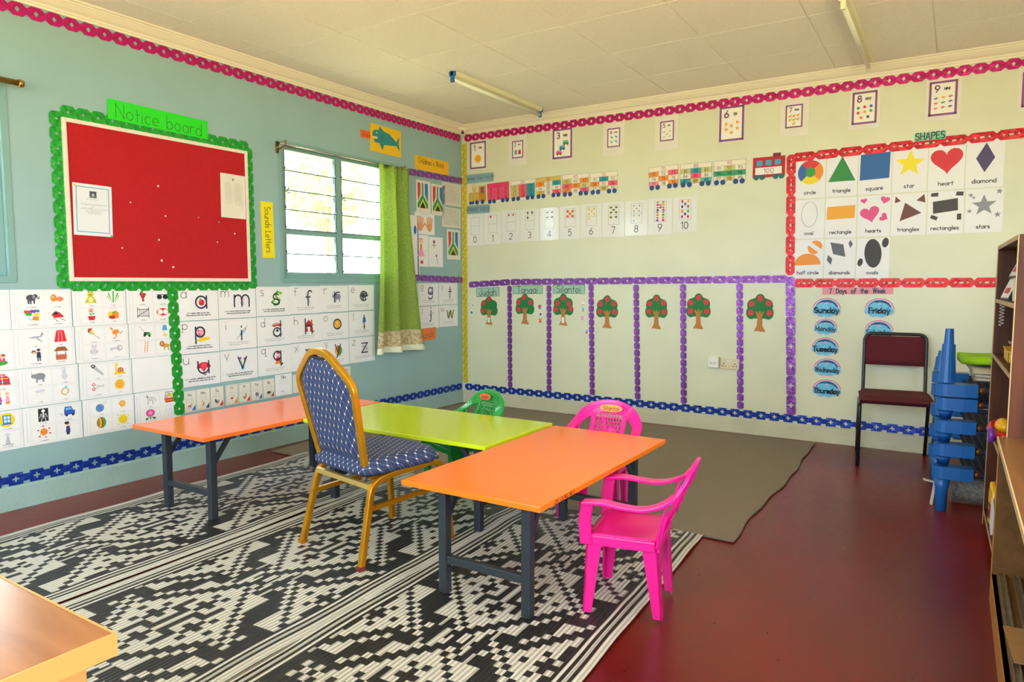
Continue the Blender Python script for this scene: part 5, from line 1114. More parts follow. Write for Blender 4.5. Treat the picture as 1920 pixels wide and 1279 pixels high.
for k, (ch, pic, u, v) in enumerate((('g', 'glasses', -0.682, 0.988), ('t', 'tap', -0.380, 0.990), ('j', 'jet2', -0.680, 0.772), ('w', 'worm', -0.378, 0.776))):
    phonics(ch, pic, ('', ''), u, v, k+40)
for v, lab in ((0.985, 'white sheet mostly hidden behind the curtain, beside the glasses sheet'), (0.770, 'white sheet mostly hidden behind the curtain, beside the jet sheet')):
    o = sheet('letter_sheet', lab, 'poster', 'L', -0.985, v, 0.295, 0.208, group='letter sheets on the window wall')
    pb = PB(); pb.frame(0.014, 0.012, 0.281, 0.196, 0.0007, 'd'); pb.build('ruled_frame', o, None, TH+0.0002)
# --- small animal letter cards
def animal_card(tx, pic, col, u, v, w, h, edge):
    o = sheet('letter_card', 'small %s card with %s below the letter sheets' % (tx, {'antelope': 'an antelope', 'meerkat': 'a meerkat', 'squirrel': 'a squirrel', 'flamingo': 'a red flamingo', 'rabbit': 'a brown rabbit', 'elephant2': 'an elephant', 'buffalo': 'a buffalo', 'newt': 'pale blue lines', 'dog': 'a purple animal'}[pic]), 'card', 'L', u, v, w, h, M_PAPER if tx == 'Nn' else M_OLDP, group='small letter cards')
    pb = PB()
    if edge: pb.frame(0.006, 0.007, w-0.006, h-0.007, 0.001, edge)
    text(pb, tx, w*0.5, h-0.034, 0.017 if tx != 'Nn' else 0.026, 0.0024 if tx != 'Nn' else 0.003, 'k')
    for q in range(4): scrib(pb, w*0.2+0.006*(q % 2), w*0.8, h-0.048-0.0095*q, 0.004, 'v' if tx == 'Nn' else 'a', q+len(tx)*7)
    if col: pb.poly([(w-0.007, 0.008), (w-0.007, 0.044), (w-0.034, 0.008)], col)
    ink_on(o, pb, 'lettering')
    pb = PB(); draw(pb, pic, w*0.28, 0.012 if tx == 'Nn' else 0.020, 0.042); ink_on(o, pb)
for k, (tx, pic, col, u, w, edge) in enumerate((('Aa', 'antelope', 'b', -3.032, 0.093, 'd'), ('Mm', 'meerkat', '#2a4f9a', -2.936, 0.097, 'y'), ('Ss', 'squirrel', 'r', -2.833, 0.097, 'd'), ('Ff', 'flamingo', 'o', -2.719, 0.096, 'D'), ('Rr', 'rabbit', 'r', -2.617, 0.096, 'A'), ('Ee', 'elephant2', 'b', -2.515, 0.096, 'p'), ('Bb', 'buffalo', 'D', -2.413, 0.097, 'd'), ('Nn', 'newt', '', -2.308, 0.152, ''), ('Dd', 'dog', 'P', -1.640, 0.085, 'd'))):
    animal_card(tx, pic, col, u, 0.362+0.001*k+(0.010 if k == 8 else 0), w, 0.138 if tx != 'Nn' else 0.158, edge)
o = sheet('letter_card', 'letter card half hidden behind the gold-framed chair', 'card', 'L', -2.148, 0.372, 0.097, 0.138, M_OLDP, group='small letter cards')
# --- notice board
M_FELT = mat('red_felt', '#b8101a', 0.9, var=0.12, vscale=120, bump=0.3, bscale=300); M_WSTRIP = mat('white_board_frame', '#e8e0d0', 0.5, var=0.06, vscale=20)
BY0_, BY1_, BZ0, BZ1 = -3.680, -2.497, 1.208, 2.102
nb = thing('notice_board', 'red felt notice board in a narrow white frame', 'notice board', (0, BY0_, BZ0)); bw, bh = BY1_-BY0_, BZ1-BZ0
b = MB(); b.bx(0.002, 0.012, 0.018, bw-0.018, 0.018, bh-0.018); b.build('felt_panel', M_FELT, nb)
for (a0, a1, c0, c1) in ((0, 0.022, 0, bh), (bw-0.022, bw, 0, bh), (0.022, bw-0.022, 0, 0.022), (0.022, bw-0.022, bh-0.022, bh)):
    b = MB(); b.bx(0.001, 0.018, a0, a1, c0, c1); b.build('frame_strip', M_WSTRIP, nb, bevel=0.002)
rnd = random.Random(12); M_SCRAP = mat('torn_paper_scrap', '#efe6dc', 0.8)
for k in range(11):
    yy, zz = rnd.uniform(0.08, bw-0.06), rnd.uniform(0.04, bh-0.3) if k < 14 else rnd.uniform(0.4, bh-0.06); r = rnd.uniform(0.003, 0.009)
    b = MB(); b.prism([(r*math.cos(a*1.3)*rnd.uniform(0.5, 1.3), r*math.sin(a*1.3)*rnd.uniform(0.5, 1.3)) for a in range(5)], 0.0122, 0.0132, lambda p, q, s, yy=yy, zz=zz: (s, yy+p, zz+q)); b.build('paper_scrap', M_SCRAP, nb)
u, v, w, h, r = quad('L', (131, 341.5), (204.5, 350), (136.5, 440))
o = sheet('notice', 'blue-bordered notice pinned at the left of the red board', 'notice', 'L', u, v, w, h, mat('pale_blue_paper', '#dfe5ee', 0.6), -0.015, 0.0135)
pb = PB(); pb.frame(0.018, 0.02, w-0.018, h-0.018, 0.004, '#3a9ac0'); pb.rect(w*0.42, h-0.075, w*0.60, h-0.038, '#4a5260'); pb.ell(w*0.51, h-0.058, 0.007, 0.007, 'v'); pb.rect(w*0.44, h-0.068, w*0.58, h-0.066, 'v')
scrib(pb, w*0.34, w*0.68, h-0.086, 0.005, '#4aa0b8', 3)
for q, (a, c) in enumerate(((0.2, 0.85), (0.45, 0.55), (0.2, 0.85), (0.3, 0.75), (0.35, 0.7))): scrib(pb, w*a, w*c, h-0.115-0.012*q, 0.0045, 'A', q+60)
ink_on(o, pb, 'print')
for (px, py, c, dk_) in ((0.010, h-0.012, '#e8d020', 1), (w-0.008, 0.006, '#1fb04a', 2)):
    b = MB(); b.ball((px, py, 0.004), (0.006, 0.006, 0.004), 10, 6); b.build('push_pin', mat('pin_'+c[1:], c, 0.3), o, smooth=True)
u, v, w, h, r = quad('L', (411.5, 324), (460.5, 331), (412.5, 407))
o = sheet('notice', 'plain white typed list pinned at the right of the red board', 'notice', 'L', u, v, w-0.012, h, M_OLDP, -0.01, 0.0135); w -= 0.012
pb = PB(); pb.ell(w*0.5, h-0.035, 0.008, 0.008, 'a')
for q in range(16): scrib(pb, w*0.15, w*0.42, h-0.058-0.0095*q, 0.0035, 'a', q); scrib(pb, w*0.55, w*0.85, h-0.058-0.0095*q, 0.0035, 'a', q+30)
ink_on(o, pb, 'print')
def hand_sign(name, label, wall, q, col, tx, h, sw, c='N', pos=None, sx=1.0, vert=False, outline=False, lift=0.0016, jit=0.03, rough=0.6):
    u, v, w, hh, r = q
    o = sheet(name, label, 'sign', wall, u, v, w, hh, mat('card_'+col[1:], col, rough, var=0.04, vscale=10), r, lift)
    pb = PB()
    if outline: pb.frame(0.004, 0.004, w-0.004, hh-0.004, 0.003, '#7a3a2a')
    if outline: ink_on(o, pb, 'outline')
    words = tx.split(); full = ' '.join(words) if '  ' not in tx else tx; W_ = text_w(full, h)*sx; pos_ = 0
    for wd in words:
        k0 = full.index(wd, pos_); pos_ = k0+len(wd); off = (text_w(full[:k0], h)+3.2*h/14)*sx if k0 else 0.0
        pw = PB(); text(pw, wd, off-W_/2, 0, h, sw, c, 'l', sx, jit, seed=k0+2); q_ = PB(); q_.f = pw.f; q_.c = pw.c
        if vert: q_.v = [(w/2+y-h*0.42, hh/2-x, z) for x, y, z in pw.v]
        else: q_.v = [(x+w*(pos[0] if pos else 0.5), y+hh*(pos[1] if pos else 0.5)-h/2, z) for x, y, z in pw.v]
        ink_on(o, q_, 'word')
    return o
hand_sign('title_sign', 'bright green handwritten sign above the red notice board', 'L', quad('L', K('K1', 472, 435), K('K1', 918, 540), K('K1', 476, 527)), '#22dd22', 'Notice board', 0.080, 0.0042, '#3a7a2a', (0.5, 0.46), 0.82, lift=0.006)
hand_sign('title_sign', 'yellow vertical handwritten sign left of the louvre window', 'L', quad('L', K('K4', 28, 700), K('K4', 110, 708), K('K4', 44, 1078)), '#f2e21a', 'Sounds Letters', 0.050, 0.0042, '#5a5a14', None, 0.66, True)
hand_sign('title_sign', 'yellow-orange handwritten sign above the purple strip', 'L', quad('L', K('K4', 1056, 388), K('K4', 1280, 440), K('K4', 1058, 483)), '#f2bc12', "Children's Work", 0.052, 0.0045, 'k', (0.47, 0.66), 0.72)
hand_sign('name_tag', 'small orange tag tucked beside the shark picture', 'L', quad('L', K('K4', 695, 222), K('K4', 775, 240), K('K4', 696, 274)), '#f26a2a', 'Shark', 0.034, 0.003, '#8a2a18', (0.48, 0.5), 0.8)
hand_sign('title_sign', 'orange handwritten tag below the worm sheet by the curtain', 'L', (-0.775, 0.655, 0.345, 0.115, 0.03), '#f2803a', 'Sounds', 0.062, 0.004, '#8a3a18', (0.56, 0.5), 0.9)
# shark drawing
u, v, w, h, r = quad('L', K('K4', 763, 178), K('K4', 968, 238), K('K4', 760, 362))
o = sheet('shark_picture', 'teal paper shark on a yellow card above the window', 'picture', 'L', u, v, w, h, mat('card_f2c012', '#f2c012', 0.6), r, 0.0022)
pb = PB(); S = lambda *a: [(w*a[i]/100, h*a[i+1]/100) for i in range(0, len(a), 2)]
pb.poly(S(6, 66, 12, 78, 26, 82, 30, 96, 42, 82, 62, 76, 78, 60, 84, 54, 94, 78, 92, 50, 96, 22, 84, 40, 70, 36, 56, 34, 44, 32, 38, 10, 28, 34, 14, 34, 10, 44, 22, 50, 20, 56, 8, 54), '#1f8a94')
pb.ell(w*0.20, h*0.70, w*0.025, h*0.035, 'y'); pb.ell(w*0.20, h*0.70, w*0.01, h*0.016, 'k')
for k in range(3): pb.line(S(34+4*k, 44, 33+4*k, 56, 34+4*k, 66), 0.003, '#13585e')
for k in range(5): pb.poly(S(8+3*k, 54, 10+3*k, 48, 11+3*k, 54), 'w')
ink_on(o, pb, 'cut_out_shark')
# children's work
def flag_sheet(label, u, v, w, h, lift):
    o = sheet('flag_drawing', label, 'drawing', 'L', u, v, w, h, M_OLDP, 0, lift, 'flag drawings')
    pb = PB(); F = lambda *a: [(w*a[i]/100, h*a[i+1]/100) for i in range(0, len(a), 2)]
    pb.poly(F(10, 92, 30, 92, 30, 58, 12, 34), '#d8344a'); pb.poly(F(60, 92, 82, 92, 82, 34, 60, 58), '#2a7ac8')
    pb.poly(F(40, 92, 50, 92, 50, 54, 82, 28, 82, 14, 74, 14, 46, 44, 18, 14, 10, 14, 10, 28, 40, 54), '#1f9a4a'); pb.poly(F(46, 42, 74, 14, 18, 14), '#e8c020'); pb.poly(F(46, 34, 66, 14, 26, 14), 'k')
    ink_on(o, pb, 'flag'); return o
flag_sheet('flag drawing hung first under the purple strip, partly behind the curtain', -0.700, 1.845, 0.205, 0.29, 0.0016)
flag_sheet('flag drawing hung second under the purple strip, right of the first', -0.480, 1.835, 0.205, 0.29, 0.0016)
u, v, w, h, r = quad('L', K('K5', 475, 345), K('K5', 541, 353), K('K5', 475, 496)); flag_sheet('flag drawing low beside the yellow strip, under the written sheets', u, v, w, h, 0.0016)
for k, (a, b_, c, lab) in enumerate((((450, 108), (545, 128), (450, 222), 'upper sheet of pencil writing beside the yellow strip'), ((450, 232), (543, 246), (450, 333), 'lower sheet of pencil writing beside the yellow strip'))):
    u, v, w, h, r = quad('L', K('K5', *a), K('K5', *b_), K('K5', *c)); o = sheet('written_page', lab, 'paper', 'L', u, v, w, h, M_OLDP, r)
    pb = PB()
    for q in range(12): scrib(pb, w*0.08, w*0.92, h*0.9-h*0.07*q, 0.008, 'a', q+90*k)
    ink_on(o, pb, 'handwriting')
u, v, w, h, r = quad('L', K('K5', 312, 258), K('K5', 411, 267), K('K5', 313, 368)); o = sheet('hand_drawing', 'drawing of two orange hands under the flag sheets', 'drawing', 'L', u, v, w, h)
pb = PB()
for s, cx in ((-1, 0.28), (1, 0.74)):
    pb.ell(w*cx, h*0.34, w*0.13, h*0.20, '#e8a060')
    for q in range(4): pb.line([(w*(cx-0.10+0.066*q), h*0.42), (w*(cx-0.12+0.08*q), h*(0.74+0.06*(1 if q in (1, 2) else 0)))], w*0.055, '#e8a060')
    pb.line([(w*(cx-s*0.08), h*0.30), (w*(cx-s*0.22), h*0.50)], w*0.06, '#e8a060')
scrib(pb, w*0.3, w*0.7, h*0.92, 0.012, 'b', 4); ink_on(o, pb, 'hands')
for (a, b_, c, lab, kind) in (((313, 372), (383, 382), (313, 532), 'drawing of a girl in a pink dress under the hands', 0), ((384, 383), (453, 388), (385, 534), 'drawing of small purple figures right of the pink dress', 1)):
    u, v, w, h, r = quad('L', K('K5', *a), K('K5', *b_), K('K5', *c)); o = sheet('figure_drawing', lab, 'drawing', 'L', u, v, w, h)
    pb = PB()
    if kind == 0:
        pb.ell(w*0.45, h*0.80, w*0.14, h*0.07, 's'); pb.line([(w*0.3, h*0.86), (w*0.45, h*0.89), (w*0.6, h*0.86)], 0.006, 'n'); pb.poly([(w*0.2, h*0.32), (w*0.72, h*0.32), (w*0.55, h*0.55), (w*0.37, h*0.55)], 'p'); pb.poly([(w*0.37, h*0.55), (w*0.55, h*0.55), (w*0.52, h*0.72), (w*0.4, h*0.72)], 'o'); pb.ell(w*0.5, h*0.14, w*0.1, h*0.06, 'r'); pb.line([(w*0.46, h*0.32), (w*0.46, h*0.22)], 0.005, 's')
    else:
        pb.ell(w*0.36, h*0.84, w*0.09, h*0.05, 'u'); pb.line([(w*0.36, h*0.80), (w*0.36, h*0.62)], 0.008, 'u'); pb.line([(w*0.2, h*0.72), (w*0.52, h*0.72)], 0.005, 'u'); pb.ell(w*0.52, h*0.38, w*0.06, h*0.04, 'u'); pb.line([(w*0.54, h*0.34), (w*0.62, h*0.10)], 0.006, 'u')
    scrib(pb, w*0.72, w*0.95, h*0.5, 0.007, 'v', 8); ink_on(o, pb, 'figure')
o = sheet('work_sheet', 'white sheet edged in blue, mostly behind the curtain', 'drawing', 'L', -0.80, 1.26, 0.135, 0.55, lift=0.0014)
pb = PB(); pb.rect(0.112, 0.0, 0.127, 0.55, '#4a5aa8'); pb.ell(0.08, 0.42, 0.02, 0.04, 'b'); ink_on(o, pb, 'blue_edge')
# ---------------------------------------------------------------- far wall: number posters, train, number cards, shapes, days, trees
def num_poster(n, word, tl, tr, bl, inner, pics, label, size):
    u, v, w, h, r = quad('B', tl, tr, bl); o = sheet('number_poster', label, 'poster', 'B', u, v, w, h, M_OLDP, 0, group='number posters under the pink strip')
    x0, y0, x1, y1 = inner[0]*w, inner[1]*h, inner[2]*w, inner[3]*h; iw, ih = x1-x0, y1-y0
    pb = PB(); pb.rect(x0, y0, x1, y1, '#f3f0e6'); pb.frame(x0, y0, x1, y1, iw*0.095, 'u'); ink_on(o, pb, 'purple_frame')
    for q, dg in enumerate(str(n)):
        pb = PB(); text(pb, dg, x0+iw*(0.27+0.14*q), y1-ih*0.30, ih*0.20, iw*0.05, 'u'); pb.build('number', o, None, TH+0.0008)
    if word:
        pb = PB(); text(pb, word, x0+iw*0.66, y1-ih*0.25, ih*0.070, iw*0.024, 'k', sx=0.85 if len(word) < 5 else 0.7); pb.build('word', o, None, TH+0.0008)
    for (p, x, y, C) in pics:
        pb = PB(); s = size*iw; draw(pb, p, x0+x*iw-s/2, y0+y*ih-s/2, s, C); pb.build('picture', o, None, TH+0.0008)
kk = lambda *a: K('K6', *a)
num_poster(1, 'ONE', kk(85, 355), kk(217, 335), kk(88, 588), (0.06, 0.08, 0.92, 0.92), [('sun', 0.5, 0.36, None)], 'number one poster with an orange sun', 0.6)
num_poster(2, 'TWO', kk(388, 318), kk(530, 295), kk(392, 550), (0.22, 0.26, 0.78, 0.80), [('jacket_t', 0.32, 0.32, None), ('jacket_r', 0.70, 0.32, None)], 'number two poster with a teal and a red jacket', 0.42)
num_poster(3, 'THREE', kk(728, 262), kk(886, 238), kk(733, 508), (0.06, 0.07, 0.94, 0.95), [('van', 0.70, 0.53, '#2f9a4a'), ('van', 0.50, 0.36, '#2a7ab8'), ('van', 0.32, 0.19, '#d8404a')], 'number three poster with green, blue and red vans', 0.34)
num_poster(4, 'FOUR', kk(1128, 215), kk(1298, 188), kk(1130, 475), (0.22, 0.27, 0.76, 0.80), [('crane', 0.32, 0.50, None), ('crane', 0.70, 0.52, None), ('crane', 0.32, 0.24, None), ('crane', 0.70, 0.26, None)], 'number four poster with four blue cranes', 0.34)
num_poster(5, 'FIVE', kk(1537, 165), kk(1722, 130), kk(1535, 432), (0.24, 0.28, 0.78, 0.82), [('bird_faint', x, y, None) for x, y in ((0.27, 0.45), (0.72, 0.48), (0.5, 0.33), (0.28, 0.18), (0.72, 0.2))], 'number five poster with pale grey birds', 0.34)
kk = lambda *a: K('K7', *a)
num_poster(6, 'SIX', kk(700, 88), kk(910, 55), kk(710, 380), (0.07, 0.06, 0.93, 0.94), [], 'number six poster with orange stars', 0.2)
kk = lambda *a: K('K8', *a)
num_poster(7, 'SEVEN', kk(8, 188), kk(168, 172), kk(3, 404), (0.22, 0.24, 0.76, 0.78), [('mango', x, y, None) for x, y in ((0.25, 0.52), (0.5, 0.52), (0.76, 0.54), (0.25, 0.35), (0.5, 0.35), (0.76, 0.36), (0.5, 0.17))], 'number seven poster with orange mangoes', 0.24)
num_poster(8, 'EIGHT', kk(384, 140), kk(557, 117), kk(378, 362), (0.14, 0.14, 0.86, 0.88), [('snail2', x, y, c) for x, y, c in ((0.22, 0.50, '#2fa86a'), (0.5, 0.52, '#d84a6a'), (0.78, 0.53, '#3a6ac8'), (0.22, 0.34, '#e04a4a'), (0.5, 0.36, '#f0b030'), (0.78, 0.38, '#3fb06a'), (0.36, 0.18, '#e0806a'), (0.66, 0.19, '#4a4a8a'))], 'number eight poster with coloured snails', 0.2)
num_poster(9, 'NINE', kk(802, 82), kk(1000, 57), kk(794, 318), (0.13, 0.14, 0.85, 0.88), [('book', x, y, c) for x, y, c in ((0.22, 0.52, '#2a7ab8'), (0.5, 0.54, '#f0b030'), (0.78, 0.55, '#e0405a'), (0.22, 0.37, '#e8707a'), (0.5, 0.38, '#2fa05a'), (0.78, 0.40, '#2a6ab0'), (0.22, 0.21, '#e8805a'), (0.5, 0.23, '#d85a8a'), (0.78, 0.24, '#2a5a8a'))], 'number nine poster with coloured books', 0.22)
num_poster(10, '', kk(1310, 25), (1990, 116), kk(1297, 268), (0.13, 0.14, 0.85, 0.88), [], 'number poster cut off at the end of the pink strip', 0.2)
o = [q for q in COL.objects if q.get('label') == 'number six poster with orange stars'][0]
pb = PB(); u, v, w, h, r = quad('B', K('K7', 700, 88), K('K7', 910, 55), K('K7', 710, 380))
for (x, y) in ((0.30, 0.50), (0.72, 0.52), (0.50, 0.44), (0.30, 0.35), (0.72, 0.36), (0.50, 0.26)): pb.poly(star_pts(w*x, h*y, w*0.085, 5, 0.45), '#f0a52a')
pb.build('picture', o, None, TH+0.0008)
# --- number train
def wagon(label, tl, tr, bl, head, cells, hc='#efe6d2', headc='D', first=0):
    u, v, w, h, r = quad('B', tl, tr, bl); b0 = h*0.10
    o = sheet('train_wagon', label, 'wall cut-out', 'B', u, v, w, h, mat('card_e9e2cc', '#e9e2cc', 0.6), r, group='number train wagons')
    pb = PB(); bodyh = h-b0; rows = 4; ch = bodyh/rows; cw = w/3
    pb.rect(0, 0, w, h, '#e9e2cc'); pb.rect(0, h-ch, w, h, hc)
    for k, (n, c) in enumerate(cells):
        i, j = k % 3, k//3; x0, y0 = i*cw, h-ch*(j+2)
        if c: pb.rect(x0, y0, x0+cw, y0+ch, c)
    for k in range(1, 4): pb.line([(0, b0+ch*k), (w, b0+ch*k)], 0.0012, 'A')
    for k in range(1, 3): pb.line([(cw*k, b0), (cw*k, h-ch)], 0.0012, 'A')
    pb.frame(0.001, b0, w-0.001, h-0.001, 0.0016, 'A'); ink_on(o, pb, 'coloured_squares')
    pb = PB()
    if head: text(pb, head, w/2, h-ch*0.86, ch*0.66, 0.0028, headc)
    for k, (n, c) in enumerate(cells):
        i, j = k % 3, k//3
        if n: text(pb, n, i*cw+cw/2, h-ch*(j+2)+ch*0.2, ch*0.6, 0.0026, 'k', sx=0.95)
    pb.build('numbers', o, None, TH+0.0012)
    for x in (0.10, 0.30, 0.70, 0.90):
        q = MB(); q.prism([(w*x+0.021*math.cos(2*PI*k/16), b0*0.55+0.021*math.sin(2*PI*k/16)) for k in range(16)], TH, TH+0.0012); q.build('wheel', mat('card_1d4a8a', '#1d4a8a', 0.6), o)
    return o
OR, PK, TL_, GN, MU, WH = '#f2902a', '#f2607a', '#2a9aa8', '#2a9a6a', '#cfc27a', ''
kk = lambda *a: K('K6', *a)
wagon('pink number train wagon for ten to nineteen', kk(222, 690), kk(393, 668), kk(228, 838), '10', [(str(11+k), '#f2507a') for k in range(9)], '#f23a6a', 'D')
wagon('number train wagon for the twenties with a teal column', kk(408, 668), kk(594, 645), kk(412, 818), '20', [('21', MU), ('22', PK), ('23', TL_), ('24', MU), ('25', PK), ('26', TL_), ('27', MU), ('28', PK), ('29', TL_)])
wagon('number train wagon for the thirties, ochre topped', kk(603, 645), kk(798, 622), kk(607, 798), '30', [('31', OR), ('32', WH), ('33', TL_), ('34', WH), ('35', WH), ('36', WH), ('37', '#d8bc5a'), ('38', WH), ('39', PK)], '#d8b860')
wagon('number train wagon for the forties, orange in its middle', kk(808, 620), kk(1015, 600), kk(812, 782), '40', [('41', '#c8c060'), ('42', WH), ('43', OR), ('44', PK), ('45', OR), ('46', '#cfd08a'), ('47', OR), ('48', WH), ('49', PK)])
wagon('number train wagon for the fifties, next to the gap in the train', kk(1027, 605), kk(1240, 585), kk(1030, 765), '50', [('51', WH), ('52', TL_), ('53', WH), ('54', OR), ('55', WH), ('56', PK), ('57', WH), ('58', MU), ('59', WH)])
kk = lambda *a: K('K7', *a)
wagon('number train wagon for the seventies', kk(153, 575), kk(388, 545), kk(158, 748), '70', [('71', OR), ('72', WH), ('73', PK), ('74', WH), ('75', OR), ('76', WH), ('77', '#f28a9a'), ('78', WH), ('79', OR)])
wagon('number train wagon for the eighties', kk(403, 548), kk(655, 522), kk(406, 724), '80', [('81', MU), ('82', TL_), ('83', MU), ('84', WH), ('85', PK), ('86', WH), ('87', TL_), ('88', MU), ('89', '#4ab0b0')])
wagon('number train wagon for the nineties with a green row', kk(668, 525), kk(925, 500), kk(672, 706), '90', [('91', WH), ('92', MU), ('93', WH), ('94', GN), ('95', GN), ('96', GN), ('97', WH), ('98', MU), ('99', WH)])
u, v, w, h, r = quad('B', K('K7', 982, 498), K('K7', 1240, 475), K('K7', 985, 672))
o = sheet('train_caboose', 'red train caboose marked 100 beside the red border', 'wall cut-out', 'B', u, v+0.012, w, h-0.012, mat('card_b8202a', '#b8202a', 0.6), r, group='number train wagons')
pb = PB(); pb.rect(w*0.08, h*0.14, w*0.90, h*0.46, 'e'); 
for k in range(3): pb.rect(w*(0.12+0.28*k), h*0.54, w*(0.30+0.28*k), h*0.78, '#3aa0d0')
ink_on(o, pb, 'windows'); pb = PB(); text(pb, '100', w*0.5, h*0.20, h*0.20, 0.0035, '#8a3a2a', sx=1.2); pb.build('number', o, None, TH+0.0006)
q = MB(); q.bx(w*0.62, w*0.86, h-0.014, h+0.012, 0, TH); q.build('roof_box', mat('card_7a2038', '#7a2038', 0.6), o)
for x in (0.12, 0.30, 0.72, 0.90):
    q = MB(); q.prism([(w*x+0.020*math.cos(2*PI*k/16), 0.002+0.020*math.sin(2*PI*k/16)) for k in range(16)], TH, TH+0.0012); q.build('wheel', mat('card_1a6a6a', '#1a6a6a', 0.6), o)
# engine
u, v, w, h, r = quad('B', K('T1', 160, 455), K('T1', 555, 455-0), K('T1', 165, 850)); u, v = WB(K('T1', 165, 850)); w = WB(K('T1', 545, 800))[0]-u; h = WB(K('T1', 400, 455))[1]-WB(K('T1', 400, 830))[1]
E_ = lambda *a: [(w*a[i]/100, h*a[i+1]/100) for i in range(0, len(a), 2)]
o = sheet('train_engine', 'ochre paper steam engine at the head of the number train', 'wall cut-out', 'B', u, v, w, h, mat('card_d2b45a', '#d2b45a', 0.6), 0.03, outline=E_(0, 8, 100, 8, 98, 92, 104, 100, 54, 100, 60, 92, 60, 66, 42, 66, 42, 80, 46, 100, 36, 116, 24, 112, 20, 96, 26, 80, 26, 66, 4, 66, 0, 50), group='number train wagons')
pb = PB(); pb.poly(E_(59, 10, 99, 10, 97, 94, 61, 94), '#c8861a'); pb.poly(E_(72, 58, 88, 58, 88, 90, 72, 90), '#3a5a9a'); pb.ell(w*0.80, h*0.74, w*0.05, h*0.08, 'r'); pb.poly(E_(22, 92, 46, 92, 38, 114, 28, 112), '#e8c89a'); ink_on(o, pb, 'cab')
pb = PB()
for k in range(9): text(pb, str(k+1), w*(0.10+0.19*(k % 3)), h*(0.50-0.18*(k//3)), h*0.11, 0.0022, 'k')
pb.build('numbers', o, None, TH+0.0008)
for x, rr in ((0.10, 0.016), (0.24, 0.016), (0.48, 0.022), (0.80, 0.022)):
    q = MB(); q.prism([(w*x+rr*math.cos(2*PI*k/16), h*0.05+rr*math.sin(2*PI*k/16)) for k in range(16)], TH, TH+0.0012); q.build('wheel', mat('card_1d4a8a', '#1d4a8a', 0.6), o)
hand_sign('title_sign', 'blue paper strip naming the number train above its engine', 'B', quad('B', K('T1', 118, 212), K('T1', 705, 145), K('T1', 118, 405)), '#86aab2', 'Number Train 1 to 100', 0.030, 0.0026, '#2a3a4a', (0.5, 0.56), 0.78)
hand_sign('title_sign', 'blue paper strip naming the number values under the train engine', 'B', quad('B', K('K6', 65, 860), K('K6', 243, 845), K('K6', 65, 925)), '#7fa6b2', 'NUMBER VALUE', 0.036, 0.0028, '#2a3a4a', (0.48, 0.5), 0.86)
# --- number value cards 0 to 10
xs = [62, 198, 337, 483, 632, 789, 953, 1122, 1300, 1481, 1671, 1866]; yt = [935, 917, 900, 889, 880, 866, 852, 838, 826, 808, 795]; yb_ = [1175, 1163, 1150, 1140, 1131, 1122, 1112, 1106, 1096, 1088, 1070]
grid10 = [(0.25, 0.88), (0.75, 0.88), (0.5, 0.75), (0.25, 0.62), (0.75, 0.62), (0.25, 0.38), (0.75, 0.38), (0.5, 0.25), (0.25, 0.12), (0.75, 0.12)]
order = {0: [], 1: [0], 2: [0, 1], 3: [0, 1, 3], 4: [1, 3, 4, 0], 5: [0, 1, 2, 3, 4], 6: [0, 1, 2, 3, 4, 5], 7: [0, 1, 2, 3, 4, 5, 6], 8: [0, 1, 2, 3, 4, 5, 6, 8], 9: [0, 1, 2, 3, 4, 5, 6, 8, 9], 10: list(range(10))}
what = ['with empty boxes', 'with a strawberry', 'with two red hearts', 'with dark spoons', 'with green bugs', 'with red gifts', 'with yellow stars', 'with brown tortoises', 'with olive dots', 'with small children', 'with balloons']
cols = ['#d8304a', '#f0a82a', '#3a6ac8', '#4a3a8a', '#d8308a', '#f0803a', '#4aa83a', '#2a4a9a', '#a83a9a', '#e02a4a']
for n in range(11):
    tl, tr, bl = K('K6', xs[n]+2, yt[n]), K('K6', xs[n+1]-2, yt[n]-(yt[n]-yt[min(10, n+1)])*0.9), K('K6', xs[n]+2, yb_[n]); u, v, w, h, r = quad('B', tl, tr, bl)
    o = sheet('number_card', 'laminated number %d card %s' % (n, what[n]), 'card', 'B', u, v, w, h, M_LAM, 0, 0.0016, 'number value cards')
    pb = PB(); x0, x1, y0, y1 = w*0.27, w*0.75, h*0.36, h*0.92; pb.frame(x0, y0, x1, y1, 0.0018, '#6a8a84'); pb.line([(x0, (y0+y1)/2), (x1, (y0+y1)/2)], 0.0018, '#6a8a84'); ink_on(o, pb, 'counting_frame', M_INKG)
    pb = PB(); text(pb, str(n), w*0.5, h*0.10, h*0.19, 0.0055, 'k'); ink_on(o, pb, 'number', M_INKG)
    for k in order[n]:
        gx, gy = grid10[k]; s = 0.038; X, Y = x0+gx*(x1-x0), y0+gy*(y1-y0); pb = PB()
        if n == 2: pb.poly(heart_pts(X, Y, 0.011), '#c8203a')
        elif n == 6: pb.poly(star_pts(X, Y, 0.014, 5, 0.5), '#f0c02a')
        elif n == 3: pb.ell(X, Y+0.008, 0.009, 0.012, 'A'); pb.line([(X, Y), (X, Y-0.016)], 0.003, 'A')
        else: draw(pb, {1: 'strawberry', 4: 'bug', 5: 'gift', 7: 'tortoise', 8: 'dot', 9: 'kid', 10: 'balloon'}[n], X-s/2*(0.55 if n == 8 else 1), Y-s/2*(0.55 if n == 8 else 1), s*(0.55 if n == 8 else 1), cols[k])
        pb.build('picture', o, M_INKG, TH+0.0004)
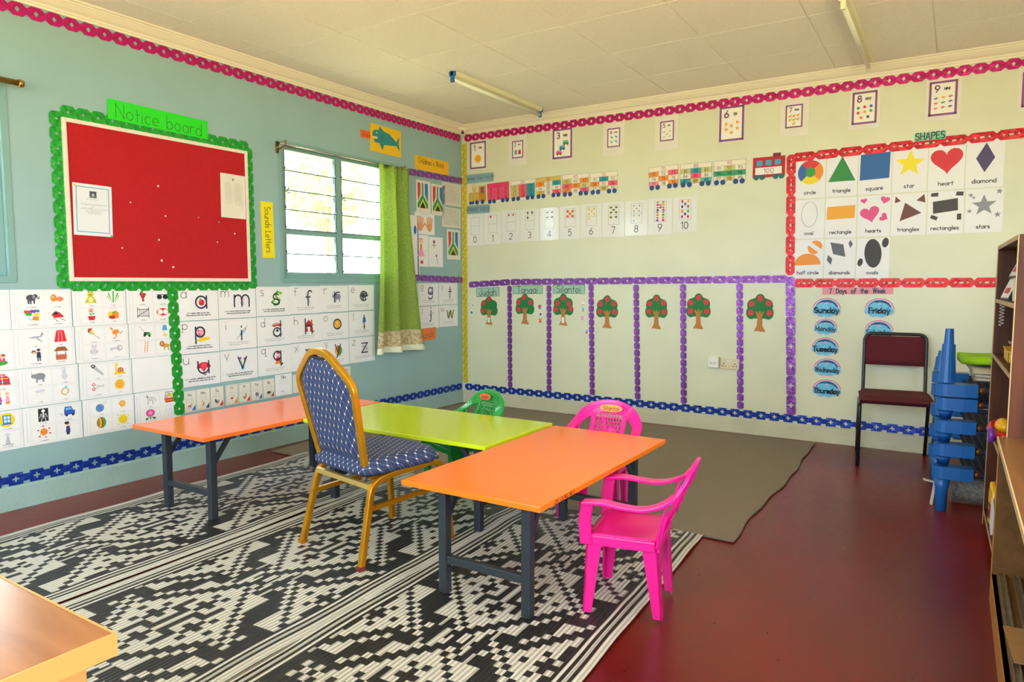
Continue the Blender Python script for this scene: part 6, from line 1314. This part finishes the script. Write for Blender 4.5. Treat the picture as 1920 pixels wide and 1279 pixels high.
# --- shape cards
SX = [1489.5, 1547.5, 1607.5, 1671, 1738, 1808, 1881.5]
def shape_card(i, j, word, shapes, label):
    top = [(296, 294), (373, 370), (448, 447)]
    kx = lambda q: SX[q]-(2.0*j)
    yT = lambda x: {0: 298.5-(x-1490)*0.1025, 1: 376-(x-1490)*0.064, 2: 450.5-(x-1490)*0.026}[j]; yB = lambda x: {0: 373.5-(x-1490)*0.062, 1: 448.5-(x-1490)*0.035, 2: 521.5+(x-1490)*0.002}[j]
    tl = (kx(i)+0.8, yT(kx(i))); tr = (kx(i+1)-0.8, yT(kx(i+1))); bl = (kx(i)+0.8, yB(kx(i))); u, v, w, h, r = quad('B', tl, tr, bl)
    o = sheet('shape_card', label, 'card', 'B', u, v, w, h, M_PAPER, 0, 0.0016, 'shape cards')
    for (kind, a, c) in shapes:
        pb = PB(); P_ = lambda x, y: (w*x, h*y)
        if kind == 'poly': pb.poly([P_(a[k], a[k+1]) for k in range(0, len(a), 2)], c)
        elif kind == 'ell': pb.ell(w*a[0], h*a[1], w*a[2], h*a[3], c, a[4] if len(a) > 4 else 0, 28)
        elif kind == 'half': pb.ell(w*a[0], h*a[1], w*a[2], h*a[3], c, a[4], 20, 0, 180)
        elif kind == 'star': pb.poly(star_pts(w*a[0], h*a[1], w*a[2], 5, 0.42, a[3]), c)
        elif kind == 'heart': pb.poly(heart_pts(w*a[0], h*a[1], w*a[2], a[3]), c)
        elif kind == 'ring': pb.line([(w*(a[0]+a[2]*math.cos(2*PI*k/36)), h*(a[1]+a[3]*math.sin(2*PI*k/36))) for k in range(36)], 0.0022, c, True)
        elif kind == 'wheel':
            for k, cc in enumerate(('#d8302a', '#2a62b0', '#f0d820', '#f08a24')): pb.ell(w*0.5, h*0.64, w*0.42, h*0.30, cc, 45+90*k, 10, 0, 90); pb.f[-1] = pb.f[-1]; pb.v.append((w*0.5, h*0.64, pb.z)); pb.f[-1] = pb.f[-1]+(len(pb.v)-1,)
            pb.ell(w*0.5, h*0.64, w*0.17, h*0.12, '#2f9a3a', 0, 24)
        ink_on(o, pb, 'shape')
    pb = PB(); text(pb, word, w*0.5, h*0.10, h*0.085, 0.0042, 'k', sx=0.98); ink_on(o, pb, 'word')
sc = [(0, 0, 'circle', [('wheel', (), '')], 'shape card with a circle of coloured quarters'), (1, 0, 'triangle', [('poly', (0.06, 0.36, 0.94, 0.36, 0.50, 0.96), '#1f8a3a')], 'shape card with one green triangle'), (2, 0, 'square', [('poly', (0.04, 0.34, 0.94, 0.36, 0.95, 0.96, 0.05, 0.94), '#1a62a8')], 'shape card with one blue square'), (3, 0, 'star', [('star', (0.5, 0.64, 0.45, 88), '#f2e01a')], 'shape card with one yellow star'), (4, 0, 'heart', [('heart', (0.5, 0.66, 0.45, 3), '#d8222e')], 'shape card with one big red heart'), (5, 0, 'diamond', [('poly', (0.50, 0.32, 0.76, 0.62, 0.52, 0.94, 0.26, 0.62), '#4a3a6a')], 'shape card with one purple diamond'),
 (0, 1, 'oval', [('ring', (0.5, 0.62, 0.26, 0.32), 'k')], 'shape card with an outlined oval'), (1, 1, 'rectangle', [('poly', (0.04, 0.46, 0.94, 0.48, 0.95, 0.80, 0.05, 0.78), '#f0a81a')], 'shape card with one amber rectangle'), (2, 1, 'hearts', [('heart', (0.38, 0.56, 0.30, 14), '#e04a8a'), ('heart', (0.18, 0.88, 0.10, 10), '#e04a8a'), ('heart', (0.82, 0.88, 0.14, -14), '#e04a8a'), ('heart', (0.80, 0.46, 0.14, 60), '#e04a8a')], 'shape card with several pink hearts'), (3, 1, 'triangles', [('poly', (0.24, 0.34, 0.86, 0.52, 0.38, 0.78), '#6a3a2a'), ('poly', (0.08, 0.78, 0.26, 0.82, 0.10, 0.94), '#6a3a2a'), ('poly', (0.70, 0.82, 0.96, 0.76, 0.92, 0.96), '#6a3a2a')], 'shape card with several brown triangles'), (4, 1, 'rectangles', [('poly', (0.16, 0.48, 0.84, 0.54, 0.82, 0.82, 0.14, 0.76), '#3a342e'), ('poly', (0.08, 0.88, 0.28, 0.88, 0.28, 0.97, 0.08, 0.96), '#3a342e'), ('poly', (0.76, 0.88, 0.96, 0.87, 0.97, 0.96, 0.78, 0.97), '#3a342e'), ('poly', (0.08, 0.38, 0.26, 0.32, 0.30, 0.40, 0.12, 0.46), '#3a342e'), ('poly', (0.82, 0.32, 0.94, 0.32, 0.94, 0.46, 0.82, 0.46), '#3a342e')], 'shape card with several dark rectangles'), (5, 1, 'stars', [('star', (0.5, 0.62, 0.34, 92), 'a'), ('star', (0.14, 0.86, 0.08, 90), 'a'), ('star', (0.22, 0.80, 0.06, 90), 'a'), ('star', (0.88, 0.92, 0.10, 80), 'a'), ('star', (0.12, 0.50, 0.08, 90), 'a'), ('star', (0.86, 0.40, 0.10, 95), 'a')], 'shape card with several grey stars'),
 (0, 2, 'half circle', [('half', (0.48, 0.34, 0.44, 0.30, 2), '#f0932a'), ('half', (0.76, 0.84, 0.20, 0.13, -38), '#f0932a'), ('half', (0.66, 0.76, 0.20, 0.13, 142), '#f0932a')], 'shape card with orange half circles'), (1, 2, 'diamonds', [('poly', (0.18, 0.92, 0.60, 0.86, 0.68, 0.54, 0.28, 0.62), '#5a5e6a'), ('poly', (0.82, 0.76, 0.90, 0.86, 0.82, 0.97, 0.76, 0.88), '#5a5e6a'), ('poly', (0.08, 0.46, 0.22, 0.34, 0.26, 0.50, 0.12, 0.60), '#5a5e6a')], 'shape card with grey diamonds'), (2, 2, 'ovals', [('ell', (0.50, 0.62, 0.26, 0.36, 4), '#2c2a28'), ('ell', (0.86, 0.88, 0.10, 0.12, -8), '#2c2a28'), ('ell', (0.12, 0.40, 0.08, 0.10, -12), '#2c2a28')], 'shape card with several black ovals')]
for a in sc: shape_card(*a)
hand_sign('title_sign', 'pale green handwritten sign above the red shapes border', 'B', quad('B', K('K8', 742, 380), K('K8', 912, 362), K('K8', 740, 424)), '#86c8a4', 'SHAPES', 0.046, 0.006, '#2a3a3a', (0.5, 0.54), 0.78, lift=0.0042)
# --- days of the week
hand_sign('title_sign', 'pink strip naming the seven days of the week', 'B', quad('B', (1541.5, 540), (1674.5, 538.5), (1541.8, 552.5)), '#e89aa4', '7  Days  of  the  Week', 0.034, 0.0062, '#27405c', (0.5, 0.52), 0.70, jit=0)
def day_cloud(tl, br, word, bold, label, rt=0.0):
    (u0, v1), (u1, v0) = WB(tl), WB(br); w, h = u1-u0, v1-v0
    circ = lambda cx, cy, rx, ry, a0, a1, n: [(cx+rx*math.cos(math.radians(a0+(a1-a0)*k/n)), cy+ry*math.sin(math.radians(a0+(a1-a0)*k/n))) for k in range(n+1)]
    out = circ(w*0.5, h*0.42, w*0.49, h*0.57, 6, 174, 22)+circ(w*0.09, h*0.33, w*0.09, h*0.16, 110, 280, 6)+circ(w*0.30, h*0.16, w*0.15, h*0.16, 190, 320, 6)+circ(w*0.56, h*0.17, w*0.19, h*0.18, 215, 330, 6)+circ(w*0.88, h*0.33, w*0.12, h*0.19, 260, 420, 6)
    o = sheet('day_cloud', label, 'wall cut-out', 'B', u0, v0, w, h, mat('cloud_backing_pink', '#e8c4dc', 0.6), 0, group='rainbow clouds of the weekdays', outline=out)
    pb = PB(); arc = lambda r0, c, wd: pb.line(circ(w*0.5, h*0.42, w*r0, h*r0*1.16, 8, 172, 22), wd, c)
    arc(0.475, '#d04aa0', 0.004); arc(0.36, '#2a9ad8', w*0.085); arc(0.30, '#c07ac8', 0.005); ink_on(o, pb, 'rainbow')
    pb = PB(); pb.poly(circ(w*0.11, h*0.34, w*0.10, h*0.16, 100, 270, 6)+circ(w*0.31, h*0.18, w*0.14, h*0.15, 190, 320, 6)+circ(w*0.56, h*0.18, w*0.18, h*0.16, 215, 330, 6)+circ(w*0.88, h*0.34, w*0.105, h*0.16, 260, 440, 6)+circ(w*0.62, h*0.54, w*0.19, h*0.20, 10, 150, 6)+circ(w*0.34, h*0.56, w*0.18, h*0.20, 40, 170, 6), '#6cc8ea')
    rnd = random.Random(len(word)*7)
    for k in range(22):
        x, y = rnd.uniform(0.12, 0.85)*w, rnd.uniform(0.14, 0.62)*h; pb.line([(x, y), (x+w*0.06, y+h*0.02), (x+w*0.10, y+h*0.012)], 0.004, '#3aaade')
    pb.build('cloud', o, None, TH+0.0012)
    pb = PB(); text(pb, word, w*0.5, h*0.24, h*0.25, 0.010 if bold else 0.0055, '#1c3a52', sx=min(1.0, w*0.86/text_w(word, h*0.25)), gap=3.2); pb.build('day_name', o, None, TH+0.0035)
dl = [((1524, 558), (1576.5, 596), 'Sunday', 1), ((1527, 597), (1569.5, 628.5), 'Monday', 0), ((1522.5, 631.5), (1573, 668.5), 'Tuesday', 1), ((1526, 670.5), (1576.5, 707.5), 'Wednesday', 0), ((1523.5, 709.5), (1577, 747.5), 'Thursday', 1), ((1621.5, 558.5), (1677, 596.5), 'Friday', 1), ((1621.5, 599.5), (1675, 637), 'Saturday', 0)]
for tl, br, wd, bd in dl: day_cloud(tl, br, wd, bd, 'blue rainbow cloud lettered '+wd)
# --- apple trees of the reward chart
def apple_tree(cx, top, bot, wpx, apples, label, photo=False):
    (ul, _), (ur, _) = WB((cx-wpx/2, top)), WB((cx+wpx/2, top)); vt, vb = WB((cx, top))[1], WB((cx, bot))[1]; w, h = ur-ul, vt-vb
    o = thing('tree_cutout', label, 'wall cut-out', group='apple trees of the reward chart'); o.matrix_world = wall_matrix('B', ul, vb, 0.0016)
    q = MB(); q.prism([(w*0.30, 0), (w*0.40, h*0.02), (w*0.55, 0), (w*0.72, 0), (w*0.61, h*0.14), (w*0.585, h*0.38), (w*0.66, h*0.54), (w*0.60, h*0.53), (w*0.55, h*0.47), (w*0.53, h*0.56), (w*0.48, h*0.56), (w*0.455, h*0.47), (w*0.40, h*0.53), (w*0.34, h*0.54), (w*0.42, h*0.38), (w*0.41, h*0.16)], 0.0012, 0.0022); q.build('trunk', mat('card_c07a3c', '#c07a3c', 0.7), o)
    crown = []
    for (a, b_, r, s, e, n) in ((0.20, 0.50, 0.19, 150, 300, 6), (0.80, 0.50, 0.19, 240, 390, 6), (0.78, 0.70, 0.18, -30, 90, 5), (0.50, 0.84, 0.18, 20, 160, 6), (0.22, 0.70, 0.18, 90, 210, 5)):
        for k in range(n+1):
            an = math.radians(s+(e-s)*k/n); crown.append((w*(a+r*math.cos(an)), h*(b_+r*0.92*math.sin(an))))
    q = MB(); q.prism(crown, 0.0, 0.0011); q.build('crown', mat('card_1f7a3c', '#1f7a3c', 0.7), o)
    for (ax, ay) in apples:
        q = MB(); q.prism([(w*ax+w*0.105*math.cos(2*PI*k/14)*(1 if k not in (3, 4) else 0.92), h*ay+w*0.115*math.sin(2*PI*k/14)) for k in range(14)], 0.0013, 0.0020); q.build('apple', mat('card_d8303e', '#d8303e', 0.6), o)
    if photo:
        q = MB(); q.bx(w*0.44, w*0.56, h*0.08, h*0.26, 0.0024, 0.0030); q.build('picture_card', M_PAPER, o)
    return o
full = [(0.50, 0.88), (0.20, 0.74), (0.80, 0.76), (0.18, 0.50), (0.84, 0.50)]
TW = 'apple tree cut-out '
apple_tree(917, 556, 609, 33, [(0.52, 0.90), (0.18, 0.76), (0.14, 0.50)], TW+'with a picture card, between yellow and purple strips', True)
apple_tree(984.5, 551, 608, 36, [(0.45, 0.88), (0.18, 0.72), (0.78, 0.72), (0.18, 0.48)], TW+'with four apples and no picture card')
apple_tree(1056.5, 551, 610.5, 39, [(0.50, 0.86), (0.22, 0.70), (0.76, 0.70), (0.15, 0.50), (0.86, 0.53)], TW+'with a picture card and five apples', True)
apple_tree(1139, 554, 615.5, 42, full, TW+'in the first panel without a name card')
apple_tree(1231.5, 552.5, 617, 43, full, TW+'between the third and fourth long purple strips without names')
apple_tree(1310.5, 550.5, 617, 47, full, TW+'in the panel with the power socket')
apple_tree(1426, 551.5, 622, 53, full, TW+'in the panel next to the weekday clouds')
for (a, b_, c, tx, lab) in (((152, 184), (350, 175), (154, 262), 'Judah', 'pale green name card over the tree beside the yellow strip'), ((463, 163), (720, 158), (464, 237), 'Tanaai', 'pale green name card over the tree with four apples'), ((805, 153), (1082, 152), (806, 232), 'Silantoi', 'pale green name card over the tree with picture card and five apples')):
    hand_sign('name_card', lab, 'B', quad('B', K('J1', *a), K('J1', *b_), K('J1', *c)), '#9cc8b2', tx, 0.062, 0.0055, '#5a3a32', None, 0.86, outline=True)
# stickers
def sticker(label, p, s, fn):
    u, v = WB(p); o = sheet('sticker', label, 'sticker', 'B', u-s/2, v-s/2, s, s, M_PAPER, 0, 0.0012, outline=[(s*0.5+s*0.46*math.cos(2*PI*k/12), s*0.5+s*0.46*math.sin(2*PI*k/12)) for k in range(12)])
    pb = PB(); fn(pb, s); ink_on(o, pb, 'sticker_print')
cup = lambda c1, c2: (lambda pb, s: (pb.poly([(s*0.3, s*0.1), (s*0.7, s*0.1), (s*0.8, s*0.5), (s*0.2, s*0.5)], c1), pb.ell(s*0.5, s*0.6, s*0.34, s*0.26, c2)))
sticker('small grey star sticker left of the first apple tree', K('J1', 124, 332), 0.035, lambda pb, s: pb.poly(star_pts(s/2, s/2, s*0.4), 'a'))
sticker('blue butterfly sticker under the grey star', K('J1', 114, 396), 0.055, lambda pb, s: (pb.ell(s*0.35, s*0.6, s*0.26, s*0.14, '#2a6a9a', 50), pb.ell(s*0.6, s*0.45, s*0.22, s*0.12, '#1f9a9a', 50), pb.line([(s*0.4, s*0.2), (s*0.6, s*0.8)], 0.003, 'k')))
sticker('pink cupcake sticker with a teal cup', K('J1', 695, 344), 0.055, cup('t', 'm')); sticker('dark blue star sticker below the pink cupcake', K('J1', 702, 408), 0.045, lambda pb, s: pb.poly(star_pts(s/2, s/2, s*0.44), '#3a3a8a'))
sticker('orange figure sticker below the dark blue star', K('J1', 700, 460), 0.055, cup('r', 'o')); sticker('pale cupcake sticker by the third apple tree', K('J1', 1068, 316), 0.045, cup('#d8a8a0', 'e'))
sticker('orange cupcake sticker below the pale one', K('J1', 1066, 366), 0.05, cup('o', 'c')); sticker('pink cupcake sticker with a lilac cup', K('J1', 1060, 438), 0.055, cup('#b8a8e0', 'p')); sticker('red and blue cupcake sticker beside the purple strip', K('J1', 1097, 555), 0.045, cup('r', 'c'))
# ---------------------------------------------------------------- scalloped paper borders made of punched links
def foil(name, c, c2): return mat(name, c, 0.32, metal=0.35, var=0.3, vscale=26, bump=0.5, bscale=34, col2=c2)
F_PINK = foil('magenta_foil', '#d0157c', '#a80c60'); F_GREEN = foil('green_foil', '#2fb83c', '#138a2c'); F_BLUE = foil('blue_foil', '#1b44b8', '#0f2c86'); F_YEL = foil('yellow_foil', '#f0dc2a', '#c8a812'); F_PUR = foil('purple_foil', '#9a58b8', '#6a2f88'); F_RED = foil('red_foil', '#cc0e1c', '#a00812')
def link_mesh(name, m, outer, holes, rnd):
    bm = bmesh.new(); edges = []
    for loop in [outer]+holes:
        vs = [bm.verts.new((x, y, rnd.uniform(0.0, 0.0022))) for x, y in loop]
        edges += [bm.edges.new((vs[i], vs[(i+1) % len(vs)])) for i in range(len(vs))]
    bmesh.ops.triangle_fill(bm, use_beauty=True, use_dissolve=False, edges=edges)
    bmesh.ops.recalc_face_normals(bm, faces=bm.faces)
    for f in bm.faces:
        if f.normal.z < 0: f.normal_flip()
    me = bpy.data.meshes.new(name); bm.to_mesh(me); bm.free(); me.materials.append(m); return me
def plus_pts(cx, a, t): return [(cx-a, -t), (cx-t, -t), (cx-t, -a), (cx+t, -a), (cx+t, -t), (cx+a, -t), (cx+a, t), (cx+t, t), (cx+t, a), (cx-t, a), (cx-t, t), (cx-a, t)]
dia = lambda cx, a, b_: [(cx-a, 0), (cx, -b_), (cx+a, 0), (cx, b_)]
def octo(p, hh, neck, e): return [(-p*0.5, -neck), (-p*e, -hh), (p*e, -hh), (p*0.5, -neck), (p*0.5, neck), (p*e, hh), (-p*e, hh), (-p*0.5, neck)]
KIND = {
 'pink': (F_PINK, 0.088, lambda p: (octo(p, 0.034, 0.016, 0.26), [dia(0, 0.012, 0.015)])),
 'pink_short': (F_PINK, 0.066, lambda p: (octo(p, 0.034, 0.018, 0.24), [dia(0, 0.010, 0.011)])),
 'green': (F_GREEN, 0.078, lambda p: (octo(p, 0.036, 0.020, 0.30), [dia(0, 0.009, 0.010)])),
 'blue': (F_BLUE, 0.101, lambda p: ([(-p*0.5, -0.018), (-p*0.34, -0.018), (-p*0.34, -0.032), (p*0.34, -0.032), (p*0.34, -0.018), (p*0.5, -0.018), (p*0.5, 0.020), (p*0.34, 0.020), (p*0.34, 0.032), (-p*0.34, 0.032), (-p*0.34, 0.020), (-p*0.5, 0.020)], [plus_pts(0, 0.016, 0.0045)])),
 'yellow': (F_YEL, 0.082, lambda p: (octo(p, 0.030, 0.018, 0.30), [dia(0, 0.009, 0.006)])),
 'purple': (F_PUR, 0.112, lambda p: (octo(p, 0.029, 0.018, 0.38), [plus_pts(0, 0.011, 0.0035)])),
 'purple_bead': (F_PUR, 0.062, lambda p: (octo(p*0.98, 0.026, 0.014, 0.30), [])),
 'purple_long': (F_PUR, 0.145, lambda p: (octo(p*0.99, 0.034, 0.022, 0.40), [plus_pts(0, 0.018, 0.005)])),
 'red': (F_RED, 0.150, lambda p: (octo(p, 0.033, 0.014, 0.38), [dia(-p*0.25, 0.008, 0.008), [(-0.012, -0.006), (0.012, -0.006), (0.012, 0.006), (-0.012, 0.006)], dia(p*0.25, 0.008, 0.008)]))}
LM = {}
def border(label, wall, a, c, kind, lift=0.003, px=True):
    f = WL if wall == 'L' else WB
    A_, C_ = (Vector(f(a)), Vector(f(c))) if px else (Vector(a), Vector(c))
    m, p, fn = KIND[kind]; L = (C_-A_).length; n = max(1, round(L/p)); st = L/n; ang = math.atan2(C_.y-A_.y, C_.x-A_.x)
    if kind not in LM:
        rnd = random.Random(hash(kind) % 7 if False else len(kind)); o_, h_ = fn(p); LM[kind] = [link_mesh('border_link', m, o_, h_, rnd) for _ in range(4)]
    root = thing('paper_border', label, 'border'); root.matrix_world = wall_matrix(wall, A_.x, A_.y, lift, ang)
    for k in range(n): inst('border_link', LM[kind][(k*7+k//3) % 4], root, Matrix.Translation((st*(k+0.5), 0, 0)) @ Matrix.Diagonal((st/p, 1, 1, 1)))
    return root
border('magenta foil link border under the cornice, end of the window wall over the notice board', 'L', (-4.7, 2.613), (-1.35, 2.613), 'pink', px=False)
border('magenta foil border of shorter links under the cornice beside the corner', 'L', (-1.35, 2.613), (-0.03, 2.613), 'pink_short', px=False)
border('magenta foil link border under the cornice of the cream wall', 'B', (0.04, 2.613), (5.0, 2.611), 'pink', px=False)
border('blue foil link border low on the teal wall', 'L', (-4.75, 0.161), (-0.02, 0.161), 'blue', px=False)
border('blue foil link border low on the cream wall', 'B', (0.03, 0.158), (5.1, 0.157), 'blue', px=False)
border('yellow foil link border running up the room corner', 'B', (0.036, 0.20), (0.036, 2.56), 'yellow', px=False)
border('purple link strip under the orange-yellow sign beside the curtain', 'L', K('K4', 950, 492), K('K4', 1378, 568), 'purple')
border('purple link strip above the sheets for g and t', 'L', K('K5', 300, 588), K('K5', 552, 601), 'purple')
border('purple link strip above the name cards', 'B', (880, 534), (957, 529), 'purple'); border('long purple link strip along the top of the tree panels', 'B', (958, 529), (1476, 523), 'purple', 0.0034)
for (a, c, lab) in (((955.7, 536), (957, 727), 'after the first tree, by the yellow border'), ((1029.7, 535), (1030, 734), 'between the second and third named trees'), ((1108.5, 533), (1111, 741), 'right of the red and blue cupcake sticker'), ((1193, 534), (1196, 749), 'after the first tree without a name'), ((1281, 533), (1282.5, 757), 'left of the tree over the socket'), ((1387, 531), (1388.5, 767), 'touching the power socket')):
    border('vertical purple bead strip '+lab, 'B', a, c, 'purple_bead', 0.0038)
border('vertical purple strip of long plus-punched links beside the weekday clouds', 'B', (1482, 519), (1483.5, 778), 'purple_long', 0.0042)
border('red link border along the top of the shape cards', 'B', (1487, 296), (1925, 248.5), 'red'); border('red link border left of the shape cards', 'B', (1484, 290), (1481.5, 516), 'red', 0.0034); border('red link border under the shape cards', 'B', (1489, 531), (1925, 529.5), 'red')
border('green foil link border left of the notice board', 'L', (104, 208), (119.5, 540), 'green', 0.004); border('green foil link border over the notice board', 'L', (112, 208), (465, 276), 'green', 0.0034); border('green foil link border right of the notice board', 'L', (463.5, 277), (473.5, 541), 'green', 0.0042); border('green foil link border under the notice board', 'L', (130, 534), (466, 534.5), 'green', 0.0046)
border('green foil link strip hanging between picture sheets and letter sheets', 'L', (322, 541), (336, 778), 'green', 0.0052)
# name tags stuck on the small chairs, marker scribble on the table edge
def chair_tag(ch, tx, x, y, z, w, h, tilt, col):
    b = MB(); b.prism([(w*0.5*math.cos(2*PI*k/20)*(abs(math.cos(2*PI*k/20))**-0.35 if abs(math.cos(2*PI*k/20)) > 0.05 else 1), h*0.5*math.sin(2*PI*k/20)) for k in range(20)], 0, 0.001)
    o = b.build('name_sticker', mat('card_'+col[1:], col, 0.5), ch)
    o.matrix_local = Matrix.Translation((x, y, z)) @ Matrix.Rotation(PI, 4, 'Z') @ Matrix.Rotation(PI/2-tilt, 4, 'X')
    if tx:
        pb = PB(); text(pb, tx, 0, -h*0.30, h*0.62, 0.0030, '#8a2a18', sx=0.85); q = pb.build('lettering', o, None, 0.0014)
chair_tag(CH3, 'Judah', 0.035, -0.214, 0.512, 0.112, 0.038, 0.35, '#f2703a')
chair_tag(CH2, 'Silantoi', -0.01, -0.212, 0.515, 0.125, 0.038, 0.35, '#f29a4a')
chair_tag(CH1, '', -0.02, -0.214, 0.515, 0.07, 0.032, 0.35, '#f29a3a')
pb = PB(); text(pb, 'OKI OLMEI NATI', 0.13, 0.003, 0.013, 0.0018, '#4a1008', sx=1.1, jit=0.12)
o = pb.build('marker_scribble', tbl_front); o.matrix_local = Matrix.Translation((0.3004, -0.55, 0.4455)) @ Matrix(((0, 0, 1), (1, 0, 0), (0, 1, 0))).to_4x4()
